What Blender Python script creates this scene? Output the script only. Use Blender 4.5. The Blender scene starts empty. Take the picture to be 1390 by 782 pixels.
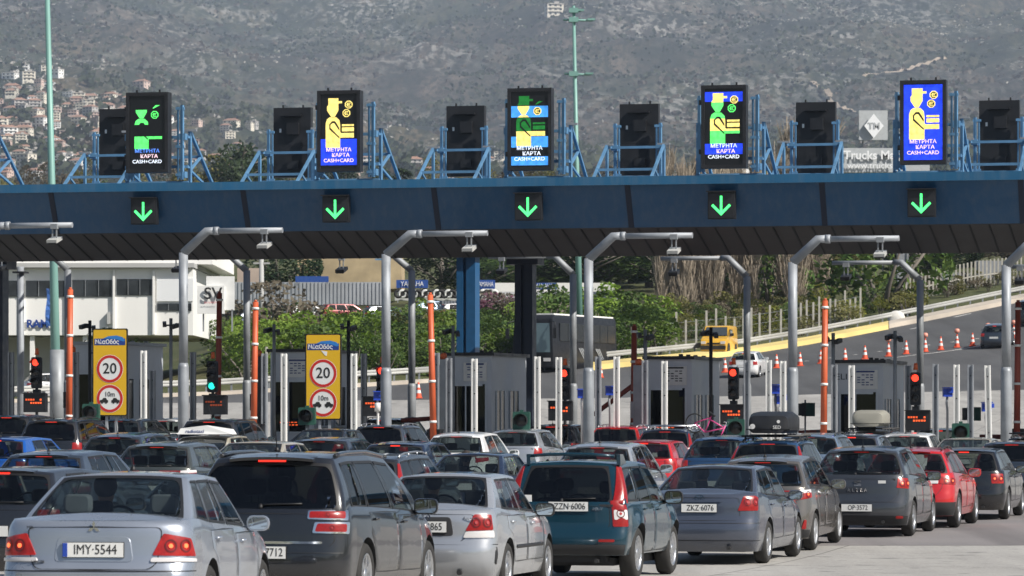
import bpy, bmesh, math, random
from math import sin, cos, pi, radians, atan2, sqrt
from mathutils import Vector, Matrix
random.seed(7)
SC = bpy.context.scene
COL = SC.collection
# ------------------------------------------------------------------ camera, sky, sun, exposure
F = 5500.0            # focal length in photograph pixels
HC = 2.3              # camera height
HY = 560.0            # horizon row in the photograph
cam = bpy.data.cameras.new('camera'); camo = bpy.data.objects.new('camera', cam); COL.objects.link(camo)
cam.sensor_width = 36.0; cam.lens = F / 1390 * 36
cam.shift_y = (HY - 391) / 1390
cam.clip_start = 1.0; cam.clip_end = 20000
camo.location = (0, 0, HC); camo.rotation_euler = (radians(90), 0, 0)
SC.camera = camo
cam.dof.use_dof = True; cam.dof.focus_distance = 70; cam.dof.aperture_fstop = 8.0
SUN = Vector((0.84, -0.54, 0)).normalized(); EL = radians(41)
w = bpy.data.worlds.new('World'); SC.world = w; w.use_nodes = True
nt = w.node_tree; bg = nt.nodes['Background']
sky = nt.nodes.new('ShaderNodeTexSky'); sky.sky_type = 'NISHITA'; sky.sun_disc = False
sky.sun_elevation = EL; sky.sun_rotation = atan2(SUN.x, SUN.y)
sky.air_density = 1.0; sky.dust_density = 1.5
nt.links.new(sky.outputs[0], bg.inputs[0]); bg.inputs[1].default_value = 0.068
sl = bpy.data.lights.new('sun', 'SUN'); sl.energy = 5.0; sl.angle = radians(0.5); sl.color = (1, .95, .87)
so = bpy.data.objects.new('sun', sl); COL.objects.link(so)
sd = Vector((SUN.x * cos(EL), SUN.y * cos(EL), sin(EL)))
so.rotation_euler = sd.to_track_quat('Z', 'Y').to_euler(); so.location = sd * 300
SC.view_settings.view_transform = 'Standard'; SC.view_settings.look = 'None'
SC.view_settings.exposure = 0.40; SC.view_settings.gamma = 1.0; SC.view_settings.use_curve_mapping = False
SC.render.resolution_x = 1024; SC.render.resolution_y = 576
try:
    SC.cycles.max_bounces = 6; SC.cycles.transparent_max_bounces = 10
    SC.cycles.volume_bounces = 0
except Exception: pass

TP = 1305.0 / F; PHI = math.atan(TP)      # heading of the road against the view axis
D0 = 119.6                                # canopy front, straight ahead
DV = Vector((sin(PHI), cos(PHI), 0)); RV = Vector((cos(PHI), -sin(PHI), 0))

def interp(tab, x):
    if x <= tab[0][0]: return tab[0][1]
    for (a, u), (b, v) in zip(tab, tab[1:]):
        if x <= b: return u + (v - u) * (x - a) / (b - a)
    return tab[-1][1]
def sm(a, b, x):
    t = max(0., min(1., (x - a) / (b - a))); return t * t * (3 - 2 * t)
ZR = [(0,.5),(34,.38),(41,.27),(46,.17),(52,.12),(60,.06),(65,.08),(70,.17),(80,.2),(88,.25),(95,.3),(105,.38),(120,.46),(140,.6),(160,1.15),(190,2.75)]
ZL = [(0,.4),(34,.38),(41,.32),(46,.3),(73,.3),(88,.32),(100,.5),(118,.6),(140,.7),(160,1.2),(190,2.75)]
def yg_px(px): return interp([(-400,552),(0,545),(300,533),(560,517),(700,507),(850,491),(1010,475),(1100,460),(1250,430),(1390,401),(1800,340)], px)
def dg_px(px): return interp([(-400,205),(0,212),(560,226),(850,248),(1010,262),(1250,280),(1390,292),(1800,320)], px)
def y190(px): return interp([(-400,560),(500,558),(1390,548),(1800,544)], px)
FAR = [(300,  [(-300,540),(0,532),(250,470),(320,440),(500,436),(700,432),(900,424),(1060,418),(1200,402),(1390,386),(1800,350)]),
       (400,  [(-300,440),(0,410),(320,392),(700,372),(1390,340)]),
       (600,  [(0,335),(1390,310)]),
       (1000, [(0,300),(1390,280)]),
       (1800, [(0,272),(1390,262)]),
       (2300, [(0,245),(300,250),(700,262),(1390,250)]),
       (3200, [(0,150),(150,165),(300,200),(700,232),(900,225),(1390,200)]),
       (4200, [(0,78),(200,95),(330,140),(600,150),(900,130),(1390,110)]),
       (5600, [(-300,-40),(0,-10),(330,30),(700,-5),(1000,10),(1390,-20)]),
       (7600, [(0,-170),(1390,-150)])]
def ground_z(X, Y):
    Yc = max(Y, 30.0); px = 695 + F * X / max(Yc, 60.)
    wl = 1 - sm(-6.5, -3.0, X)
    if Yc <= 190:
        z = interp(ZR, Yc) * (1 - wl) + interp(ZL, Yc) * wl
        return z
    pc = max(-400, min(1800, px))
    dg = dg_px(pc)
    if Yc <= dg:
        t = (Yc - 190) / (dg - 190)
        y = y190(pc) + (yg_px(pc) - y190(pc)) * t
        return HC + (HY - y) * Yc / F
    pts = [(dg, HC + (HY - yg_px(pc)) * dg / F)]
    for D, row in FAR:
        if D > dg + 4: pts.append((D, HC + (HY - interp(row, pc)) * D / F))
    return interp(pts, Yc)
def at(px, py, D): return Vector(((px - 695) * D / F, D, HC + (HY - py) * D / F))
def on_ground(px, D):
    X = (px - 695) * D / F; return Vector((X, D, ground_z(X, D)))
def hit(px, py, d0=40., d1=300.):
    D = d0
    while D < d1:
        p = on_ground(px, D)
        if HY - (p.z - HC) * F / D <= py: return p
        D += .25
    return on_ground(px, d1)
def G(u, v, z): return Vector((0, D0, z)) + RV * u + DV * v - Vector((0, 0, 0))
def GU(px, v):
    """u on the canopy grid that shows at column px for depth v"""
    # px = 695 + F*(u cos + v sin)/(D0 - u sin + v cos)
    k = (px - 695) / F
    return (k * (D0 + v * cos(PHI)) - v * sin(PHI)) / (cos(PHI) + k * sin(PHI))
def depth(u, v): return D0 - u * sin(PHI) + v * cos(PHI)
def ZP(py, u, v): return HC + (HY - py) * depth(u, v) / F

# ------------------------------------------------------------------ materials
MATS = {}
def mat(name, color, rough=.6, metal=0., var=0., scale=4., coat=0., bump=0., bscale=30., emit=None, estr=1., spec=None, coords='Object'):
    if name in MATS: return MATS[name]
    m = bpy.data.materials.new(name); m.use_nodes = True; n = m.node_tree; b = n.nodes['Principled BSDF']
    b.inputs['Base Color'].default_value = (*color, 1); b.inputs['Roughness'].default_value = rough
    b.inputs['Metallic'].default_value = metal
    if spec is not None: b.inputs['Specular IOR Level'].default_value = spec
    if coat: b.inputs['Coat Weight'].default_value = coat; b.inputs['Coat Roughness'].default_value = .06
    if emit: b.inputs['Emission Color'].default_value = (*emit, 1); b.inputs['Emission Strength'].default_value = estr
    if var or bump:
        tc = n.nodes.new('ShaderNodeTexCoord')
        if var:
            no = n.nodes.new('ShaderNodeTexNoise'); no.inputs['Scale'].default_value = scale; no.inputs['Detail'].default_value = 6
            n.links.new(tc.outputs[coords], no.inputs['Vector'])
            mr = n.nodes.new('ShaderNodeMapRange'); mr.inputs[1].default_value = .3; mr.inputs[2].default_value = .7
            mr.inputs[3].default_value = 1 - var; mr.inputs[4].default_value = 1 + var
            n.links.new(no.outputs[0], mr.inputs[0])
            mx = n.nodes.new('ShaderNodeVectorMath'); mx.operation = 'SCALE'; mx.inputs[0].default_value = color
            n.links.new(mr.outputs[0], mx.inputs['Scale']); n.links.new(mx.outputs[0], b.inputs['Base Color'])
            m2 = n.nodes.new('ShaderNodeMapRange'); m2.inputs[1].default_value = .3; m2.inputs[2].default_value = .7
            m2.inputs[3].default_value = max(.03, rough * .8); m2.inputs[4].default_value = min(1, rough * 1.25)
            n.links.new(no.outputs[0], m2.inputs[0]); n.links.new(m2.outputs[0], b.inputs['Roughness'])
        if bump:
            nb = n.nodes.new('ShaderNodeTexNoise'); nb.inputs['Scale'].default_value = bscale; nb.inputs['Detail'].default_value = 4
            n.links.new(tc.outputs[coords], nb.inputs['Vector'])
            bp = n.nodes.new('ShaderNodeBump'); bp.inputs['Strength'].default_value = bump; bp.inputs['Distance'].default_value = .02
            n.links.new(nb.outputs[0], bp.inputs['Height']); n.links.new(bp.outputs[0], b.inputs['Normal'])
    MATS[name] = m; return m
def glow(name, color, strength):
    if name in MATS: return MATS[name]
    m = mat(name, tuple(c * .3 for c in color), .5, emit=color, estr=strength)
    if ' led' in name:      # uneven modules of a display
        n = m.node_tree; tc = n.nodes.new('ShaderNodeTexCoord'); no = n.nodes.new('ShaderNodeTexNoise'); no.inputs['Scale'].default_value = 7; no.inputs['Detail'].default_value = 5
        n.links.new(tc.outputs['Object'], no.inputs['Vector']); mr = n.nodes.new('ShaderNodeMapRange'); mr.inputs[1].default_value = .3; mr.inputs[2].default_value = .7; mr.inputs[3].default_value = strength*.62; mr.inputs[4].default_value = strength*1.25
        n.links.new(no.outputs[0], mr.inputs[0]); n.links.new(mr.outputs[0], n.nodes['Principled BSDF'].inputs['Emission Strength'])
    return m
def streak(m, color, amt=.35):
    """run-down dirt streaks on a painted face"""
    n = m.node_tree; b = n.nodes['Principled BSDF']; tc = n.nodes.new('ShaderNodeTexCoord'); mp = n.nodes.new('ShaderNodeMapping'); mp.inputs['Scale'].default_value = (3.2, 3.2, .22)
    no = n.nodes.new('ShaderNodeTexNoise'); no.inputs['Scale'].default_value = 1.6; no.inputs['Detail'].default_value = 7; no.inputs['Roughness'].default_value = .65
    n.links.new(tc.outputs['Object'], mp.inputs[0]); n.links.new(mp.outputs[0], no.inputs['Vector'])
    r = n.nodes.new('ShaderNodeMapRange'); r.inputs[1].default_value = .45; r.inputs[2].default_value = .75; r.inputs[4].default_value = amt; n.links.new(no.outputs[0], r.inputs[0])
    mx = n.nodes.new('ShaderNodeMix'); mx.data_type = 'RGBA'; old = b.inputs['Base Color'].links[0].from_socket if b.inputs['Base Color'].links else None
    if old: n.links.new(old, mx.inputs[6])
    else: mx.inputs[6].default_value = b.inputs['Base Color'].default_value
    mx.inputs[7].default_value = (*color, 1); n.links.new(r.outputs[0], mx.inputs[0]); n.links.new(mx.outputs[2], b.inputs['Base Color']); return m
def glass(name, tint=(.30, .34, .33), rough=.02, mixw=.75):
    if name in MATS: return MATS[name]
    m = bpy.data.materials.new(name); m.use_nodes = True; n = m.node_tree
    for x in list(n.nodes): n.nodes.remove(x)
    out = n.nodes.new('ShaderNodeOutputMaterial'); tr = n.nodes.new('ShaderNodeBsdfTransparent'); gl = n.nodes.new('ShaderNodeBsdfGlossy')
    tr.inputs[0].default_value = (*tint, 1); gl.inputs[0].default_value = (1, 1, 1, 1); gl.inputs['Roughness'].default_value = rough
    ge = n.nodes.new('ShaderNodeNewGeometry'); dt = n.nodes.new('ShaderNodeVectorMath'); dt.operation = 'DOT_PRODUCT'
    n.links.new(ge.outputs['Normal'], dt.inputs[0]); n.links.new(ge.outputs['Incoming'], dt.inputs[1])
    def mth(op, a, b=None):
        q = n.nodes.new('ShaderNodeMath'); q.operation = op
        for k, v in enumerate((a, b)):
            if v is None: continue
            if isinstance(v, (int, float)): q.inputs[k].default_value = v
            else: n.links.new(v, q.inputs[k])
        return q.outputs[0]
    fr = mth('ADD', mth('MULTIPLY', mth('POWER', mth('SUBTRACT', 1.0, mth('ABSOLUTE', dt.outputs['Value'])), 5.0), .8), .045)
    mx = n.nodes.new('ShaderNodeMixShader')
    n.links.new(fr, mx.inputs[0]); n.links.new(tr.outputs[0], mx.inputs[1]); n.links.new(gl.outputs[0], mx.inputs[2])
    n.links.new(mx.outputs[0], out.inputs[0]); MATS[name] = m; return m

# ------------------------------------------------------------------ object helpers
def bm_obj(name, bm, mats, parent=None, smooth=False, loc=None):
    me = bpy.data.meshes.new(name); bmesh.ops.recalc_face_normals(bm, faces=bm.faces[:])
    if smooth:
        for f in bm.faces: f.smooth = True
        for e in bm.edges:
            if len(e.link_faces) == 2 and e.calc_face_angle(0) > radians(38): e.smooth = False
    bm.to_mesh(me); bm.free()
    for m in (mats if isinstance(mats, (list, tuple)) else [mats]): me.materials.append(m)
    o = bpy.data.objects.new(name, me); COL.objects.link(o)
    if parent: o.parent = parent
    if loc is not None: o.location = loc
    return o
def tag(o, label=None, cat=None, group=None, kind=None):
    if label: o['label'] = label
    if cat: o['category'] = cat
    if group: o['group'] = group
    if kind: o['kind'] = kind
    return o
def thing(name, label, cat, loc=(0, 0, 0), rz=0., group=None):
    o = bpy.data.objects.new(name, None); COL.objects.link(o); o.empty_display_size = .2
    o.location = loc; o.rotation_euler = (0, 0, rz); return tag(o, label, cat, group)
def copy_tree(o, parent=None):
    c = o.copy(); COL.objects.link(c); c.parent = parent
    for ch in list(o.children): copy_tree(ch, c)
    return c
def box(bm, c, s, rz=0., mi=0, M=None):
    vs = []
    for x in (-.5, .5):
        for y in (-.5, .5):
            for z in (-.5, .5):
                p = Vector((x * s[0], y * s[1], z * s[2]))
                if rz: p = Matrix.Rotation(rz, 3, 'Z') @ p
                if M: p = M @ p
                vs.append(bm.verts.new(p + Vector(c)))
    for q in ((0,1,3,2),(4,6,7,5),(0,4,5,1),(2,3,7,6),(0,2,6,4),(1,5,7,3)):
        f = bm.faces.new([vs[i] for i in q]); f.material_index = mi
def obb(bm, a, b, w, h, mi=0):
    """square bar from a to b"""
    tube(bm, a, b, w * .7071, h * .7071 if False else w * .7071, 4, mi)
def tube(bm, a, b, r0, r1=None, n=10, mi=0, cap=True):
    a = Vector(a); b = Vector(b); r1 = r0 if r1 is None else r1
    d = (b - a).normalized(); u = d.orthogonal().normalized()
    if n == 4:
        ref = Vector((0, 0, 1)) if abs(d.z) < .9 else RV
        u = d.cross(ref).normalized(); u = (u + d.cross(u)).normalized()
    v = d.cross(u)
    A = []; B = []
    for i in range(n):
        t = 2 * pi * i / n; q = u * cos(t) + v * sin(t)
        A.append(bm.verts.new(a + q * r0)); B.append(bm.verts.new(b + q * r1))
    for i in range(n):
        f = bm.faces.new((A[i], A[(i+1)%n], B[(i+1)%n], B[i])); f.material_index = mi; f.smooth = n > 4
    if cap:
        for L in (A[::-1], B):
            f = bm.faces.new(L); f.material_index = mi
def path(bm, pts, r, n=10, mi=0):
    pts = [Vector(p) for p in pts]; rings = []
    rr = r if isinstance(r, (list, tuple)) else [r] * len(pts)
    up = None
    for i, p in enumerate(pts):
        d = (pts[min(i+1, len(pts)-1)] - pts[max(i-1, 0)]).normalized()
        u = d.orthogonal().normalized() if up is None else (up - d * up.dot(d)).normalized()
        up = u; v = d.cross(u)
        k = 1.0
        if 0 < i < len(pts)-1:
            c = (pts[i+1]-p).normalized().dot((p-pts[i-1]).normalized()); k = 1 / max(.6, sqrt((1 + c) / 2))
        rings.append([bm.verts.new(p + (u * cos(2*pi*j/n) + v * sin(2*pi*j/n)) * rr[i] * (1 + (k-1)*.6)) for j in range(n)])
    for A, B in zip(rings, rings[1:]):
        for i in range(n):
            f = bm.faces.new((A[i], A[(i+1)%n], B[(i+1)%n], B[i])); f.smooth = True; f.material_index = mi
    for L in (rings[0][::-1], rings[-1]):
        f = bm.faces.new(L); f.material_index = mi
def lathe(bm, prof, n=24, M=None, mi=0, close=False):
    """profile list of (r, h) turned about local z"""
    M = M or Matrix.Identity(4); R = []
    for r, h in prof:
        R.append([bm.verts.new(M @ Vector((r*cos(2*pi*i/n), r*sin(2*pi*i/n), h))) for i in range(n)])
    for A, B in zip(R, R[1:]):
        for i in range(n):
            f = bm.faces.new((A[i], A[(i+1)%n], B[(i+1)%n], B[i])); f.smooth = True; f.material_index = mi
    if not close:
        for L in (R[0][::-1], R[-1]):
            if (L[0].co - L[n//2].co).length > 1e-4:
                f = bm.faces.new(L); f.material_index = mi
def plate(bm, pts, M, th=.01, mi=0):
    """extruded flat polygon; pts in local x,z ; front at y=-th"""
    a = [bm.verts.new(M @ Vector((x, 0, z))) for x, z in pts]; b = [bm.verts.new(M @ Vector((x, -th, z))) for x, z in pts]
    n = len(pts)
    for i in range(n):
        f = bm.faces.new((a[i], a[(i+1)%n], b[(i+1)%n], b[i])); f.material_index = mi
    f = bm.faces.new(b); f.material_index = mi; f = bm.faces.new(a[::-1]); f.material_index = mi
def circ(cx, cz, r, n=28): return [(cx + r*cos(2*pi*i/n), cz + r*sin(2*pi*i/n)) for i in range(n)]
def ring_plate(bm, cx, cz, r0, r1, M, th=.01, n=32, mi=0):
    for i in range(n):
        a, b = 2*pi*i/n, 2*pi*(i+1)/n
        P = [(cx+r*cos(t), cz+r*sin(t)) for r, t in ((r0,a),(r1,a),(r1,b),(r0,b))]
        f = bm.faces.new([bm.verts.new(M @ Vector((x, -th, z))) for x, z in P]); f.material_index = mi
def rrect(x0, z0, x1, z1, r, n=5):
    P = []
    for cx, cz, a in ((x1-r, z1-r, 0), (x0+r, z1-r, 90), (x0+r, z0+r, 180), (x1-r, z0+r, 270)):
        for i in range(n+1):
            t = radians(a + 90*i/n); P.append((cx + r*cos(t), cz + r*sin(t)))
    return P
def text(name, s, size, m, parent, loc, rot=(radians(90), 0, 0), th=.003, sx=1., align='CENTER', bold=0.):
    c = bpy.data.curves.new(name, 'FONT'); c.body = s; c.size = size; c.align_x = align; c.align_y = 'CENTER'
    c.extrude = th; c.offset = bold; c.resolution_u = 3
    o = bpy.data.objects.new(name, c); COL.objects.link(o)
    me = bpy.data.meshes.new_from_object(o.evaluated_get(bpy.context.evaluated_depsgraph_get()))
    bpy.data.objects.remove(o); bpy.data.curves.remove(c)
    me.materials.clear(); me.materials.append(m); me.name = name
    if sx != 1.:
        for v in me.vertices: v.co.x *= sx
    o = bpy.data.objects.new(name, me); COL.objects.link(o); o.parent = parent; o.location = loc; o.rotation_euler = rot
    return o
GZ = -PHI     # rotation of anything that faces down the road
# ------------------------------------------------------------------ cars
RUB = mat('black rubber trim', (.012, .012, .013), .5)
TYRE = mat('tyre rubber', (.022, .021, .02), .8, bump=.3, bscale=60)
RIM = mat('alloy rim', (.55, .56, .58), .3, .9, var=.15, scale=8)
STEELRIM = mat('wheel cover silver', (.42, .43, .45), .4, .5, var=.15, scale=8)
DARKP = mat('dark underbody plastic', (.02, .02, .021), .7, var=.2)
CHROME = mat('chrome trim', (.8, .8, .8), .12, 1.)
SEATM = mat('dark seat fabric', (.03, .03, .034), .9, var=.2)
SEATG = mat('grey seat fabric', (.28, .28, .31), .9, var=.1)
GLS = glass('tinted window glass', (.50, .55, .54))
GLD = glass('privacy glass', (.045, .05, .05))
GLM = glass('rear glass', (.38, .43, .42))
REDL = mat('red lamp lens', (.42, .012, .010), .28, coat=.25, emit=(1, .02, .01), estr=.12)
REDLIT = mat('lit red lamp lens', (.5, .03, .01), .28, coat=.25, emit=(1, .03, .012), estr=.55)
BRAKE = mat('lit brake lamp', (.5, .02, .01), .2, emit=(1, .035, .02), estr=1.1)
BRAKEOFF = mat('dim brake lamp', (.25, .01, .01), .3, emit=(1, .03, .02), estr=.25)
CLEARL = mat('clear lamp lens', (.62, .60, .60), .12, coat=1.)
AMB = mat('orange lamp lens', (.7, .16, .02), .15, coat=.8, emit=(1, .2, .02), estr=.5)
PLATEW = mat('white number plate', (.72, .72, .70), .4)
PLATEB = mat('blue plate band', (.02, .06, .35), .4)
INK = mat('black plate lettering', (.015, .015, .015), .5)
MIRR = mat('mirror glass', (.75, .78, .8), .03, 1.)
for m_, sc_ in ((REDL, 60), (REDLIT, 60)):
    n_ = m_.node_tree; b_ = n_.nodes['Principled BSDF']; tc_ = n_.nodes.new('ShaderNodeTexCoord'); v_ = n_.nodes.new('ShaderNodeTexVoronoi'); v_.inputs['Scale'].default_value = 34
    n_.links.new(tc_.outputs['Object'], v_.inputs['Vector']); r_ = n_.nodes.new('ShaderNodeValToRGB'); r_.color_ramp.elements[0].color = (.16, .003, .004, 1); r_.color_ramp.elements[1].color = (.24, .006, .006, 1); r_.color_ramp.elements[1].position = .55
    n_.links.new(v_.outputs['Distance'], r_.inputs[0]); n_.links.new(r_.outputs[0], b_.inputs['Base Color'])
    no_ = n_.nodes.new('ShaderNodeTexNoise'); no_.inputs['Scale'].default_value = 9; n_.links.new(tc_.outputs['Object'], no_.inputs['Vector'])
    mr_ = n_.nodes.new('ShaderNodeMapRange'); mr_.inputs[1].default_value = .4; mr_.inputs[2].default_value = .7; mr_.inputs[3].default_value = .04; mr_.inputs[4].default_value = .03 if m_ is REDL else .22
    n_.links.new(no_.outputs[0], mr_.inputs[0]); n_.links.new(mr_.outputs[0], b_.inputs['Emission Strength'])
def paint(name, c, metal=.35, rough=.32):
    nm = name + ' car paint'
    if nm in MATS: return MATS[nm]
    m = mat(nm, c, rough, metal, var=.07, scale=1.3, coat=1.)
    n = m.node_tree; b = n.nodes['Principled BSDF']
    # road dust settled in patches on the lower panels
    tc = n.nodes.new('ShaderNodeTexCoord'); sp = n.nodes.new('ShaderNodeSeparateXYZ'); n.links.new(tc.outputs['Object'], sp.inputs[0])
    mr = n.nodes.new('ShaderNodeMapRange'); mr.inputs[1].default_value = .50; mr.inputs[2].default_value = .20; mr.inputs[3].default_value = .0; mr.inputs[4].default_value = .65
    n.links.new(sp.outputs[2], mr.inputs[0]); no = n.nodes.new('ShaderNodeTexNoise'); no.inputs['Scale'].default_value = 5; no.inputs['Detail'].default_value = 8; n.links.new(tc.outputs['Object'], no.inputs['Vector'])
    mu = n.nodes.new('ShaderNodeMath'); mu.operation = 'MULTIPLY'; n.links.new(mr.outputs[0], mu.inputs[0]); n.links.new(no.outputs[0], mu.inputs[1])
    mx = n.nodes.new('ShaderNodeMix'); mx.data_type = 'RGBA'; n.links.new(b.inputs['Base Color'].links[0].from_socket, mx.inputs[6]); mx.inputs[7].default_value = (.13, .12, .105, 1)
    n.links.new(mu.outputs[0], mx.inputs[0]); n.links.new(mx.outputs[2], b.inputs['Base Color'])
    iv = n.nodes.new('ShaderNodeMath'); iv.operation = 'SUBTRACT'; iv.inputs[0].default_value = 1.; n.links.new(mu.outputs[0], iv.inputs[1]); n.links.new(iv.outputs[0], b.inputs['Coat Weight'])
    return m

class Shape: pass
def make_shape(P):
    """P: dict of numbers -> surface functions body(s,z) and cabin(s,t)"""
    S = Shape(); L, W, H = P['L'], P['W'], P['H']; zb = P.get('zb', .22)
    top = P['top']; rp = P['rp']; fp = P.get('fp', [(.2,.12),(.35,.0),(.6,.02),(.75,.12),(.95,.3)])
    wt = P.get('wt', [(0,.94),(.12,.975),(.3,.995),(.55,1.),(.8,.985),(.92,.965),(1,.93)])
    def outline(wd, y0, y1, dr, df, n1, n2, N=60):
        pts = []
        for i in range(N+1):
            a = pi/2*i/N; pts.append((wd*sin(a)**(2/n1), y0 + dr*(1-cos(a)**(2/n1))))
        M = 40
        for i in range(1, M): pts.append((wd, y0+dr + (y1-df-y0-dr)*i/M))
        for i in range(N+1):
            a = pi/2*(1-i/N); pts.append((wd*sin(a)**(2/n2), y1 - df*(1-cos(a)**(2/n2))))
        s = [0.]
        for a, b in zip(pts, pts[1:]): s.append(s[-1] + sqrt((a[0]-b[0])**2 + (a[1]-b[1])**2))
        return pts, s
    def lookup(pts, s, v):
        v = max(0., min(s[-1], v)); lo, hi = 0, len(s)-1
        while hi-lo > 1:
            m = (lo+hi)//2
            if s[m] <= v: lo = m
            else: hi = m
        d = s[hi]-s[lo]; k = (v-s[lo])/d if d > 1e-9 else 0
        return pts[lo][0]+(pts[hi][0]-pts[lo][0])*k, pts[lo][1]+(pts[hi][1]-pts[lo][1])*k
    bp, bs = outline(W/2, 0, L, P.get('dr', .38), P.get('df', .75), P.get('n1', 3.2), P.get('n2', 2.6))
    S.L, S.W, S.H, S.zb = L, W, H, zb; S.bl = bs[-1]
    def body_t(s, t):
        sg = 1 if s >= 0 else -1; X, Y = lookup(bp, bs, abs(s))
        zt = interp(top, Y); z = zb + (zt-zb)*t
        k = interp(wt, t) * (1 - .035*((Y-L*.52)/(L*.5))**2)
        y = Y + interp(rp, z)*(1-sm(0, 1.1, Y)) - interp(fp, z)*(1-sm(0, 1.2, L-Y))
        fl = 0.
        for ya in P['axles']:
            d = abs(Y-ya); 
            if d < .42: fl = max(fl, (1-(d/.42)**2)*P.get('flare', .012)*sm(.1, .45, t)*(1-sm(.55, .85, t)))
        return Vector((sg*(X*k + fl*(X/(W/2))), y, z))
    def body(s, z):
        _, Y = lookup(bp, bs, abs(s)); zt = interp(top, Y)
        return body_t(s, (z-zb)/(zt-zb))
    S.body_t, S.body = body_t, body
    def s_at(Y):
        lo, hi = .0, bs[-1]
        for _ in range(30):
            m = (lo+hi)/2
            if lookup(bp, bs, m)[1] < Y: lo = m
            else: hi = m
        return lo
    S.s_at = s_at
    g = P['cab']   # base rear, base front, top rear, top front, half base, half top, corner depth base
    gp, gs = outline(g['wb'], g['yrb'], g['yfb'], g.get('dr', .22), g.get('df', .35), g.get('n1', 3.), g.get('n2', 2.6))
    S.gl = gs[-1]
    roof = g['roof']
    def cab(s, t):
        sg = 1 if s >= 0 else -1; X, Y = lookup(gp, gs, abs(s))
        f = (Y-g['yrb'])/(g['yfb']-g['yrb'])
        yt = g['yrt'] + f*(g['yft']-g['yrt'])
        # keep pillars near the middle upright
        bl = sm(0, .28, f)*(1-sm(.6, 1, f)); yt = yt*(1-bl*.35) + Y*bl*.35
        e = max(t, 0.)**g.get('ex', 1.25); xt = X*g['wt']/g['wb']
        eb = max(t, 0.)**g.get('ey', 1.12)
        zb_ = interp(top, Y)-.035; zt_ = interp(roof, yt) - .03*(abs(X)/g['wb'])**3
        return Vector((sg*(X+(xt-X)*e), Y+(yt-Y)*eb, zb_ + (zt_-zb_)*t))
    S.cab = cab
    def gs_at(Y):
        lo, hi = 0, gs[-1]
        for _ in range(30):
            m = (lo+hi)/2
            if lookup(gp, gs, m)[1] < Y: lo = m
            else: hi = m
        return lo
    def gs_x(x, front=False):
        """arclength at half width x, rear (or front) end"""
        lo, hi = 0, gs[-1]/2
        for _ in range(30):
            m = (lo+hi)/2
            xx = lookup(gp, gs, gs[-1]-m if front else m)[0]
            if xx < x: lo = m
            else: hi = m
        return gs[-1]-lo if front else lo
    S.gs_at, S.gs_x, S.P = gs_at, gs_x, P
    return S

def normal(Fn, a, b, e=.004):
    p = Fn(a, b); u = Fn(a+e, b)-Fn(a-e, b); v = Fn(a, b+e)-Fn(a, b-e)
    n = u.cross(v)
    return n.normalized() if n.length > 1e-12 else Vector((0, -1, 0))
def conform(bm, Fn, loop, off=.005, rings=4, mi=0, centre=None, edge=0.):
    """filled patch that follows surface Fn; its rim sinks to the surface"""
    n = len(loop); ca = sum(p[0] for p in loop)/n; cb = sum(p[1] for p in loop)/n
    if centre: ca, cb = centre
    R = []
    for k in range(rings, 0, -1):
        for o_, sc in (((edge, 1.), (off, .985)) if k == rings else ((off, k/rings),)):
            L = []
            for a, b in loop:
                A, B = ca+(a-ca)*sc, cb+(b-cb)*sc
                L.append(bm.verts.new(Fn(A, B)+normal(Fn, A, B)*o_))
            R.append(L)
    for A, B in zip(R, R[1:]):
        for i in range(n):
            f = bm.faces.new((A[i], A[(i+1)%n], B[(i+1)%n], B[i])); f.material_index = mi; f.smooth = True
    c = bm.verts.new(Fn(ca, cb)+normal(Fn, ca, cb)*off)
    for i in range(n):
        f = bm.faces.new((R[-1][i], R[-1][(i+1)%n], c)); f.material_index = mi; f.smooth = True
def conform_ring(bm, Fn, outer, inner, off=.004, mi=0, m=2):
    n = len(outer); R = []
    for k in range(m+1):
        f = k/m; R.append([])
        for (a, b), (c, d) in zip(outer, inner):
            A, B = a+(c-a)*f, b+(d-b)*f; R[-1].append(bm.verts.new(Fn(A, B)+normal(Fn, A, B)*off))
    for P, Q in zip(R, R[1:]):
        for i in range(n):
            f = bm.faces.new((P[i], P[(i+1)%n], Q[(i+1)%n], Q[i])); f.material_index = mi; f.smooth = True
def dense(loop, d=.06):
    out = []
    for (a, b), (c, e) in zip(loop, loop[1:]+loop[:1]):
        k = max(1, int(max(abs(c-a), abs(e-b))/d)); out += [(a+(c-a)*i/k, b+(e-b)*i/k) for i in range(k)]
    return out
def soft(loop, r=.03, n=3):
    """round the corners of a polygon"""
    out = []; m = len(loop)
    for i in range(m):
        p = Vector(loop[i-1]); q = Vector(loop[i]); s = Vector(loop[(i+1) % m])
        a = p-q; b = s-q; ra = min(r, a.length*.45); rb = min(r, b.length*.45)
        A = q+a.normalized()*ra; B = q+b.normalized()*rb
        for k in range(n+1):
            t = k/n; out.append(tuple(A*(1-t)**2+q*2*t*(1-t)+B*t*t))
    return dense(out, .09)
def grow(loop, d):
    n = len(loop); ca = sum(p[0] for p in loop)/n; cb = sum(p[1] for p in loop)/n; out = []
    for a, b in loop:
        l = sqrt((a-ca)**2+(b-cb)**2) or 1; out.append((a+(a-ca)/l*d, b+(b-cb)/l*d))
    return out

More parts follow.
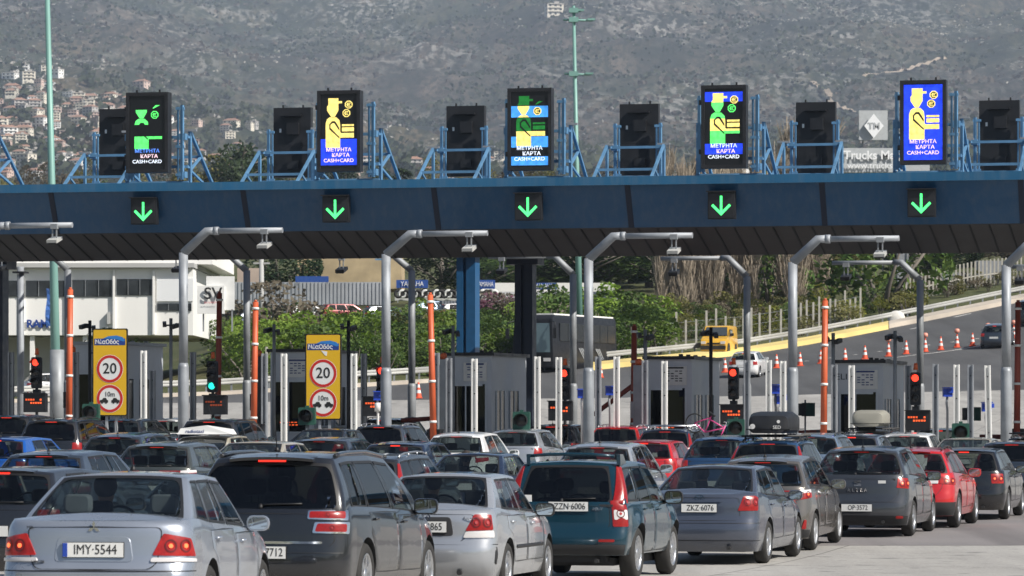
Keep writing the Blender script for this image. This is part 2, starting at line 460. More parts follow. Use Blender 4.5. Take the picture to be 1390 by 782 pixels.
def wheel_meshes(r, w, kind, spokes=5):
    key = ('wheel', r, w, kind, spokes)
    if key in MATS: return MATS[key]
    M = Matrix.Rotation(radians(90), 4, 'Y')    # axis along x, outer face at +x
    b = bmesh.new(); rr = r*.66
    lathe(b, [(rr, w/2-.01), (rr+.02, w/2), (r*.86, w/2+.008), (r*.96, w/2-.015), (r, w/2-.045), (r, -w/2+.045), (r*.95, -w/2+.01), (rr, -w/2), (rr, w/2-.01)], 36, M, 0, True)
    for k in range(3):
        pass
    me = bpy.data.meshes.new('tyre'); b.to_mesh(me); b.free(); me.materials.append(TYRE)
    b = bmesh.new()
    lathe(b, [(rr+.004, w/2-.004), (rr-.012, w/2+.002), (rr-.025, w/2-.02), (rr-.03, -w/2+.02), (rr, -w/2)], 36, M, 0, True)
    lathe(b, [(rr-.03, w/2-.10), (.001, w/2-.10)], 24, M, 1, True)
    z = w/2-.012
    lathe(b, [(.075, z-.05), (.07, z-.005), (.05, z+.004), (.001, z+.004)], 16, M, 0, True)
    for i in range(spokes):
        a = 2*pi*i/spokes+.3
        for da in ((-.13, .13) if kind == 'twin' else (0,)):
            wd0, wd1 = (.028, .02) if kind == 'twin' else ((.06, .035) if spokes < 7 else (.04, .026))
            d = Vector((cos(a+da*.5), sin(a+da*.5), 0)); e = Vector((cos(a+da), sin(a+da), 0)); t = Vector((-e.y, e.x, 0))
            P = [d*.05-t*wd0, d*.05+t*wd0, e*(rr-.02)+t*wd1, e*(rr-.02)-t*wd1]
            hi = [b.verts.new(M @ (p+Vector((0, 0, z-.004)))) for p in P]; lo = [b.verts.new(M @ (p+Vector((0, 0, z-.04)))) for p in P]
            b.faces.new(hi)
            for k in range(4): b.faces.new((hi[k], hi[(k+1)%4], lo[(k+1)%4], lo[k]))
    bmesh.ops.recalc_face_normals(b, faces=b.faces[:])
    m2 = bpy.data.meshes.new('rim'); b.to_mesh(m2); b.free(); m2.materials.append(RIM if kind != 'steel' else STEELRIM); m2.materials.append(DARKP)
    b = bmesh.new(); lathe(b, [(rr-.06, w/2-.09), (rr-.06, w/2-.07), (.001, w/2-.07)], 20, M); box(b, (w/2-.06, rr*.55, 0), (.05, .08, .14))
    m3 = bpy.data.meshes.new('wheel'); b.to_mesh(m3); b.free(); m3.materials.append(DARKP)
    MATS[key] = (me, m2, m3); return MATS[key]

def build_car(P, pnt, hero=False):
    """returns a root Empty at the rear bumper's foot, nose along +y"""
    S = make_shape(P); L, W, H = S.L, S.W, S.H
    root = thing(P['name'], None, None)
    body_m = pnt; g = P['cab']
    # ---- lower shell
    bm = bmesh.new()
    ss = sorted(set([S.bl*i/110 for i in range(111)]))
    # finer at the corners
    ss = sorted(set(ss + [i*.02 for i in range(10, 75)]))
    tl = [0, .06, .15, .25, .35, .45, .55, .65, .74, .82, .88, .93, .97, 1.]
    full = [-s for s in ss[1:-1]][::-1]; full = [0.]+ss[1:-1]+[S.bl]+[-s for s in ss[1:-1]][::-1]
    rings = []
    for t in tl: rings.append([bm.verts.new(S.body_t(s, t)) for s in full])
    n = len(full)
    for A, B in zip(rings, rings[1:]):
        for i in range(n):
            bm.faces.new((A[i], A[(i+1)%n], B[(i+1)%n], B[i]))
    crown = P.get('crown', .05); h = n//2
    for ring, cr in ((rings[0], -.0), (rings[-1], crown)):
        prev = [ring[0]]; q = 8
        for i in range(1, h):
            a, b_ = ring[i], ring[n-i]     # right, left
            row = [a]
            for k in range(1, q):
                f = k/q; p = a.co.lerp(b_.co, f); xm = abs(a.co.x); Yr = p.y
                ff = 1-(p.x/xm)**2 if xm > 1e-6 else 0
                endfade = sm(0, .35, min(abs(p.y-ring[0].co.y), abs(ring[h].co.y-p.y))) if cr else 0
                row.append(bm.verts.new((p.x, p.y, p.z+cr*ff*endfade)))
            row.append(b_)
            if len(prev) == 1:
                for k in range(q): bm.faces.new((prev[0], row[k], row[k+1]))
            else:
                for k in range(q): bm.faces.new((prev[k], row[k], row[k+1], prev[k+1]))
            prev = row
        for k in range(q): bm.faces.new((prev[k], prev[k+1], ring[h]))
    bmesh.ops.recalc_face_normals(bm, faces=bm.faces[:])
    me = bpy.data.meshes.new('body'); bm.to_mesh(me); bm.free(); me.materials.append(body_m); me.materials.append(RUB); me.materials.append(DARKP)
    tmp = bpy.data.objects.new('body', me); COL.objects.link(tmp)
    # ---- wheel arches
    cb = bmesh.new(); r = P['r']
    for ya in P['axles']:
        for sg in (-1, 1):
            lathe(cb, [(r+.055, sg*(W/2-.30)), (r+.055, sg*(W/2+.1))], 32, Matrix.Translation((0, ya, r)) @ Matrix.Rotation(radians(90), 4, 'Y'))
    bmesh.ops.recalc_face_normals(cb, faces=cb.faces[:])
    cm = bpy.data.meshes.new('cut'); cb.to_mesh(cm); cb.free(); 
    for _ in range(3): cm.materials.append(DARKP)
    for p in cm.polygons: p.material_index = 2
    cm.materials[0] = body_m; cm.materials[1] = RUB
    co = bpy.data.objects.new('cut', cm); COL.objects.link(co)
    md = tmp.modifiers.new('b', 'BOOLEAN'); md.object = co; md.operation = 'DIFFERENCE'; md.solver = 'EXACT'
    me2 = bpy.data.meshes.new_from_object(tmp.evaluated_get(bpy.context.evaluated_depsgraph_get()))
    bpy.data.objects.remove(tmp); bpy.data.objects.remove(co)
    bm = bmesh.new(); bm.from_mesh(me2)
    for f in bm.faces:
        f.smooth = True
    # ---- cabin shell: roof and pillars into the body, glass into its own parts
    wins = P['wins']; srg = S.gs_x(g['rgx']); sws = S.gs_x(g.get('wsx', g['wb']*.86), True)
    t0, t1 = g.get('t0', .10), g.get('t1', .90); rt0, rt1 = g.get('rt0', .06), g.get('rt1', .90)
    W_ = [(S.gs_at(a), S.gs_at(b)) for a, b in wins]
    sv = sorted(set([round(S.gl*i/70, 4) for i in range(71)] + [round(x, 4) for x in [srg, sws]+[q for w_ in W_ for q in w_]] + [round(srg*i/8, 4) for i in range(9)] + [round(srg+i*.018, 4) for i in range(-8, 22)]))
    sv = [s for i, s in enumerate(sv) if i == 0 or s-sv[i-1] > 1e-3]
    tv = sorted(set([0, .03, t0, t1, rt0, rt1, .2, .35, .5, .65, .8, .95, 1.]))
    full = [0.]+sv[1:-1]+[S.gl]+[-s for s in sv[1:-1]][::-1]; n = len(full)
    R = [[bm.verts.new(S.cab(s, t)) for s in full] for t in tv]
    gbm = {'rear_window': bmesh.new(), 'windscreen': bmesh.new()}
    gl_side = []
    for sg in (1, -1):
        for w_ in W_: gl_side.append((sg, w_, bmesh.new()))
    for ti in range(len(tv)-1):
        tm = (tv[ti]+tv[ti+1])/2
        for i in range(n):
            a, b_ = full[i], full[(i+1)%n]
            if i == n-1: b_ = 0.
            am = (abs(a)+abs(b_))/2; sg = 1 if (a+b_) > 0 else -1
            tgt = None
            if am < srg and rt0 < tm < rt1: tgt = gbm['rear_window']
            elif am > sws and t0*.6 < tm < t1: tgt = gbm['windscreen']
            elif t0 < tm < t1:
                for q, w_, b2 in gl_side:
                    if q == sg and w_[0] < am < w_[1]: tgt = b2
            vs = (R[ti][i], R[ti][(i+1)%n], R[ti+1][(i+1)%n], R[ti+1][i])
            if tgt is None:
                f = bm.faces.new(vs); f.smooth = True
                if P.get('blackpillars') and W_[0][0] < am < W_[-1][1] and t0 < tm < t1: f.material_index = 1
            else:
                f = tgt.faces.new([tgt.verts.new(v.co) for v in vs]); f.smooth = True
    ring = R[-1]; h = n//2; prev = [ring[0]]; q = 8; rc = g.get('rcrown', .05)
    for i in range(1, h):
        a, b_ = ring[i], ring[n-i]; row = [a]
        for k in range(1, q):
            p = a.co.lerp(b_.co, k/q); ff = 1-abs(p.x/abs(a.co.x))**2.4 if abs(a.co.x) > 1e-6 else 0
            ef = sm(0, .3, min(p.y-ring[0].co.y, ring[h].co.y-p.y))
            row.append(bm.verts.new((p.x, p.y, p.z+rc*ff*(.35+.65*ef))))
        row.append(b_)
        if len(prev) == 1:
            for k in range(q): bm.faces.new((prev[0], row[k], row[k+1])).smooth = True
        else:
            for k in range(q): bm.faces.new((prev[k], row[k], row[k+1], prev[k+1])).smooth = True
        prev = row
    for k in range(q): bm.faces.new((prev[k], prev[k+1], ring[h])).smooth = True
    # window rubbers with rounded inner corners
    def frame(a0, a1, b0, b1, ra=.05, ext=.02, low=1.):
        """rubber round one window"""
        C = S.cab; hh = .42
        rr = lambda k: rrect(a0+k*.012, b0*hh+k*.012, a1-k*.012, b1*hh-k*.012, ra)
        I = rr(1); O = rrect(a0-ext, b0*hh-ext*.7*low, a1+ext, b1*hh+ext*.7, .004)
        I2 = []; O2 = []
        for i in range(len(I)):
            j = (i+1) % len(I); k = max(1, int(max(abs(I[i][0]-I[j][0]), abs(I[i][1]-I[j][1]))/.03))
            for q in range(k):
                f = q/k
                I2.append((I[i][0]+(I[j][0]-I[i][0])*f, (I[i][1]+(I[j][1]-I[i][1])*f)/hh)); O2.append((O[i][0]+(O[j][0]-O[i][0])*f, (O[i][1]+(O[j][1]-O[i][1])*f)/hh))
        conform_ring(bm, C, O2, I2, .006, 1)
    frame(-srg, srg, rt0, rt1, .07, .018, 0.)
    for sg in (1, -1):
        for w_ in W_:
            a, b_ = (w_[0], w_[1]) if sg > 0 else (-w_[1], -w_[0])
            frame(a, b_, t0, t1, .05, .012)
    # seams
    Bf = S.body
    def seam(loop, wd=.010): conform_ring(bm, Bf, grow(loop, wd), grow(loop, 0), .0025, 1)
    lidl = P.get('lid')
    if lidl:
        lid = [(a, b) for a, b in lidl] + [(-a, b) for a, b in lidl[::-1]]
        seam(soft(lid, .05))
    doors = []
    for (y0, y1) in P['doors']:
        for sg in (1, -1):
            a0, a1 = sg*S.s_at(y0), sg*S.s_at(y1); zt_ = interp(P['top'], (y0+y1)/2)-.045
            lp = [(a0, .36 if P['axles'][0]+r+.1 < y0 else P['axles'][0]*0+.36), (a1, .36), (a1, zt_), (a0, zt_)]
            if y0 < P['axles'][0]+r+.06: # rear door cut round the arch
                ya = P['axles'][0]
                lp = [(sg*S.s_at(ya+r+.1), .36), (a1, .36), (a1, zt_), (a0, zt_), (a0, .74), (sg*S.s_at(ya+r*.8), .66)]
            lp = dense(lp, .12); seam(lp); doors.append((sg, lp, y0, y1, zt_))
    # rear bumper shut line and trims
    for (z, a1, wd) in P.get('lines', []):
        lp = dense([(-a1, z), (a1, z), (a1, z+wd), (-a1, z+wd)], .05); conform(bm, Bf, lp, .003, 1, 1) if False else None
        m = 60; V = []
        for i in range(m+1):
            a = -a1+2*a1*i/m; V.append((bm.verts.new(Bf(a, z)+normal(Bf, a, z)*.003), bm.verts.new(Bf(a, z+wd)+normal(Bf, a, z+wd)*.003)))
        for (p, q_), (u, v_) in zip(V, V[1:]):
            f = bm.faces.new((p, u, v_, q_)); f.material_index = 1; f.smooth = True
    for (z0, z1, a1) in P.get('darkrear', []):
        m = 60; nz = 3
        V = [[bm.verts.new(Bf(-a1+2*a1*i/m, z0+(z1-z0)*j/nz)+normal(Bf, -a1+2*a1*i/m, z0+(z1-z0)*j/nz)*.006) for j in range(nz+1)] for i in range(m+1)]
        for A, B in zip(V, V[1:]):
            for j in range(nz):
                f = bm.faces.new((A[j], B[j], B[j+1], A[j+1])); f.material_index = 2; f.smooth = True
    # side protection strip
    if 'strip' in P:
        z, hgt = P['strip']
        for sg in (1, -1):
            ya, yb = P['axles'][0]+r+.12, P['axles'][1]-r-.12; m = 30; V = []
            for i in range(m+1):
                a = sg*S.s_at(ya+(yb-ya)*i/m); V.append((bm.verts.new(Bf(a, z)+normal(Bf, a, z)*.004), bm.verts.new(Bf(a, z+hgt/2)+normal(Bf, a, z)*.014), bm.verts.new(Bf(a, z+hgt)+normal(Bf, a, z+hgt)*.004)))
            for A, B in zip(V, V[1:]):
                for j in (0, 1):
                    f = bm.faces.new((A[j], B[j], B[j+1], A[j+1])); f.material_index = 1
    # floor pan under the car
    box(bm, (0, L*.5, .24), (W*.7, L*.84, .1), mi=2); box(bm, (0, .35, .30), (W*.62, .4, .12), mi=2)
    tube(bm, (W*.25, .02, .26), (W*.25, .5, .26), .03, n=10, mi=2)
    me = bpy.data.meshes.new('body'); 
    for e in bm.edges:
        if len(e.link_faces) == 2 and e.calc_face_angle(0) > radians(34): e.smooth = False
    bm.to_mesh(me); bm.free(); me.materials.append(body_m); me.materials.append(RUB); me.materials.append(DARKP)
    bo = bpy.data.objects.new('body', me); COL.objects.link(bo); bo.parent = root
    bpy.data.meshes.remove(me2)
    # glass
    rg = GLD if P.get('privacy') else GLM
    bm_obj('rear_window', gbm['rear_window'], rg, root, False)
    bm_obj('windscreen', gbm['windscreen'], GLS, root, False)
    nw = len(W_)
    for k, (sg, w_, b2) in enumerate(gl_side):
        idx = W_.index(w_); dark = P.get('privacy') and idx < nw-1
        bm_obj('side_window', b2, GLD if dark else GLS, root, False)
    for o in root.children:
        if 'wind' in o.name:
            bmw = bmesh.new(); bmw.from_mesh(o.data); bmesh.ops.remove_doubles(bmw, verts=bmw.verts, dist=1e-4)
            for f in bmw.faces: f.smooth = True
            bmw.to_mesh(o.data); bmw.free()
    # doors as panels with handles
    for sg, lp, y0, y1, zt_ in doors:
        if hero:
            b = bmesh.new(); conform(b, Bf, grow(lp, -.004), .003, 5, 0); d = bm_obj('door', b, body_m, root, True)
        b = bmesh.new(); ya = y0+.14; za = P.get('hz', zt_-.07)
        pts = []
        for k in range(6):
            a = sg*S.s_at(ya+.03*k); pts.append(Bf(a, za)+normal(Bf, a, za)*(.012+.028*sin(pi*k/5))*(1 if normal(Bf, a, za).x*sg > 0 else -1))
        path(b, pts, .013, 6); bm_obj('door_handle', b, body_m if not P.get('chromehandle') else CHROME, d if hero else root)
    # lamps
    for li, lamps in enumerate(P['lamps']):
        mname, loop, nm = lamps[:3]
        mm = {'red': REDL, 'lit': REDLIT, 'clear': CLEARL, 'amb': AMB, 'chrome': CHROME, 'dark': DARKP, 'body': body_m}[mname]
        for sg in (1, -1):
            if len(lamps) > 3 and lamps[3] == 'one' and sg < 0: continue
            b = bmesh.new(); lp = soft([(sg*a, z) for a, z in loop], .02)
            if len(lamps) > 4: # on the cabin
                conform(b, S.cab, soft([(sg*a, z) for a, z in loop], .01), lamps[4], 4)
            else: conform(b, Bf, lp, .010+.004*li if nm != 'trim' else .006, 4)
            o = bm_obj(nm, b, mm, root, True)
            if hero and nm == 'tail_lamp' and len(lamps) <= 4:
                ca = sum(p[0] for p in loop)/len(loop); cz = sum(p[1] for p in loop)/len(loop); hh = (max(p[1] for p in loop)-min(p[1] for p in loop)); r0 = min(.055, hh*.30); of = .016+.004*li
                for dx_ in ((-.0,) if hh > .25 or hh < .09 else (-.07, .07)):
                    C0 = [(sg*(ca+dx_)+r0*cos(2*pi*k/18), cz+r0*sin(2*pi*k/18)) for k in range(18)]; C1 = [(sg*(ca+dx_)+r0*.78*cos(2*pi*k/18), cz+r0*.78*sin(2*pi*k/18)) for k in range(18)]
                    b = bmesh.new(); conform_ring(b, Bf, C0, C1, of, 0, 1); bm_obj('lamp_ring', b, mat('dark red lamp ring', (.10, .004, .005), .3, coat=.5), o, True)
                    b = bmesh.new(); conform(b, Bf, [(sg*(ca+dx_)+r0*.34*cos(2*pi*k/12), cz+r0*.34*sin(2*pi*k/12)) for k in range(12)], of+.002, 1); bm_obj('lamp_bulb', b, mat('lit lamp bulb', (.6, .10, .04), .3, emit=(1, .16, .05), estr=1.6) if mname == 'lit' else mat('lamp reflector', (.40, .05, .05), .2, coat=1.), o, True)
    # high brake light
    if 'hbl' in P:
        s_, t_, wd = P['hbl']; b = bmesh.new()
        p = S.cab(0, t_)+Vector((0, -.02, s_)); box(b, p, (wd, .03, .028)); o = bm_obj('high_brake_lamp', b, BRAKE, root)
    # spoiler over rear glass
    if 'spoiler' in P:
        lx, dz, hx = P['spoiler']; b = bmesh.new(); m = 16; rows = []
        for i in range(m+1):
            u = -1+2*i/m; s_ = u*S.gs_x(hx); top_ = S.cab(s_, 1.); top_.z += g.get('rcrown', .05)*.35*(1-abs(u)**2.4)
            up = top_+Vector((0, .10, .012)); tip = top_+Vector((0, -lx*(1-.25*u*u), -dz)); lo = top_+Vector((0, -lx*(1-.25*u*u)+.015, -dz-.03)); inn = S.cab(s_, .93)
            rows.append([b.verts.new(v) for v in (up, tip, lo, inn)])
        for A, B in zip(rows, rows[1:]):
            for j in range(3): b.faces.new((A[j], B[j], B[j+1], A[j+1])).smooth = True
        for A in (rows[0], rows[-1]): b.faces.new(A)
        bm_obj('roof_spoiler', b, body_m, root, True)
        root['bl_y'] = 0
    # number plate
    if 'plate' in P:
        px_, pz, rec = P['plate']; b = bmesh.new(); p = Bf(0, pz); p.y -= .012
        box(b, (px_, p.y, pz), (.53, .014, .13), mi=1); box(b, (px_, p.y-.010, pz), (.52, .01, .12), mi=0)
        pl = bm_obj('number_plate', b, [PLATEW, DARKP], root)
        if P.get('recess'):
            b = bmesh.new(); conform(b, Bf, soft([(-.36, pz-.10), (.36, pz-.10), (.33, pz+.11), (-.33, pz+.11)], .05), .004, 2, 0)
            bm_obj('plate_recess', b, mat('recess shadow gap', (.03, .03, .032), .6) if P['recess'] == 'dark' else body_m, root, True)
    # wiper
    if P.get('wiper'):
        b = bmesh.new(); pts = [S.cab(a, .12+.05*(a+.05))+Vector((0, -.022, 0)) for a in (-.05, .1, .25, .40)]
        path(b, pts, .008, 6); tube(b, S.cab(-.05, .05)+Vector((0, -.03, 0)), S.cab(-.05, .12)+Vector((0, -.015, 0)), .022, n=8)
        bm_obj('rear_wiper', b, RUB, root)
    # mirrors
    for sg in (1, -1):
        b = bmesh.new(); sy = S.gs_at(P['mirror']); c = S.cab(sg*sy, .12)+Vector((sg*.17, 0, .02)); 
        hw, hh = P.get('msize', (.115, .075))
        rows = []
        for dy, k in ((-.045, 1.), (-.03, 1.06), (.03, 1.), (.075, .75), (.10, .3)):
            rows.append([b.verts.new(c+Vector((x*k, dy, z*k))) for x, z in rrect(-hw, -hh, hw, hh, min(hh*.8, .055), 3)])
        for A, B in zip(rows, rows[1:]):
            for i in range(len(A)): b.faces.new((A[i], A[(i+1)%len(A)], B[(i+1)%len(A)], B[i])).smooth = True
        b.faces.new(rows[-1]); b.faces.new(rows[0])
        tube(b, c+Vector((-sg*.05, .01, -.02)), S.cab(sg*sy, .03)+Vector((0, .02, 0)), .03, .03, 6)
        mo = bm_obj('wing_mirror', b, body_m if P.get('mpaint', True) else RUB, root, True)
        b = bmesh.new(); f = b.faces.new([b.verts.new(c+Vector((x, -.048, z))) for x, z in rrect(-hw+.012, -hh+.012, hw-.012, hh-.012, .045, 3)])
        bm_obj('mirror_glass', b, MIRR, mo)
    # wheels
    tm, rm, hm = wheel_meshes(r, P.get('ww', .2), P.get('rim', 'alloy'), P.get('spokes', 5))
    for ya in P['axles']:
        for sg in (1, -1):
            h_ = bpy.data.objects.new('wheel', hm); COL.objects.link(h_); h_.parent = root; h_.location = (sg*(W/2-P.get('ww', .2)/2-.015), ya, r)
            if sg < 0: h_.rotation_euler = (0, 0, pi)
            for nm, m_ in (('tyre', tm), ('rim', rm)):
                o = bpy.data.objects.new(nm, m_); COL.objects.link(o); o.parent = h_
    # seats, dashboard, steering wheel
    sm_ = SEATG if P.get('greyseats') else SEATM
    zs = .50; b = bmesh.new(); yr = P.get('rseat', g['yrb']+.42); wb = g['wb']
    box(b, (0, yr+.25, .5), (wb*1.7, .5, .18)); box(b, (0, yr, .72), (wb*1.68, .14, .52), M=Matrix.Rotation(radians(12), 3, 'X'))
    box(b, (0, (g['yrb']+yr)/2-.05, P.get('shelf', interp(P['top'], yr)-.06)), (wb*1.6, max(.1, yr-g['yrb']-.05), .03))
    bm_obj('rear_seat', b, SEATM, root)
    def headrest(x, y, z, m_):
        b = bmesh.new(); rows = []
        for dy, k in ((-.055, .8), (-.03, 1.), (.03, 1.), (.055, .8)):
            rows.append([b.verts.new((x+a*k, y+dy, z+c*k)) for a, c in rrect(-.125, -.085, .125, .085, .05, 3)])
        for A, B in zip(rows, rows[1:]):
            for i in range(len(A)): b.faces.new((A[i], A[(i+1)%len(A)], B[(i+1)%len(A)], B[i])).smooth = True
        b.faces.new(rows[0]); b.faces.new(rows[-1]); tube(b, (x-.04, y, z-.2), (x-.04, y, z-.05), .008, n=5); tube(b, (x+.04, y, z-.2), (x+.04, y, z-.05), .008, n=5)
        bm_obj('headrest', b, m_, root, True)
    hz_ = H-.36
    for sg in (-1, 1): headrest(sg*wb*.52, yr-.05, P.get('rhz', H-.43), sm_)
    yf = yr+.85; b = bmesh.new()
    for sg in (-1, 1):
        box(b, (sg*.36, yf+.2, .45), (.5, .5, .16)); box(b, (sg*.36, yf-.08, .72), (.46, .13, .58), M=Matrix.Rotation(radians(14), 3, 'X'))
    bm_obj('front_seats', b, SEATM, root)
    for sg in (-1, 1): headrest(sg*.36, yf-.16, H-.37, SEATM)
    b = bmesh.new(); yd = yf+.75; box(b, (0, yd+.15, .82), (wb*1.75, .4, .2)); bm_obj('dashboard', b, SEATM, root)
    b = bmesh.new(); Mx = Matrix.Translation((-.36, yd-.12, .92)) @ Matrix.Rotation(radians(65), 4, 'X')
    pr = [(.185+.014*cos(2*pi*i/6), .014*sin(2*pi*i/6)) for i in range(7)]; lathe(b, pr, 20, Mx, 0, True); bm_obj('steering_wheel', b, RUB, root)
    root['_drv'] = (-.36, yf-.0, 0)
    S.root = root
    return root, S

def add_rails(root, S, bars=False, high=.035):
    g = S.P['cab']
    for sg in (1, -1):
        b = bmesh.new(); pts = []
        y0, y1 = g['yrt']+.22, g['yft']-.1
        for k in range(11):
            f = k/10; y = y0+(y1-y0)*f; hz = interp(g['roof'], y)+high*min(1, sin(pi*f)*2)
            pts.append((sg*(g['wt']-.03), y, hz-.01))
        path(b, pts, .016, 6)
        for f in (.03, .35, .65, .97):
            y = y0+(y1-y0)*f; tube(b, (sg*(g['wt']-.03), y, interp(g['roof'], y)-.05), (sg*(g['wt']-.03), y, interp(g['roof'], y)+high*.8), .014, n=6)
        bm_obj('roof_rail', b, mat('dark rail', (.03, .03, .03), .4, .3) if bars not in ('silver', 'bars') else RIM, root)
    if bars and bars != 'silver':
        for f in (.25, .7):
            y = g['yrt']+(g['yft']-g['yrt'])*f; b = bmesh.new(); z = interp(g['roof'], y)+high+.045
            tube(b, (-g['wt']-.05, y, z), (g['wt']+.05, y, z), .022, n=8)
            for sg in (1, -1): tube(b, (sg*(g['wt']-.03), y, z-high-.06), (sg*(g['wt']-.03), y, z), .022, n=6)
            bm_obj('roof_bar', b, RIM if bars != 'black' else RUB, root)
def add_antenna(root, S, y=None, x=0., ln=.42, lean=.5):
    g = S.P['cab']; y = g['yrt']+.18 if y is None else y
    b = bmesh.new(); z = interp(g['roof'], y)+.03
    lathe(b, [(.035, 0), (.02, .03), (.008, .05)], 8, Matrix.Translation((x, y, z-.01)))
    tube(b, (x, y, z), (x, y-ln*lean, z+ln*(1-lean*.3)), .006, .003, 5); bm_obj('antenna', b, RUB, root)
def plate_text(root, s, size=.115, band=False):
    pl = [c for c in root.children if c.name.startswith('number_plate')][0]
    xs = [v.co.x for v in pl.data.vertices]; ys = [v.co.y for v in pl.data.vertices]; zs = [v.co.z for v in pl.data.vertices]
    cx, cy, cz = (min(xs)+max(xs))/2, min(ys), (min(zs)+max(zs))/2
    text('plate_lettering', s, size, INK, pl, (cx+.02, cy-.002, cz), sx=.84, th=.001)
    if band: b = bmesh.new(); box(b, (cx-.24, cy-.002, cz), (.04, .004, .115)); bm_obj('country_band', b, PLATEB, pl)
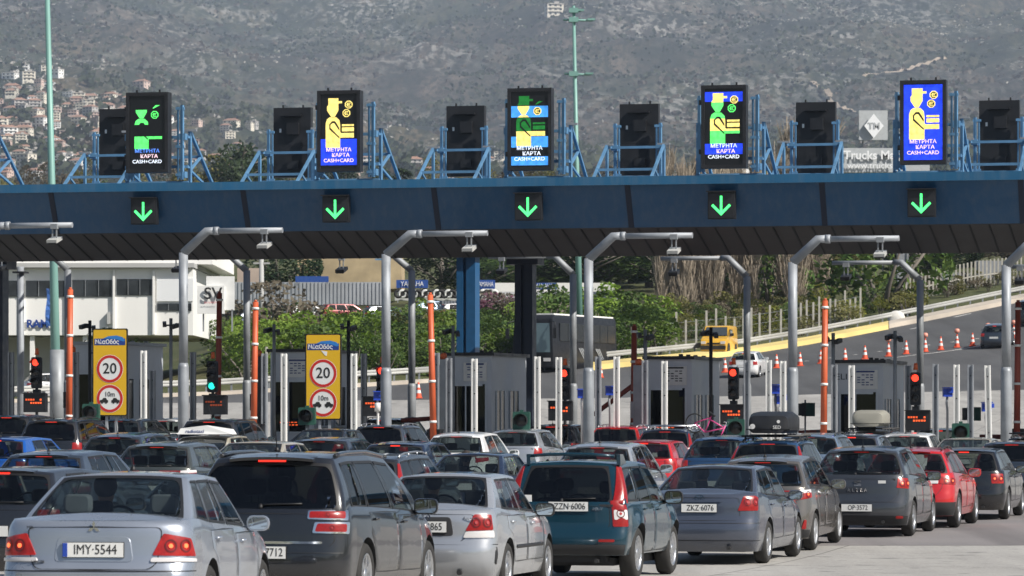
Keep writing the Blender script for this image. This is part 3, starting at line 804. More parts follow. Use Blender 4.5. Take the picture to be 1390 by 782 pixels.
# a = distance round the body from the rear centre line, z = height
def T(**k): return k
SED = dict(zb=.2)
CARS = {
'lancer': T(name='saloon_car', L=4.5, W=1.70, H=1.43, zb=.2, r=.305, axles=(1.02, 3.62), ww=.19,
    top=[(0,.985),(.3,1.0),(.7,1.0),(1.3,.955),(2.4,.915),(3.5,.88),(4.1,.78),(4.5,.66)], crown=.055,
    rp=[(.2,.10),(.28,.03),(.36,.0),(.56,.0),(.60,.025),(.63,.06),(.75,.075),(.92,.085),(.96,.10),(1.0,.15)],
    cab=dict(yrb=.50, yfb=3.62, yrt=1.28, yft=2.75, wb=.74, wt=.56, roof=[(.9,1.36),(1.4,1.385),(2.1,1.40),(2.8,1.37),(3.2,1.30)], rgx=.66, dr=.16, n1=4.2, t1=.90, t0=.13, rt0=.05, rt1=.93, rcrown=.035, ey=1.05),
    wins=[(.86,1.38),(1.46,2.22),(2.32,3.18)], doors=[(1.1,2.22),(2.26,3.3)],
    lid=[(0,.585),(.50,.585),(.56,.64),(.62,.93)],
    lamps=[('lit',[(.52,.70),(.98,.69),(.90,.84),(.63,.885)],'tail_lamp'),('clear',[(.50,.645),(1.0,.645),(.99,.672),(.515,.682)],'reversing_lamp')],
    plate=(0,.745,0), recess='body', mirror=3.05, msize=(.10,.066), greyseats=True, lines=[(.565,1.05,.008),(.33,1.1,.006)], hbl=None, rhz=1.12, rseat=1.25, shelf=1.0),
'accent': T(name='saloon_car', L=4.2, W=1.67, H=1.395, zb=.2, r=.29, axles=(.93, 3.37), ww=.18, spokes=6, strip=(.50,.045),
    top=[(0,.95),(.3,.97),(.6,.97),(1.2,.93),(2.2,.90),(3.2,.87),(3.8,.78),(4.2,.66)], crown=.06,
    rp=[(.2,.10),(.30,.02),(.4,.0),(.54,.0),(.575,.03),(.6,.05),(.85,.06),(.93,.09),(.97,.15)],
    cab=dict(yrb=.42, yfb=3.35, yrt=1.12, yft=2.55, wb=.73, wt=.55, roof=[(.8,1.32),(1.3,1.35),(2.0,1.365),(2.6,1.335),(3.0,1.27)], rgx=.64, dr=.2, n1=3.4, t1=.90, t0=.14, rt0=.05, rt1=.92, rcrown=.035, ey=1.05),
    wins=[(.98,1.28),(1.32,2.02),(2.12,2.95)], doors=[(.95,2.03),(2.07,3.05)],
    lid=[(0,.60),(.44,.60),(.50,.66),(.62,.90)],
    lamps=[('red',[(.50,.72),(.86,.73),(.85,.90),(.62,.905)],'tail_lamp'),('clear',[(.47,.645),(.875,.645),(.87,.725),(.505,.715)],'reversing_lamp')],
    plate=(0,.765,0), recess='dark', mirror=2.88, lines=[(.565,1.0,.008)], mpaint=False, rhz=1.08, rseat=1.15, shelf=.97),
'avensis': T(name='saloon_car', L=4.63, W=1.76, H=1.48, zb=.2, r=.318, axles=(1.05, 3.75), ww=.2, spokes=7, kind='twin',
    top=[(0,1.04),(.25,1.065),(.6,1.06),(1.2,1.0),(2.4,.95),(3.5,.90),(4.1,.80),(4.63,.66)], crown=.06,
    rp=[(.2,.12),(.30,.04),(.38,.0),(.58,.0),(.63,.03),(.68,.06),(.90,.07),(1.0,.09),(1.03,.11),(1.07,.17)],
    cab=dict(yrb=.42, yfb=3.7, yrt=1.35, yft=2.85, wb=.77, wt=.59, roof=[(1.0,1.39),(1.5,1.435),(2.2,1.45),(2.9,1.42),(3.3,1.35)], rgx=.70, dr=.18, n1=4.2, t1=.90, t0=.12, rt0=.04, rt1=.93, rcrown=.035, ey=1.03),
    wins=[(.95,1.36),(1.42,2.30),(2.40,3.25)], doors=[(1.12,2.28),(2.32,3.38)],
    lid=[(0,.66),(.56,.66),(.62,.72),(.62,.985)],
    lamps=[('red',[(.59,.80),(.94,.80),(.98,.99),(.90,1.015),(.70,1.01)],'tail_lamp'),('lit',[(.74,.88),(.78,.85),(.83,.88),(.83,.93),(.78,.955),(.74,.93)],'lamp_bulb'),
       ('body',[(-.30,.925),(.36,.925),(.36,.95),(-.30,.95)],'lid_handle','one')],
    plate=(0,.84,0), mirror=3.15, msize=(.105,.07), lines=[(.615,1.1,.008),(.36,1.15,.008)], hbl=(.01,.1,.2), mpaint=True, rhz=1.12, rseat=1.3, shelf=1.05),
'c4': T(name='people_carrier', L=4.6, W=1.83, H=1.62, zb=.2, r=.33, axles=(.92, 3.76), ww=.21, kind='twin', spokes=7, privacy=True, chromehandle=False,
    top=[(0,1.0),(.4,1.03),(1.3,1.02),(2.5,.99),(3.6,.95),(4.2,.83),(4.6,.68)], crown=.04,
    rp=[(.2,.12),(.30,.04),(.38,.0),(.56,.0),(.62,.02),(.72,.02),(.95,.05),(1.02,.08),(1.1,.1)],
    cab=dict(yrb=.13, yfb=3.95, yrt=.42, yft=2.75, wb=.83, wt=.63, roof=[(.3,1.52),(.9,1.575),(1.9,1.595),(2.8,1.56),(3.3,1.46)], rgx=.77, dr=.20, n1=4.0, t1=.87, t0=.06, rt0=.0, rt1=.86, rcrown=.03, ey=1.3, ex=1.5),
    wins=[(.52,1.16),(1.22,2.26),(2.36,3.30)], doors=[(1.12,2.30),(2.34,3.42)],
    lid=[(0,.60),(.68,.60),(.80,.68),(.76,.95)],
    lamps=[('chrome',[(.50,.90),(.98,.885),(1.02,.99),(.52,.985)],'lamp_surround'),('chrome',[(.55,.76),(.98,.75),(1.0,.87),(.58,.87)],'lamp_surround'),
       ('red',[(.52,.912),(.93,.905),(.95,.972),(.54,.972)],'tail_lamp'),('red',[(.58,.775),(.93,.77),(.94,.85),(.61,.855)],'tail_lamp'),('chrome',[(-.02,.652),(.66,.652),(.66,.678),(-.02,.678)],'trim')],
    plate=(.0,.565,0), mirror=3.28, hbl=(-.03,.97,.30), spoiler=(.13,.02,.60), wiper=True, msize=(.13,.08), lines=[(.56,.9,.006)], rhz=1.22, rseat=1.3),
'hrv': T(name='off_road_car', L=4.0, W=1.70, H=1.60, zb=.33, r=.345, axles=(.76, 3.12), ww=.21, spokes=5, privacy=True, flare=.05,
    top=[(0,1.02),(.4,1.04),(1.3,1.03),(2.4,1.01),(3.1,.98),(3.6,.93),(4.0,.80)], crown=.04,
    rp=[(.30,.10),(.36,.03),(.42,.0),(.60,.0),(.66,.04),(.70,.05),(1.0,.07),(1.05,.09)], n1=4.2, dr=.25,
    fp=[(.2,.12),(.35,.0),(.6,.02),(.8,.06),(.95,.15)],
    cab=dict(yrb=.10, yfb=3.15, yrt=.40, yft=2.25, wb=.79, wt=.64, roof=[(.2,1.52),(.8,1.555),(1.6,1.565),(2.3,1.53),(2.8,1.44)], rgx=.60, dr=.14, n1=5.0, t1=.88, t0=.06, rt0=.0, rt1=.90, rcrown=.03, ex=1.35, ey=1.1),
    wins=[(.30,.98),(1.06,1.76),(1.86,2.72)], doors=[(.98,1.80),(1.84,2.82)],
    lid=[(0,.69),(.60,.69),(.62,.76),(.62,.965)],
    lamps=[('red',[(.66,.70),(.88,.70),(.88,1.04),(.66,1.04)],'tail_lamp'),('clear',[(.68,.79),(.87,.79),(.87,.92),(.68,.92)],'reversing_lamp'),
       ('red',[(.48,.505),(.70,.505),(.70,.54),(.48,.54)],'rear_reflector'),('red',[(.62,.01),(.87,.01),(.87,.93),(.74,.95)],'tail_lamp','two',.012)],
    plate=(.05,.96,0), mirror=2.62, wiper=True, msize=(.12,.085), lines=[(.655,.9,.008)], mpaint=False, darkrear=[(.34,.47,.86)], rhz=1.2, rseat=.95),
'yaris': T(name='hatchback_car', L=3.95, W=1.695, H=1.51, zb=.2, r=.30, axles=(.70, 3.21), ww=.19, rim='steel', spokes=8,
    top=[(0,1.02),(.3,1.03),(1.2,.99),(2.2,.95),(3.1,.90),(3.6,.80),(3.95,.66)], crown=.05,
    rp=[(.2,.10),(.28,.03),(.38,.0),(.56,.0),(.62,.02),(.8,.06),(1.0,.10),(1.05,.14)],
    cab=dict(yrb=.16, yfb=3.3, yrt=.58, yft=2.3, wb=.76, wt=.575, roof=[(.4,1.40),(.9,1.45),(1.6,1.48),(2.3,1.45),(2.8,1.36)], rgx=.70, dr=.2, n1=3.6, t1=.89, t0=.10, rt0=.02, rt1=.86, rcrown=.035, ey=1.15),
    wins=[(.74,1.62),(1.72,2.72)], doors=[(.92,1.66),(1.70,2.76)],
    lid=[(0,.55),(.50,.55),(.64,.75),(.66,.95)],
    lamps=[('lit',[(.60,.80),(1.02,.845),(.99,.965),(.60,.955)],'tail_lamp'),('clear',[(.62,.90),(1.0,.92),(.99,.965),(.62,.955)],'reversing_lamp'),
      ('red',[(.20,.935),(.60,.935),(.60,.955),(.20,.955)],'trim'),('red',[(.74,.36),(.82,.36),(.82,.50),(.78,.50)],'rear_reflector')],
    plate=(0,.62,0), mirror=2.62, hbl=(-.02,.97,.26), spoiler=(.10,.02,.52), wiper=True, darkrear=[(.22,.34,.95)], lines=[], rhz=1.14, rseat=.85),
'altea': T(name='hatchback_car', L=4.28, W=1.77, H=1.57, zb=.2, r=.315, axles=(.84, 3.42), ww=.2, spokes=5, privacy=False,
    top=[(0,1.06),(.3,1.07),(1.2,1.03),(2.3,.97),(3.3,.92),(3.9,.80),(4.28,.64)], crown=.05,
    rp=[(.2,.12),(.28,.04),(.36,.0),(.54,.0),(.60,.02),(.66,.05),(.9,.07),(1.05,.12),(1.1,.16)],
    cab=dict(yrb=.17, yfb=3.65, yrt=.62, yft=2.45, wb=.80, wt=.59, roof=[(.4,1.46),(.9,1.51),(1.7,1.54),(2.5,1.50),(3.0,1.41)], rgx=.74, dr=.22, n1=3.4, t1=.88, t0=.09, rt0=.03, rt1=.87, rcrown=.035, ey=1.2, ex=1.35),
    wins=[(.85,1.86),(1.96,3.05)], doors=[(1.05,1.92),(1.96,3.08)],
    lid=[(0,.60),(.60,.60),(.74,.75),(.76,.985)],
    lamps=[('lit',[(.70,.84),(.98,.82),(1.02,.90),(.98,1.0),(.74,1.01)],'tail_lamp'),('red',[(.70,.32),(.84,.32),(.84,.36),(.70,.36)],'rear_reflector')],
    plate=(0,.50,0), mirror=2.9, hbl=(-.02,.97,.26), spoiler=(.10,.02,.54), wiper=True, lines=[(.595,.75,.006)], darkrear=[(.21,.36,.98)], rhz=1.2, rseat=.95),
'leon': T(name='hatchback_car', L=4.26, W=1.80, H=1.47, zb=.22, r=.325, axles=(.80, 3.43), ww=.21, spokes=5, 
    top=[(0,.97),(.3,1.0),(1.2,.97),(2.3,.93),(3.3,.89),(3.9,.78),(4.26,.64)], crown=.05,
    rp=[(.2,.12),(.28,.04),(.36,.0),(.56,.0),(.62,.03),(.8,.07),(.95,.12),(1.0,.15)],
    cab=dict(yrb=.20, yfb=3.5, yrt=.62, yft=2.4, wb=.78, wt=.58, roof=[(.4,1.36),(.9,1.41),(1.7,1.435),(2.4,1.40),(2.9,1.32)], rgx=.72, dr=.22, n1=3.4, t1=.88, t0=.10, rt0=.04, rt1=.86, rcrown=.035, ey=1.15, ex=1.3),
    wins=[(.80,1.82),(1.92,2.92)], doors=[(1.0,1.86),(1.90,2.98)],
    lid=[(0,.58),(.56,.58),(.68,.72),(.72,.90)],
    lamps=[('lit',[(.64,.80),(1.06,.77),(1.06,.89),(.64,.93)],'tail_lamp'),('clear',[(.46,.80),(.62,.80),(.62,.91),(.46,.89)],'reversing_lamp')],
    plate=(0,.70,0), mirror=2.8, hbl=(-.02,.97,.3), spoiler=(.12,.02,.52), wiper=True, darkrear=[(.23,.47,1.1)], rhz=1.1, rseat=.9),
'golf': T(name='hatchback_car', L=4.15, W=1.735, H=1.44, zb=.2, r=.31, axles=(.78, 3.29), ww=.19, spokes=6,
    top=[(0,.96),(.3,.98),(1.2,.96),(2.2,.93),(3.2,.89),(3.8,.80),(4.15,.66)], crown=.04,
    rp=[(.2,.10),(.28,.03),(.38,.0),(.56,.0),(.60,.03),(.8,.05),(.95,.08),(1.0,.10)],
    cab=dict(yrb=.14, yfb=3.3, yrt=.56, yft=2.35, wb=.76, wt=.59, roof=[(.4,1.35),(.9,1.385),(1.6,1.41),(2.3,1.38),(2.8,1.30)], rgx=.69, dr=.18, n1=4.0, t1=.89, t0=.10, rt0=.03, rt1=.88, rcrown=.03, ey=1.1),
    wins=[(.95,1.72),(1.82,2.74)], doors=[(1.0,1.76),(1.80,2.84)],
    lid=[(0,.58),(.56,.58),(.62,.66),(.66,.90)],
    lamps=[('lit',[(.62,.72),(.90,.72),(.90,.91),(.62,.91)],'tail_lamp')],
    plate=(0,.66,0), mirror=2.66, hbl=(-.02,.95,.2), spoiler=(.06,.01,.5), wiper=True, mpaint=True, lines=[(.595,1.0,.008)], rhz=1.06, rseat=.85),
'suv': T(name='off_road_car', L=4.4, W=1.82, H=1.68, zb=.28, r=.35, axles=(.85, 3.48), ww=.22, spokes=5, privacy=True,
    top=[(0,1.08),(.3,1.10),(1.2,1.07),(2.4,1.03),(3.3,1.0),(3.9,.92),(4.4,.76)], crown=.05,
    rp=[(.25,.10),(.32,.03),(.42,.0),(.62,.0),(.68,.03),(.9,.06),(1.1,.10)], n1=3.6, dr=.32,
    cab=dict(yrb=.14, yfb=3.5, yrt=.45, yft=2.55, wb=.81, wt=.63, roof=[(.3,1.59),(.9,1.635),(1.7,1.65),(2.5,1.61),(3.0,1.52)], rgx=.73, dr=.2, n1=4.2, t1=.88, t0=.08, rt0=.02, rt1=.86, rcrown=.03, ey=1.15, ex=1.3),
    wins=[(.50,1.02),(1.08,1.95),(2.05,3.0)], doors=[(1.02,1.98),(2.02,3.1)],
    lid=[(0,.66),(.64,.66),(.72,.74),(.74,1.02)],
    lamps=[('red',[(.70,.86),(.98,.84),(1.0,1.03),(.72,1.04)],'tail_lamp')],
    plate=(0,.82,0), mirror=2.9, hbl=(-.02,.97,.3), spoiler=(.12,.02,.56), wiper=True, darkrear=[(.30,.5,1.05)], rhz=1.26, rseat=1.0),
'estate': T(name='estate_car', L=4.5, W=1.74, H=1.50, zb=.2, r=.315, axles=(.95, 3.58), ww=.2, spokes=6, privacy=True,
    top=[(0,1.0),(.3,1.02),(1.2,1.0),(2.4,.96),(3.4,.92),(4.0,.82),(4.5,.66)], crown=.05,
    rp=[(.2,.10),(.28,.03),(.38,.0),(.56,.0),(.62,.03),(.8,.05),(1.0,.09)],
    cab=dict(yrb=.13, yfb=3.55, yrt=.52, yft=2.65, wb=.77, wt=.60, roof=[(.3,1.41),(.9,1.455),(1.8,1.47),(2.6,1.44),(3.1,1.36)], rgx=.69, dr=.18, n1=4.2, t1=.88, t0=.10, rt0=.03, rt1=.87, rcrown=.03, ey=1.1),
    wins=[(.45,1.1),(1.18,1.98),(2.08,3.0)], doors=[(1.12,2.02),(2.06,3.1)],
    lid=[(0,.60),(.60,.60),(.66,.70),(.68,.94)],
    lamps=[('red',[(.66,.74),(.92,.74),(.92,.98),(.66,.98)],'tail_lamp'),('red',[(.70,.02),(.88,.02),(.86,.85),(.76,.85)],'tail_lamp','two',.012)],
    plate=(0,.78,0), mirror=2.9, hbl=(-.02,.96,.3), spoiler=(.08,.02,.52), wiper=True, rhz=1.12, rseat=1.05),
}
CARS['lancer'].pop('hbl'); 
PT = {
 'silver': paint('silver', (.36, .395, .455), .6, .30), 'charcoal': paint('charcoal', (.017, .019, .024), .25, .23), 'teal': paint('dark teal', (.003, .034, .056), .2, .23),
 'bluegrey': paint('blue grey', (.072, .085, .118), .35, .23), 'bronze': paint('grey brown', (.13, .12, .11), .4, .23), 'graphite': paint('graphite', (.045, .050, .060), .3, .23),
 'red': paint('red', (.50, .015, .018), .1, .23), 'black': paint('black', (.010, .011, .014), .2, .23), 'blue': paint('bright blue', (.01, .10, .42), .3, .23),
 'white': paint('white', (.74, .74, .74), 0., .23), 'navy': paint('navy', (.018, .03, .065), .35, .23), 'greygreen': paint('grey green', (.075, .085, .08), .45, .23),
 'palesilver': paint('pale silver', (.44, .46, .49), .55, .23), 'midblue': paint('mid blue', (.03, .085, .19), .4, .23), 'slate': paint('slate', (.036, .048, .070), .3, .23),
 'beige': paint('beige', (.42, .38, .30), .2, .23), 'skyblue': paint('pale blue', (.20, .27, .36), .5, .23), 'darkgrey': paint('dark grey', (.020, .022, .028), .25, .23),
 'yellow': paint('yellow', (.62, .36, .02), 0, .23), 'maroon': paint('dark red', (.22, .015, .015), .2, .23)}
# ------------------------------------------------------------------ the lie of the land
from mathutils import noise as NZ
def ramp(n, fac, stops):
    r = n.nodes.new('ShaderNodeValToRGB'); e = r.color_ramp.elements
    e[0].position, e[0].color = stops[0][0], (*stops[0][1], 1); e[1].position, e[1].color = stops[-1][0], (*stops[-1][1], 1)
    for p, c in stops[1:-1]:
        q = e.new(p); q.color = (*c, 1)
    n.links.new(fac, r.inputs[0]); return r.outputs[0]
def noisetex(n, vec, scale, detail=6, rough=.55, kind='fac'):
    t = n.nodes.new('ShaderNodeTexNoise'); t.inputs['Scale'].default_value = scale; t.inputs['Detail'].default_value = detail; t.inputs['Roughness'].default_value = rough
    n.links.new(vec, t.inputs['Vector']); return t.outputs[0]
def mixc(n, fac, a, b, mode='MIX'):
    m = n.nodes.new('ShaderNodeMix'); m.data_type = 'RGBA'; m.blend_type = mode
    for k, v in ((0, fac), (6, a), (7, b)):
        if hasattr(v, 'node'): n.links.new(v, m.inputs[k])
        elif k == 0: m.inputs[0].default_value = v
        else: m.inputs[k].default_value = (*v, 1)
    return m.outputs[2]
def newmat(name, rough=.9):
    m = bpy.data.materials.new(name); m.use_nodes = True; n = m.node_tree; b = n.nodes['Principled BSDF']; b.inputs['Roughness'].default_value = rough
    b.inputs['Specular IOR Level'].default_value = .25
    tc = n.nodes.new('ShaderNodeTexCoord'); return m, n, b, tc.outputs['Object']
def mapping(n, vec, scale=(1, 1, 1), rot=(0, 0, 0)):
    mp = n.nodes.new('ShaderNodeMapping'); mp.inputs['Scale'].default_value = scale; mp.inputs['Rotation'].default_value = rot
    n.links.new(vec, mp.inputs[0]); return mp.outputs[0]
def bump(n, b, h, st=.5, d=.02):
    bp = n.nodes.new('ShaderNodeBump'); bp.inputs['Strength'].default_value = st; bp.inputs['Distance'].default_value = d
    n.links.new(h, bp.inputs['Height']); n.links.new(bp.outputs[0], b.inputs['Normal'])

# concrete plaza: pale slabs, tyre-darkened lanes, oil drips, sawn joints
def concrete_mat():
    m, n, b, v = newmat('worn plaza concrete', .85)
    big = noisetex(n, v, .25, 8); fine = noisetex(n, v, 22, 5)
    c = ramp(n, big, [(.3, (.31, .295, .27)), (.55, (.39, .375, .35)), (.75, (.45, .435, .41))])
    lv = mapping(n, v, (1.2, .06, 1), (0, 0, PHI)); st = noisetex(n, lv, .8, 5)
    c = mixc(n, ramp(n, st, [(.42, (0, 0, 0)), (.62, (.55, .55, .55))]), c, (.21, .20, .19))
    sp = noisetex(n, v, 1.7, 3); c = mixc(n, ramp(n, sp, [(.60, (0, 0, 0)), (.68, (.75, .75, .75))]), c, (.07, .068, .066))
    c = mixc(n, .35, c, ramp(n, fine, [(.3, (.17, .165, .16)), (.7, (.52, .51, .48))]))
    br = n.nodes.new('ShaderNodeTexBrick'); br.offset = 0; br.inputs['Scale'].default_value = 1; br.inputs['Brick Width'].default_value = 5.0; br.inputs['Row Height'].default_value = 4.5
    br.inputs['Mortar Size'].default_value = .014; br.inputs['Color1'].default_value = (0, 0, 0, 1); br.inputs['Color2'].default_value = (.12, .12, .12, 1); br.inputs['Mortar'].default_value = (1, 1, 1, 1)
    n.links.new(mapping(n, v, (1, 1, 1), (0, 0, PHI)), br.inputs['Vector'])
    c = mixc(n, br.outputs['Color'], c, (.10, .095, .09))
    n.links.new(c, b.inputs['Base Color']); bump(n, b, fine, .25, .01); return m
def asphalt_mat(name, dark=1., tint=(1, 1, 1)):
    m, n, b, v = newmat(name, .88)
    big = noisetex(n, v, .12, 7); fine = noisetex(n, v, 35, 4)
    c = ramp(n, big, [(.3, (.060*dark, .062*dark, .066*dark)), (.7, (.095*dark, .096*dark, .098*dark))])
    lv = mapping(n, v, (.9, .03, 1), (0, 0, PHI)); st = noisetex(n, lv, .7, 4)
    c = mixc(n, ramp(n, st, [(.45, (0, 0, 0)), (.65, (.5, .5, .5))]), c, (.045*dark*.7, .045*dark*.7, .048*dark*.7))
    c = mixc(n, .3, c, ramp(n, fine, [(.35, (.03, .03, .03)), (.7, (.19, .185, .18))])); c = mixc(n, 1., c, tint, 'MULTIPLY')
    n.links.new(c, b.inputs['Base Color']); bump(n, b, fine, .3, .01); return m
CONC = concrete_mat(); ASPH = asphalt_mat('highway asphalt', 1.15); ASPB = asphalt_mat('worn brown asphalt', 2.9, (1.06, .98, .95))
def sheet(name, rows, mt, smooth=True, keep=False):
    bm = bmesh.new(); V = [[bm.verts.new(p) for p in r] for r in rows]
    for A, B in zip(V, V[1:]):
        for i in range(len(A)-1):
            f = bm.faces.new((A[i], A[i+1], B[i+1], B[i])); f.smooth = smooth
    o = bm_obj(name, bm, mt); o['kind'] = 'structure'; return o
YB = 203.0
sheet('plaza_ground', [[Vector((x, y, ground_z(x, y))) for x in [-600, -300, -160] + list(range(-90, 91, 2)) + [160, 300, 600]] for y in [-500, -120, -20, 10, 24] + list(range(28, 203, 3)) + [203.5]], CONC)
def strip_between(name, ya, yb, mt, dz, x0=-40, x1=40, slope=0.):
    sheet(name, [[Vector((x, y+slope*x, ground_z(x, y+slope*x)+dz)) for x in range(x0, x1+1, 2)] for y in [ya+(yb-ya)*i/8 for i in range(9)]], mt)
strip_between('asphalt_band', 66.5, 92, ASPB, .004, slope=.02)
strip_between('gravel_verge', 30, 54.5, asphalt_mat('coarse gravelled asphalt', 2.6), .004, 7, 40, slope=-.12)
pxs = list(range(-900, 2401, 20))
rows = []
for k in range(41):
    r = []
    for px in pxs:
        pc = max(-400, min(1800, px)); dg = dg_px(pc)+1.2; D = YB + (dg-YB)*k/40
        X = (px-695)*D/F; r.append(Vector((X, D, ground_z(X, min(D, dg_px(pc)-.01)))))
    rows.append(r)
sheet('highway', rows, ASPH)

def hill_mat():
    m, n, b, v = newmat('scrub hillside', .95)
    sq = (1, .26, .7)
    big = noisetex(n, v, .0013, 8, .6); mid = noisetex(n, mapping(n, v, sq), .014, 9, .68)
    spk = noisetex(n, mapping(n, v, sq), .16, 5, .72); spk2 = noisetex(n, mapping(n, v, (1, .3, .7), (0, 0, .3)), .10, 6, .7)
    c = ramp(n, mid, [(.36, (.008, .015, .007)), (.46, (.026, .036, .015)), (.54, (.056, .056, .026)), (.66, (.115, .088, .055))])
    c = mixc(n, ramp(n, big, [(.44, (0, 0, 0)), (.58, (.85, .85, .85))]), c, ramp(n, mid, [(.38, (.016, .018, .014)), (.50, (.056, .046, .040)), (.62, (.125, .10, .082))]))
    # scattered low bushes, dark against the soil
    c = mixc(n, ramp(n, spk, [(.44, (.85, .85, .85)), (.54, (0, 0, 0))]), c, (.012, .018, .010))
    # limestone outcrops in broken bands
    rk2 = noisetex(n, mapping(n, v, (1, .5, 1), (0, 0, .25)), .0042, 6, .62)
    f = n.nodes.new('ShaderNodeMath'); f.operation = 'MULTIPLY'
    n.links.new(ramp(n, spk2, [(.50, (0, 0, 0)), (.57, (1, 1, 1))]), f.inputs[0]); n.links.new(ramp(n, rk2, [(.47, (.03, .03, .03)), (.57, (.45, .45, .45)), (.66, (1, 1, 1))]), f.inputs[1])
    c = mixc(n, f.outputs[0], c, (.29, .275, .25))
    n.links.new(c, b.inputs['Base Color']); bump(n, b, mid, .8, 10); return m
def bank_mat():
    m, n, b, v = newmat('grassy bank', .95)
    a = noisetex(n, v, .09, 7); f = noisetex(n, v, 2.2, 6)
    c = ramp(n, a, [(.3, (.035, .05, .016)), (.5, (.06, .07, .026)), (.65, (.10, .09, .05)), (.8, (.14, .115, .08))])
    c = mixc(n, .45, c, ramp(n, f, [(.3, (.03, .04, .012)), (.7, (.16, .16, .07))])); n.links.new(c, b.inputs['Base Color']); bump(n, b, f, .6, .1); return m
HILL = hill_mat(); BANK = bank_mat()
def hillz(X, D):
    z = ground_z(X, D)
    if D > 1500:
        k = min(1, (D-1500)/1800.); z += k*(NZ.fractal(Vector((X/420., D/420., 0)), .9, 2., 5)*34 + NZ.fractal(Vector((X/120., D/260., 3)), .8, 2., 4)*13)
    elif D > 300: z += .8*NZ.noise(Vector((X/25., D/25., 0)))*min(1, (D-300)/100)
    return z
def hillrows(Ds, pxl, first=None):
    rows = []
    for D in Ds:
        r = []
        for px in pxl:
            pc = max(-400, min(1800, px)); dg = dg_px(pc)+1.0
            d = dg if D is None else max(D, dg+ (D-200)*.01)
            X = (px-695)*d/F; zz = ground_z(X, dg_px(pc)) if D is None else hillz(X, d)
            r.append(Vector((X, d, zz)))
        rows.append(r)
    return rows
sheet('bank', hillrows([None]+[225+4*i for i in range(20)]+[310, 330, 360, 400, 450, 500, 560, 640, 740, 860, 1000, 1200], list(range(-900, 2401, 25))), BANK)
Ds = [1200]; 
while Ds[-1] < 7600: Ds.append(Ds[-1]*1.0105)
sheet('mountain', hillrows(Ds, list(range(-700, 2101, 9))), HILL)
# the outskirts behind and beside the plaza: the same sheet carried on to the horizon on both flanks
def far_hit(px, py, d0=1800., d1=7400.):
    D = d0
    while D < d1:
        X = (px-695)*D/F; z = hillz(X, D)
        if HY-(z-HC)*F/D <= py: return Vector((X, D, z))
        D += 12
    return Vector((X, D, z))
TRK = mat('pale dirt track', (.36, .29, .22), .95, var=.15, scale=.05)
for pts, wd in (([(1102,113),(1112,122),(1128,132),(1126,140),(1137,147),(1152,152),(1164,156)], 2.4), ([(1172,107),(1195,102),(1215,100),(1236,97),(1262,88),(1288,79)], 2.2)):
    dp = []
    for (a, b), (c, d) in zip(pts, pts[1:]):
        for k in range(6): dp.append((a+(c-a)*k/6, b+(d-b)*k/6))
    P3 = [far_hit(*p) for p in dp]; bm = bmesh.new(); prev = None
    for i, p in enumerate(P3):
        t = (P3[min(i+1, len(P3)-1)]-P3[max(i-1, 0)]); t.z = 0; t.normalize(); nn = Vector((-t.y, t.x, 0)); q = []
        for s_ in (-1, 1):
            w_ = p+nn*s_*wd*(.8+.4*random.random()); w_.z = max(hillz(w_.x, w_.y), p.z-2)+1.6; q.append(bm.verts.new(w_))
        if prev: bm.faces.new((prev[0], prev[1], q[1], q[0]))
        prev = q
    o = bm_obj('dirt_track', bm, TRK); o['kind'] = 'structure'
# ---- unseen low hills added round the other sides, darkening reflections in the cars
rows = []
for k in range(9):
    r = []; f = k/8.
    for a in range(-20, 205, 5):
        az = radians(a); R_ = 170+f*520 if a < 100 else 260+f*600; hgt = (-1.5+f**1.3*(62+22*sin(a*.21)+9*sin(a*.77)))
        r.append(Vector((70*0+cos(-az)*R_+45, 60+sin(-az)*R_*.9, hgt)))
    rows.append(r)
sheet('reflection_hills', rows, BANK)
# ---- far air
hz = bmesh.new(); box(hz, (0, 3900, 560), (11000, 8600, 1140))
for v in hz.verts: 
    if v.co.z < 0: v.co.z = -3.
HAZEM = bpy.data.materials.new('haze air'); HAZEM.use_nodes = True; n = HAZEM.node_tree
for x in list(n.nodes):
    if x.type == 'BSDF_PRINCIPLED': n.nodes.remove(x)
pv = n.nodes.new('ShaderNodeVolumePrincipled'); pv.inputs['Color'].default_value = (.64, .76, .95, 1); pv.inputs['Density'].default_value = .000085; pv.inputs['Anisotropy'].default_value = .0
n.links.new(pv.outputs[0], n.nodes['Material Output'].inputs['Volume'])
ho = bm_obj('haze', hz, HAZEM); ho['kind'] = 'stuff'

# ------------------------------------------------------------------ vegetation
def leafmat(name, a, b_, sc=1.1, trans=.25):
    m, n, b, v = newmat(name, .6); oi = n.nodes.new('ShaderNodeObjectInfo')
    ge = n.nodes.new('ShaderNodeNewGeometry'); r = ge.outputs['Random Per Island']
    c = mixc(n, r, a, b_)
    ad = n.nodes.new('ShaderNodeHueSaturation'); n.links.new(c, ad.inputs['Color'])
    mr = n.nodes.new('ShaderNodeMapRange'); mr.inputs[3].default_value = .7; mr.inputs[4].default_value = 1.35; n.links.new(oi.outputs['Random'], mr.inputs[0]); n.links.new(mr.outputs[0], ad.inputs['Value'])
    n.links.new(ad.outputs[0], b.inputs['Base Color'])
    tr = n.nodes.new('ShaderNodeBsdfTranslucent'); n.links.new(ad.outputs[0], tr.inputs[0]); mx = n.nodes.new('ShaderNodeMixShader'); mx.inputs[0].default_value = trans
    out = n.nodes['Material Output']; n.links.new(b.outputs[0], mx.inputs[1]); n.links.new(tr.outputs[0], mx.inputs[2]); n.links.new(mx.outputs[0], out.inputs[0]); MATS[name] = m; return m
LBR = leafmat('bright green leaves', (.10, .18, .02), (.19, .27, .04)); LMD = leafmat('mid green leaves', (.04, .085, .018), (.10, .15, .03))
LDK = leafmat('dark evergreen leaves', (.012, .026, .012), (.035, .055, .02)); LOL = leafmat('olive leaves', (.09, .10, .03), (.20, .18, .06))
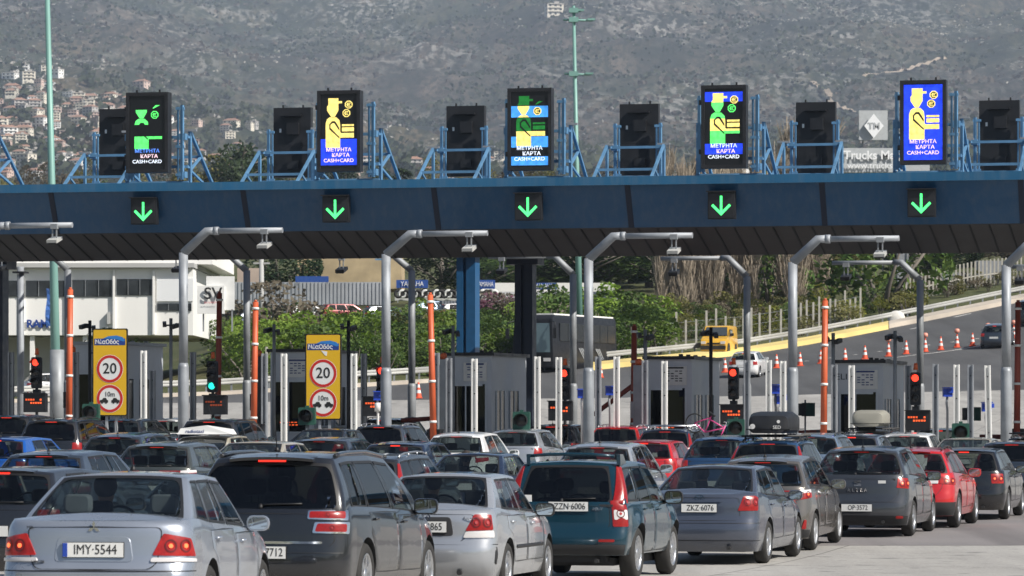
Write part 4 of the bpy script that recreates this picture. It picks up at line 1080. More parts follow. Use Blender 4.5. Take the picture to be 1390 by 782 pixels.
LYL = leafmat('yellow blossom leaves', (.22, .22, .02), (.12, .15, .03)); LPK = leafmat('pink blossom', (.20, .07, .12), (.13, .08, .09)); LBN = leafmat('brown twigs', (.10, .08, .055), (.15, .13, .09))
BARK = mat('grey bark', (.15, .13, .11), .95, var=.3, scale=3); TWIG = mat('pale bare twigs', (.30, .25, .19), .95, var=.25, scale=2)
def leaves(bm, c, rad, n, size, rnd, lump=.35):
    lobes = [(Vector((rnd.gauss(0, .45), rnd.gauss(0, .45), rnd.gauss(0, .45))), rnd.uniform(.35, .7)) for _ in range(9)]
    for _ in range(n):
        o, lr = rnd.choice(lobes); d = Vector((rnd.gauss(0, 1), rnd.gauss(0, 1), rnd.gauss(0, 1))).normalized()*lr*rnd.uniform(.55, 1.05)
        p = o+d
        if p.length > 1.1: p *= 1.1/p.length
        q = Vector((c[0]+p.x*rad[0], c[1]+p.y*rad[1], max(c[2]+p.z*rad[2], .03)))
        u = Vector((rnd.gauss(0, 1), rnd.gauss(0, 1), rnd.gauss(0, 1))).normalized(); w_ = u.orthogonal().normalized(); k = size*rnd.uniform(.6, 1.4)
        vs = [bm.verts.new(q+u*k), bm.verts.new(q+w_*k*.55), bm.verts.new(q-u*k), bm.verts.new(q-w_*k*.55)]
        bm.faces.new(vs)
def tree_template(seed, kind):
    rnd = random.Random(seed); root = bpy.data.objects.new({'shrub': 'shrub', 'broad': 'broadleaf_tree', 'pine': 'pine_tree', 'poplar': 'poplar_tree'}[kind], None); COL.objects.link(root)
    bm = bmesh.new(); lb = bmesh.new(); m = None
    if kind == 'shrub':
        for k in range(6):
            a = rnd.uniform(0, 6.3); path(bm, [(0, 0, -.3), (cos(a)*.15, sin(a)*.15, .25), (cos(a)*.4, sin(a)*.4, .7)], [.03, .022, .008], 5)
        leaves(lb, (0, 0, .5), (.55, .55, .5), 900, .045, rnd); bn, cn = 'stem', 'foliage'
    elif kind == 'broad':
        path(bm, [(0, 0, -.05), (.01, 0, .2), (-.01, .01, .45), (.01, 0, .7)], [.035, .028, .02, .008], 7)
        for k in range(9):
            a = k*2.4; h = rnd.uniform(.25, .6); path(bm, [(0, 0, h-.08), (cos(a)*.12, sin(a)*.12, h+.06), (cos(a)*.26, sin(a)*.26, h+.2)], [.014, .01, .004], 5)
        leaves(lb, (0, 0, .62), (.33, .33, .38), 2200, .022, rnd); bn, cn = 'trunk', 'crown'
    elif kind == 'pine':
        path(bm, [(0, 0, -.03), (.02, 0, .3), (.01, .01, .62), (0, 0, .9)], [.03, .024, .016, .006], 7)
        for k in range(12):
            a = k*2.4; h = .45+k*.04; path(bm, [(0, 0, h-.05), (cos(a)*.12, sin(a)*.12, h), (cos(a)*.24, sin(a)*.24, h+.05)], [.012, .008, .004], 5)
        leaves(lb, (0, 0, .70), (.28, .28, .30), 2400, .02, rnd); bn, cn = 'trunk', 'crown'
    else:
        path(bm, [(0, 0, -.03), (.004, 0, .3), (-.004, 0, .65), (0, 0, 1.)], [.014, .011, .007, .002], 6)
        for k in range(150):
            a = rnd.uniform(0, 6.3); h = rnd.uniform(.02, .85); l = rnd.uniform(.10, .26)*(1.05-h*.6); r_ = rnd.uniform(.025, .07)
            path(bm, [(0, 0, h), (cos(a)*r_*.6, sin(a)*r_*.6, h+l*.4), (cos(a)*r_, sin(a)*r_, h+l)], [.0030, .0022, .0010], 4)
            for q in range(5):
                b0 = Vector((cos(a)*r_*.6, sin(a)*r_*.6, h+l*.4)); e = b0+Vector((rnd.uniform(-.03, .03), rnd.uniform(-.03, .03), rnd.uniform(.05, .11))); tube(lb, b0, e, .0015, .0007, 3, cap=False)
        bn, cn = 'trunk', 'crown'
    a = bm_obj(bn, bm, BARK if kind != 'poplar' else TWIG, root); b = bm_obj(cn, lb, LMD, root)
    return root
TT = {k: [tree_template(s, k) for s in range(3)] for k in ('shrub', 'broad', 'pine', 'poplar')}
used_t = {}
def plant(kind, loc, h, wdt, lm, label, cat, group, rnd, name=None):
    t = rnd.choice(TT[kind]); c = copy_tree(t); c.location = loc; c.scale = (wdt, wdt, h); c.rotation_euler = (0, 0, rnd.uniform(0, 6.28))
    for ch in c.children:
        if ch.name.split('.')[0] in ('foliage', 'crown'):
            key = (t.name, lm.name)
            if key not in used_t:
                me = ch.data.copy(); me.materials.clear(); me.materials.append(lm); used_t[key] = me
            ch.data = used_t[key]
    if name: c.name = name
    tag(c, label, cat, group); return c
R1 = random.Random(11)
CN = {LBR.name: 'bright green', LMD.name: 'mid green', LDK.name: 'dark green', LOL.name: 'olive', LYL.name: 'yellow flowering', LPK.name: 'pink blossoming', LBN.name: 'brown twiggy'}
def shrubs(nn, px0, px1, d0, d1, h0, h1, lms, where, grp, over=None):
    for i in range(nn):
        px = px0+(px1-px0)*(i+R1.random())/nn; pc = max(-400, min(1800, px)); D = max(R1.uniform(d0, d1), dg_px(pc)+2.5)
        if D < dg_px(pc)+3: D = dg_px(pc)+2.5+R1.random()*6
        p = on_ground(px, D); p.z = hillz(p.x, p.y); h = R1.uniform(h0, h1); lm = R1.choice(lms)
        plant('shrub', p, h, h*R1.uniform(.85, 1.5), lm, f'{CN[lm.name]} leafy shrub {where}', 'shrub', grp, R1)
shrubs(60, 300, 735, 228, 258, 1.7, 2.9, [LBR, LBR, LMD, LMD], 'in the hedge behind the guardrail between the columns', 'shrubs in the hedge behind the guardrail')
shrubs(50, 300, 735, 258, 286, 1.3, 2.2, [LBR, LMD, LMD, LOL, LDK], 'higher up the planted bank behind the guardrail', 'shrubs on the bank above the hedge')
shrubs(16, 815, 900, 250, 275, 1.8, 3.0, [LBR, LMD], 'right of the dark coach', 'shrubs beside the coach')
shrubs(40, 880, 1250, 268, 300, .9, 1.9, [LMD, LOL, LOL, LYL], 'along the concrete fence posts', 'low shrubs along the fence')
shrubs(30, 880, 1110, 284, 292, .9, 1.5, [LOL, LMD, LBN], 'at the foot of the bare poplars', 'shrubs under the poplars')
shrubs(16, 1200, 1400, 292, 310, .8, 1.4, [LOL, LBN], 'above the right end of the guardrail', 'verge shrubs by the guardrail')
shrubs(10, 735, 830, 262, 290, 2.2, 3.4, [LMD, LBR], 'behind the dark coach', 'shrubs behind the coach')
shrubs(6, 650, 720, 280, 290, 2.0, 2.8, [LPK, LBN], 'left of the dark column', 'blossoming shrubs by the grey fence')
for px, D, h, lm, lb in ((375, 268, 4.0, LBN, 'big brown-green bush left of the speed-limit board'), (150, 224, 3.4, LMD, 'rounded bush in front of the white building'), (1196, 288, 6.2, LMD, 'big round green bush beyond the yellow kerb'),
                        (1045, 300, 4.0, LMD, 'dark green bush among the fence posts')):
    p = on_ground(px, D); p.z = hillz(p.x, p.y); plant('shrub', p, h, h*1.35, lm, lb, 'bush', None, R1)
def tr(kind, px, D, h, w_, lm, label, grp, top=None):
    p = on_ground(px, D); p.z = hillz(p.x, p.y)-.2
    if top is not None: h = max(3., HC+(HY-top)*D/F-p.z)
    return plant(kind, p, h, w_, lm, label, 'tree', grp, R1)
for i in range(52): tr('poplar', 894+i*4.4+R1.uniform(-4, 4), R1.uniform(292, 330), R1.uniform(9.0, 12.5), R1.uniform(9, 13), TWIG, f'bare pale poplar in the row behind the fence', 'bare poplars in a row')
for i in range(4): tr('poplar', 1068+i*20, 420, 14.5, 22, TWIG, 'tall bare poplar showing above the canopy', 'bare poplars above the canopy')
for i in range(16): tr('broad', 640+i*17+R1.uniform(-6, 6), R1.uniform(330, 380), 9, R1.uniform(10, 14), R1.choice([LDK, LDK, LMD]), 'dark evergreen tree in the belt behind the yard', 'dark trees behind the yard', top=R1.uniform(320, 345))
for px, D, w_, lm, tp, lb in ((1120, 310, 9, LOL, 325, 'olive tree in new leaf right of the bare poplars'), (1148, 318, 9, LOL, 318, 'olive tree in new leaf left of the big round bush'), (1262, 330, 12, LDK, 318, 'dark green tree above the pale fence'),
        (1228, 335, 10, LMD, 322, 'mid green tree right of the round bush'), (376, 330, 10, LDK, 325, 'dark tree behind the grey metal fence at left'), (470, 345, 9, LDK, 330, 'dark tree in front of the ochre wall'), (600, 330, 10, LDK, 320, 'dark tree right of the ochre wall'), (1315, 350, 14, LBN, 330, 'brown tree beyond the pale fence at right')):
    tr('broad', px, D, 8, w_, lm, lb, None, top=tp)
for px, D, w_, tp, lb in ((328, 520, 13, 185, 'tall dark pine left of the second black panel'), (350, 560, 12, 205, 'shorter dark pine beside the tall pine'), (310, 600, 12, 212, 'dark pine left of the pair of pines')):
    tr('pine', px, D, 20, w_, LDK, lb, None, top=tp)
for i in range(44):
    px = -20+i*33+R1.uniform(-12, 12); lm = R1.choice([LOL, LMD, LBN, LDK, LOL]); tr('broad', px, R1.uniform(560, 900), 9, R1.uniform(9, 16), lm, f'{CN[lm.name]} tree in the line of trees seen over the canopy', 'trees seen over the canopy', top=R1.uniform(212, 246))
for k in TT.values():
    for t in k:
        for ch in list(t.children): bpy.data.objects.remove(ch)
        bpy.data.objects.remove(t)

# ---- scrub and loose limestone strewn over the mountainside
R5 = random.Random(21)
def strewn(name, n_, m_, size, flat, thr, off, quads, hue):
    b = bmesh.new(); made = 0; tries = 0
    while made < n_ and tries < n_*6:
        tries += 1; px = R5.uniform(-60, 1450); D = 2250*(7000/2250.)**R5.random(); X = (px-695)*D/F
        k = NZ.fractal(Vector((X/260.+off, D/520., off)), .8, 2., 4)
        if k < thr+R5.gauss(0, .10): continue
        z = hillz(X, D); made += 1; r_ = size*R5.uniform(.5, 1.5)
        for q in range(quads):
            c = Vector((X, D, z))+Vector((R5.gauss(0, .5), R5.gauss(0, .5), R5.uniform(.1, .9)*flat))*r_; u = Vector((R5.gauss(0, 1), R5.gauss(0, .5), R5.gauss(0, 1)*flat)).normalized()*r_*.62; v = u.cross(Vector((R5.gauss(0, .3), 1, R5.gauss(0, .3)))).normalized()*r_*.5*flat
            b.faces.new([b.verts.new(c+p) for p in (u, v, -u, -v)])
    o = bm_obj(name, b, m_); o['kind'] = 'stuff'
strewn('hillside_scrub', 15000, leafmat('hillside scrub', (.012, .020, .010), (.045, .055, .022), trans=.1), 3.2, 1., -.05, 1.7, 3, 0)
strewn('hillside_scrub', 5000, leafmat('brown scrub', (.045, .035, .026), (.09, .07, .05), trans=.1), 3.4, 1., .0, 8.2, 3, 0)
strewn('hillside_rocks', 9000, mat('limestone', (.30, .285, .26), .9, var=.3, scale=.1), 2.3, .55, .10, 4.4, 2, 0)
# ------------------------------------------------------------------ the hillside town
HW = [mat(f'house plaster {k}', c, .8, var=.1, scale=.3) for k, c in (('white', (.80, .79, .76)), ('cream', (.68, .63, .53)), ('pink', (.58, .44, .38)), ('grey', (.42, .40, .38)))]
HN = ['white', 'cream', 'pinkish', 'grey']
TILE = mat('terracotta roof tiles', (.30, .17, .12), .85, var=.25, scale=1.); FLATR = mat('flat roof slab', (.38, .36, .33), .9, var=.2); WING = mat('dark window panes', (.03, .035, .04), .2)
def house_template(k, storeys, hip, wm):
    r = thing('house', None, None); w_, d_, h_ = 12+2*(k % 3), 10, 3.2*storeys
    b = bmesh.new(); box(b, (0, 0, h_/2-3), (w_, d_, h_+6)); 
    for s_ in range(storeys):
        box(b, (0, -d_/2-.6, s_*3.2+3.1), (w_*.8, 1.2, .18)); box(b, (0, -d_/2-1.15, s_*3.2+3.6), (w_*.8, .1, .9)) if s_ < storeys-1 else None
    for s_ in range(storeys):
        for x in (-.32, 0, .32):
            box(b, (x*w_, -d_/2-.03, s_*3.2+1.5), (1.8, .1, 1.9), mi=1)
        for y in (-.25, .25): box(b, (w_/2+.03, y*d_, s_*3.2+1.6), (.1, 1.5, 1.4), mi=1); box(b, (-w_/2-.03, y*d_, s_*3.2+1.6), (.1, 1.5, 1.4), mi=1)
    bm_obj('wall', b, [wm, WING], r)
    b = bmesh.new()
    if hip:
        o = .7; z = h_+.02; A = [b.verts.new(p) for p in ((-w_/2-o, -d_/2-o, z), (w_/2+o, -d_/2-o, z), (w_/2+o, d_/2+o, z), (-w_/2-o, d_/2+o, z))]
        R_ = [b.verts.new(p) for p in ((-w_/2+4, 0, z+2.6), (w_/2-4, 0, z+2.6))]
        b.faces.new(A[::-1]); b.faces.new((A[0], A[1], R_[1], R_[0])); b.faces.new((A[2], A[3], R_[0], R_[1])); b.faces.new((A[1], A[2], R_[1])); b.faces.new((A[3], A[0], R_[0]))
        box(b, (w_*.2, 1.5, z+2.2), (.8, .8, 2))
    else:
        box(b, (0, 0, h_+.2), (w_+.8, d_+.8, .4)); box(b, (w_*.15, 1, h_+1.4), (4, 4, 2.2))
    bm_obj('roof', b, TILE if hip else FLATR, r); return r
HT = [(house_template(k, 2+(k % 3 == 1), k % 5 in (0, 2, 4), HW[k % 4]), k) for k in range(10)]
R2 = random.Random(5); spots = []
def put_house(px, py, sc, ov=None, label=None):
    p = far_hit(px, py+R2.uniform(-2, 2)); t, k = R2.choice(HT)
    if ov is not None: t, k = HT[ov]
    for q in spots:
        if (q-p).length < 9: return
    spots.append(p.copy()); c = copy_tree(t); c.location = p; c.scale = (sc, sc, sc); c.rotation_euler = (0, 0, R2.uniform(-.7, .5))
    tag(c, label or f"{HN[k % 4]} house with a {'red tiled' if k % 5 in (0, 2, 4) else 'flat'} roof in the hillside town", 'house', None if label else 'houses of the hillside town')
put_house(752, 22, 1.5, 1, 'white block standing alone high on the mountainside'); put_house(192, 118, .9, 2, 'pinkish house standing alone above the town'); 
for px, py in ((30, 100), (38, 112), (14, 108), (62, 103), (75, 105)): put_house(px, py, .8, R2.choice([0, 1, 4, 8]))
for py0, py1, x0, x1, cnt in ((118, 150, -10, 70, 26), (128, 160, 90, 175, 24), (150, 190, -10, 175, 62), (190, 245, -10, 190, 62), (165, 245, 225, 345, 30), (215, 243, 380, 560, 9), (220, 243, 560, 700, 8), (218, 240, 780, 1050, 10), (220, 240, 1240, 1400, 7)):
    for _ in range(cnt): put_house(R2.uniform(x0, x1), R2.uniform(py0, py1), R2.uniform(.40, .78))
for t, k in HT:
    for ch in list(t.children): bpy.data.objects.remove(ch)
    bpy.data.objects.remove(t)
TM = leafmat('town tree foliage', (.02, .032, .014), (.05, .06, .025))
b = bmesh.new(); R3 = random.Random(9)
for _ in range(340):
    px = R3.uniform(-20, 1400); py = R3.uniform(100, 245) if px < 340 else R3.uniform(205, 246); p = far_hit(px, py); r_ = R3.uniform(3, 8)
    for k in range(26):
        d = Vector((R3.gauss(0, .45), R3.gauss(0, .45), R3.gauss(.6, .4)))*r_; u = Vector((R3.gauss(0, 1), R3.gauss(0, 1), R3.gauss(0, 1))).normalized()*r_*.35; v = u.orthogonal()*1.
        b.faces.new([b.verts.new(p+d+x) for x in (u, v, -u, -v)])
tag(bm_obj('town_treetops', b, TM), kind='stuff')
# ------------------------------------------------------------------ the toll plaza
WORDS = ['leftmost', 'second from the left', 'third from the left', 'fourth from the left', 'fifth from the left', 'sixth from the left', 'seventh from the left', 'eighth from the left', 'ninth from the left', 'tenth from the left', 'eleventh from the left', 'twelfth from the left', 'thirteenth from the left', 'fourteenth from the left', 'fifteenth from the left', 'sixteenth from the left', 'seventeenth from the left', 'eighteenth from the left', 'nineteenth from the left', 'twentieth from the left', 'twenty-first from the left', 'twenty-second from the left', 'twenty-third from the left', 'twenty-fourth from the left', 'twenty-fifth from the left', 'twenty-sixth from the left', 'twenty-seventh from the left', 'twenty-eighth from the left', 'twenty-ninth from the left', 'thirtieth from the left']
NAVY = mat('deep blue canopy panel', (.006, .062, .150), .38, .1, var=.10, scale=.35, coat=.2)
NAVYL = mat('blue canopy edge', (.018, .115, .23), .4, .1, var=.1, scale=.5)
streak(NAVY, (.10, .13, .17), .30); streak(NAVYL, (.16, .20, .24), .3)
SOFF = mat('dark soffit cladding', (.045, .042, .042), .55, var=.25, scale=.5)
SEAM = mat('black seam', (.008, .008, .009), .6)
STEEL = mat('galvanised steel', (.29, .31, .335), .55, .2, var=.22, scale=2.2)
STEELD = mat('dull grey steel', (.26, .275, .29), .55, .3, var=.25, scale=1.6)
BLUEF = mat('pale blue steelwork', (.115, .26, .43), .45, .2, var=.2, scale=2.)
BLK = mat('black sign housing', (.014, .015, .018), .5, .1, var=.25, scale=3.)
BLK2 = mat('black sign face', (.008, .009, .011), .35)
WHT = mat('white painted metal', (.72, .72, .70), .5, var=.08, scale=1.5)
GRN = glow('green lamp', (.08, 1., .22), 1.5)
ORNG = mat('orange red boom paint', (.52, .10, .035), .5, var=.15, scale=1.5)
DRED_SHADE = mat('dark red shaded boom paint', (.26, .045, .025), .55, var=.2, scale=1.5)  # shade on upright booms under the canopy is put into this red
def FR(u, v, z, rz=0.): return Matrix.Translation(G(u, v, z)) @ Matrix.Rotation(GZ+rz, 4, 'Z')
def gbox(bm, u, v, z, su, sv, sz, mi=0): box(bm, G(u, v, z), (su, sv, sz), rz=GZ, mi=mi)
def gz(u, v):
    p = G(u, v, 0); return ground_z(p.x, p.y)

can = thing('toll_canopy', 'long dark blue canopy spanning every toll lane, with black ribbed underside', 'canopy', G(0, 0, 0), GZ)
UA, UB = -46, 44; ZT, ZL_, ZBm = 9.22, 8.98, 7.74
Lc = lambda: bmesh.new()
b = Lc(); U = [UA, UB]
q = [b.verts.new((u, .05+.62*f, ZL_-(ZL_-ZBm)*f)) for f in (0, 1) for u in U]; q2 = [b.verts.new((u, .35+.62*f, ZL_-(ZL_-ZBm)*f)) for f in (0, 1) for u in U]
for f in ((0,1,3,2),): b.faces.new([q[i] for i in f]); b.faces.new([q2[i] for i in f][::-1])
for a, c in ((0,1),(1,3),(3,2),(2,0)): b.faces.new((q[a], q[c], q2[c], q2[a]))
bm_obj('fascia', b, NAVY, can)
b = Lc(); box(b, ((UA+UB)/2, .10, (ZT+ZL_)/2), (UB-UA, .34, ZT-ZL_)); box(b, ((UA+UB)/2, -.05, ZL_+.015), (UB-UA, .10, .05)); bm_obj('edge_trim', b, NAVYL, can)
V1, ZL2 = 3.25, 7.02
b = Lc(); q = [(UA, .66, ZBm+.004), (UB, .66, ZBm+.004), (UB, V1, ZL2), (UA, V1, ZL2)]; A = [b.verts.new(v) for v in q]; B = [b.verts.new((v[0], v[1]+.03, v[2]+.12)) for v in q]
b.faces.new(A); b.faces.new(B[::-1])
for i in range(4): b.faces.new((A[i], B[i], B[(i+1)%4], A[(i+1)%4]))
u = UA+.2; nrm = Vector((0, -(ZBm-ZL2), -(V1-.66))).normalized()
while u < UB-.1:
    P0 = Vector((u, .70, ZBm-.012)); P1 = Vector((u, V1-.02, ZL2+.005)); f_ = [P0-Vector((.022, 0, 0)), P0+Vector((.022, 0, 0)), P1+Vector((.022, 0, 0)), P1-Vector((.022, 0, 0))]
    f = b.faces.new([b.verts.new(p+nrm*.02) for p in f_]); f.material_index = 1
    for k in (0, 1): f2 = b.faces.new([b.verts.new(p) for p in (f_[k*3 if k == 0 else 1]+nrm*.02, f_[3 if k == 0 else 2]+nrm*.02, f_[3 if k == 0 else 2], f_[k*3 if k == 0 else 1])]); f2.material_index = 1
    u += .575
bm_obj('soffit', b, [SOFF, SEAM], can)
b = Lc(); box(b, ((UA+UB)/2, V1+.06, (ZL2+ZBm)/2+.03), (UB-UA, .10, ZBm-ZL2+.06)); box(b, ((UA+UB)/2, 5.7, ZBm+.08), (UB-UA, 4.8, .12)); box(b, ((UA+UB)/2, 18.3, ZBm+.08), (UB-UA, 3.3, .12)); bm_obj('ceiling', b, SOFF, can)  # middle bay left open, an assumed shape, so daylight reaches booths and rear masts
for u in [UA+1+5.8*k for k in range(16)]:
    b = Lc(); box(b, (u, 12.4, 8.45), (.35, 8.8, 1.1)); bm_obj('cross_beam', b, NAVY, can)
b = Lc(); box(b, ((UA+UB)/2, 4.2, ZT-.12), (UB-UA, 7.8, .1)); box(b, ((UA+UB)/2, 18.3, ZT-.12), (UB-UA, 3.4, .1)); box(b, ((UA+UB)/2, 8.05, (ZT+ZBm)/2-.06), (UB-UA, .1, ZT-ZBm-.1)); box(b, ((UA+UB)/2, 16.65, (ZT+ZBm)/2-.06), (UB-UA, .1, ZT-ZBm-.1)); box(b, ((UA+UB)/2, 20.05, (ZT+ZBm)/2-.06), (UB-UA, .2, ZT-ZBm-.1)); bm_obj('roof', b, NAVYL, can)
for px in (-192, 68, 329, 588, 851, 1115, 1385):
    u = GU(px, 0); b = Lc(); q = [(u-.08, .03, ZL_-.01), (u+.08, .03, ZL_-.01), (u+.08, .645, ZBm), (u-.08, .645, ZBm)]
    A = [b.verts.new(p) for p in q]; B = [b.verts.new((p[0], p[1]+.05, p[2])) for p in q]; b.faces.new(A); b.faces.new(B[::-1])
    for i in range(4): b.faces.new((A[i], A[(i+1)%4], B[(i+1)%4], B[i]))
    bm_obj('fascia_joint', b, mat('dark blue joint', (.002, .010, .030), .6), can)
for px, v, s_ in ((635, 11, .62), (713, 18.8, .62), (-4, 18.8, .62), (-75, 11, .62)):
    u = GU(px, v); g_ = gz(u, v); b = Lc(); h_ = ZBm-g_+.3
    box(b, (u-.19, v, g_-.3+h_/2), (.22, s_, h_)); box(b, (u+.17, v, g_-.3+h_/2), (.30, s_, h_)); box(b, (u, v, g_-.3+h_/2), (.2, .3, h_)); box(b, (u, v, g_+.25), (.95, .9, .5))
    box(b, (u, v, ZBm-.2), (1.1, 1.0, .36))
    bm_obj('column', b, mat('blue column paint', (.014, .095, .23), .4, .1, var=.12) if v == 11 else mat('shaded column paint', (.006, .012, .028), .5, var=.2), can)  # rear columns: canopy shade put into a near-black blue
can.location.z = 0

# ---- lane-open arrows on the fascia
for i, px in enumerate((198, 458, 719, 981, 1252)):
    u = GU(px, .2); z = ZP((287, 284, 281, 279, 276)[i], u, .2)
    t = thing('lane_signal', f'black square lane signal with a green down arrow, {WORDS[i]}', 'lane signal', G(u, .1, z), GZ, 'green arrow signals on the canopy')
    b = Lc(); box(b, (0, 0, 0), (.80, .26, .80)); box(b, (0, -.14, 0), (.74, .03, .74)); box(b, (0, -.18, .40), (.86, .14, .03)); bm_obj('housing', b, [BLK], t)
    b = Lc(); M = Matrix.Translation((0, -.157, 0))
    plate(b, [(-.035, .27), (-.035, -.20), (.035, -.20), (.035, .27)], M, .006)
    plate(b, [(0, -.31), (-.29, -.02), (-.24, .035), (0, -.20), (.24, .035), (.29, -.02)], Matrix.Translation((0, -.158, 0)), .006)
    bm_obj('arrow', b, GRN, t)

# ---- LED pictogram signs
def C_(n, c, s): return glow(n, c, s)
LED = {'y': C_('yellow led', (1., .80, .22), .95), 'g': C_('green led', (.12, 1., .18), 1.0), 'b': C_('blue led', (.015, .06, .95), .9), 'c': C_('light blue led', (.06, .33, .90), .95),
       'w': C_('white led', (.80, .88, 1.), 1.05), 'd': C_('dim green led', (.01, .20, .03), .7), 'm': C_('pink white led', (1., .72, .80), .95), 'lb': C_('blue letters led', (.12, .30, 1.), .95), 'k': BLK2}
HEAD = [(-.33,.83),(-.33,.67),(-.38,.62),(-.38,.52),(-.22,.36),(-.08,.36),(.06,.52),(.06,.62),(.06,.70),(.20,.70),(.20,.755),(.06,.755),(.06,.83)]
def clipz(poly, z0, z1):
    def cut(P, z, keep_above):
        out = []
        for i in range(len(P)):
            a, b_ = P[i-1], P[i]; ia = (a[1] >= z) == keep_above or a[1] == z; ib = (b_[1] >= z) == keep_above or b_[1] == z
            if ia != ib:
                f = (z-a[1])/(b_[1]-a[1]); out.append((a[0]+(b_[0]-a[0])*f, z))
            if ib: out.append(b_)
        return out
    P = cut(poly, z0, True)
    return cut(P, z1, False) if len(P) > 2 else []
BODY = [(-.43,-.42),(-.43,.20),(-.38,.30),(-.26,.355),(-.03,.355),(.09,.28),(.13,.18),(.13,.06),(.08,.02)] 
TORSO = [(-.43,-.42),(-.43,.20),(-.38,.30),(-.28,.35),(-.02,.35),(.10,.27),(.13,.15),(.13,-.42)]
ARM = [(-.24,.16),(-.17,.20),(-.10,.20),(.16,-.05),(.66,-.05),(.66,-.17),(.13,-.17),(-.24,.08)]
ARMO = [(-.29,.17),(-.19,.25),(-.06,.25),(.10,.07),(.10,-.19),(-.29,.05)]
CARD1 = [(.20,.17),(.20,.12),(.66,.12),(.66,.17)]; CARD2 = [(.20,.09),(.20,-.01),(.66,-.01),(.66,.09)]
def led_sign(i, px, yc, bands_bg, fig, txt):
    """bands: list of (z0,z1,colour)"""
    u = GU(px, -.1); zc = ZP(yc, u, -.1); W_, H_ = 1.33, 2.42
    t = thing('led_sign', ('mostly dark sign with a green cap and hand outline', 'black and blue sign with a yellow cashier figure', 'sign with pale blue bands and a part lit figure', 'sign with a green and yellow cashier figure', 'fully lit blue sign with a yellow cashier figure')[i]+' above the canopy', 'display sign', G(u, -.1, zc), GZ, 'cash and card display signs')
    b = Lc(); box(b, (0, .16, 0), (W_, .30, H_)); 
    for x, z, sx, sz in ((0, H_/2-.05, W_, .10), (0, -H_/2+.05, W_, .10), (-W_/2+.05, 0, .10, H_-.2), (W_/2-.05, 0, .10, H_-.2)): box(b, (x, -.02, z), (sx, .06, sz))
    for x in (-.36, .36): box(b, (x, .1, H_/2+.04), (.05, .05, .09))
    for z in (.72, -.72): box(b, (-W_/2-.04, .12, z), (.09, .12, .14))
    bm_obj('housing', b, BLK, t)
    b = Lc(); box(b, (0, -.0, 0), (W_-.2, .012, H_-.2)); bm_obj('screen', b, BLK2, t)
    S_ = 1.0; lay = {}
    def add(col, poly, d):
        if col == 'k' and d < .001: return
        if col not in lay: lay[col] = bmesh.new()
        k = 1.13/1.18
        if len(poly) > 2: plate(lay[col], [(x*.80-.06, z*1.18) for x, z in poly], Matrix.Translation((0, -.006-d, 0)), .003)
    for z0, z1, c in bands_bg: add(c, [(-.62, z0), (.78, z0), (.78, z1), (-.62, z1)], 0)
    for z0, z1, c in fig:
        for d, poly in ((.004, HEAD), (.004, TORSO)):
            P = clipz(poly, z0, z1); add(c, P, d)
    add('k', ARMO, .008)
    for z0, z1, c in fig:
        add(c, clipz(ARM, z0, z1), .012)
        add(c, clipz(CARD1, z0, z1), .012); add(c, clipz(CARD2, z0, z1), .012)
    # coins
    for cx, cz, on in ((.46, .665, i != 0 and i != 2), (.37, .45, True)):
        cc = [c for z0, z1, c in fig if z0 <= cz <= z1]; cc = cc[0] if cc else 'g'
        if not on: 
            add(cc if cc != 'k' else 'd', [(cx-.18, cz-.05), (cx-.12, cz-.05), (cx+.12, cz+.03), (cx-.05, cz+.03)], .004); continue
        if cc in ('k',): cc = 'd'
        R8 = [(cx+.155*cos(pi/8+pi/4*k)*1.02, cz+.105*sin(pi/8+pi/4*k)) for k in range(8)]; R8i = [(cx+.118*cos(pi/8+pi/4*k)*1.02, cz+.080*sin(pi/8+pi/4*k)) for k in range(8)]
        add(cc, R8, .004); add('k', R8i, .008)
        add(cc, [(cx-.085, cz-.010), (cx-.085, cz+.010), (cx+.05, cz+.010), (cx+.05, cz-.010)], .012); 
        for dz in (-.04, .034): add(cc, [(cx-.05, cz+dz-.009), (cx-.05, cz+dz+.011), (cx+.08, cz+dz+.011), (cx+.08, cz+dz-.009)], .012)
        add(cc, [(cx-.062, cz-.045), (cx-.062, cz+.04), (cx-.036, cz+.04), (cx-.036, cz-.045)], .012)
    nm = {'y': 'yellow', 'g': 'green', 'b': 'blue', 'c': 'light_blue', 'w': 'white', 'd': 'dim_green', 'm': 'pink', 'k': 'black', 'lb': 'blue'}
    for c, bmx in lay.items(): bm_obj('lit_pattern', bmx, LED[c], t)
    for (s, z, sz, x, sx), c in zip((('ΜΕΤΡΗΤΑ', -.54, .150, .0, 1.08), ('ΚΑΡΤΑ', -.70, .150, .06, 1.12), ('CASH+CARD', -.86, .150, 0, 1.06)), txt):
        text('sign_lettering', s, sz, LED[c], t, (x, -.024, z*1.0-.02), sx=sx, th=.004, bold=.002)
led_sign(0, 200, 180, [], [(.30,.60,'g') if False else (.36-.16,.36+.22,'g'), (-.45,-.10,'g')], 'lbmw'.replace('lb', 'b') if False else ('lb', 'm', 'w'))
led_sign(1, 460, 178, [(-.86, -.20, 'b')], [(-.45, .9, 'y')], ('m', 'm', 'm'))
led_sign(2, 719, 175.5, [(.30, .58, 'c'), (-.45, -.18, 'c'), (-.90, -.68, 'c')], [(.6, .84, 'd'), (.30, .58, 'y'), (-.05, .28, 'd'), (-.45, -.05, 'y')], ('w', 'w', 'w'))
led_sign(3, 982.5, 172, [(.62, .86, 'b'), (-.68, -.42, 'b')], [(.60, .9, 'y'), (.36, .60, 'g'), (.20, .36, 'g'), (-.10, .20, 'y'), (-.45, -.10, 'g')], ('w', 'm', 'w'))
led_sign(4, 1253, 166, [(-.92, .92, 'b')], [(-.45, .9, 'y')], ('m', 'm', 'm'))

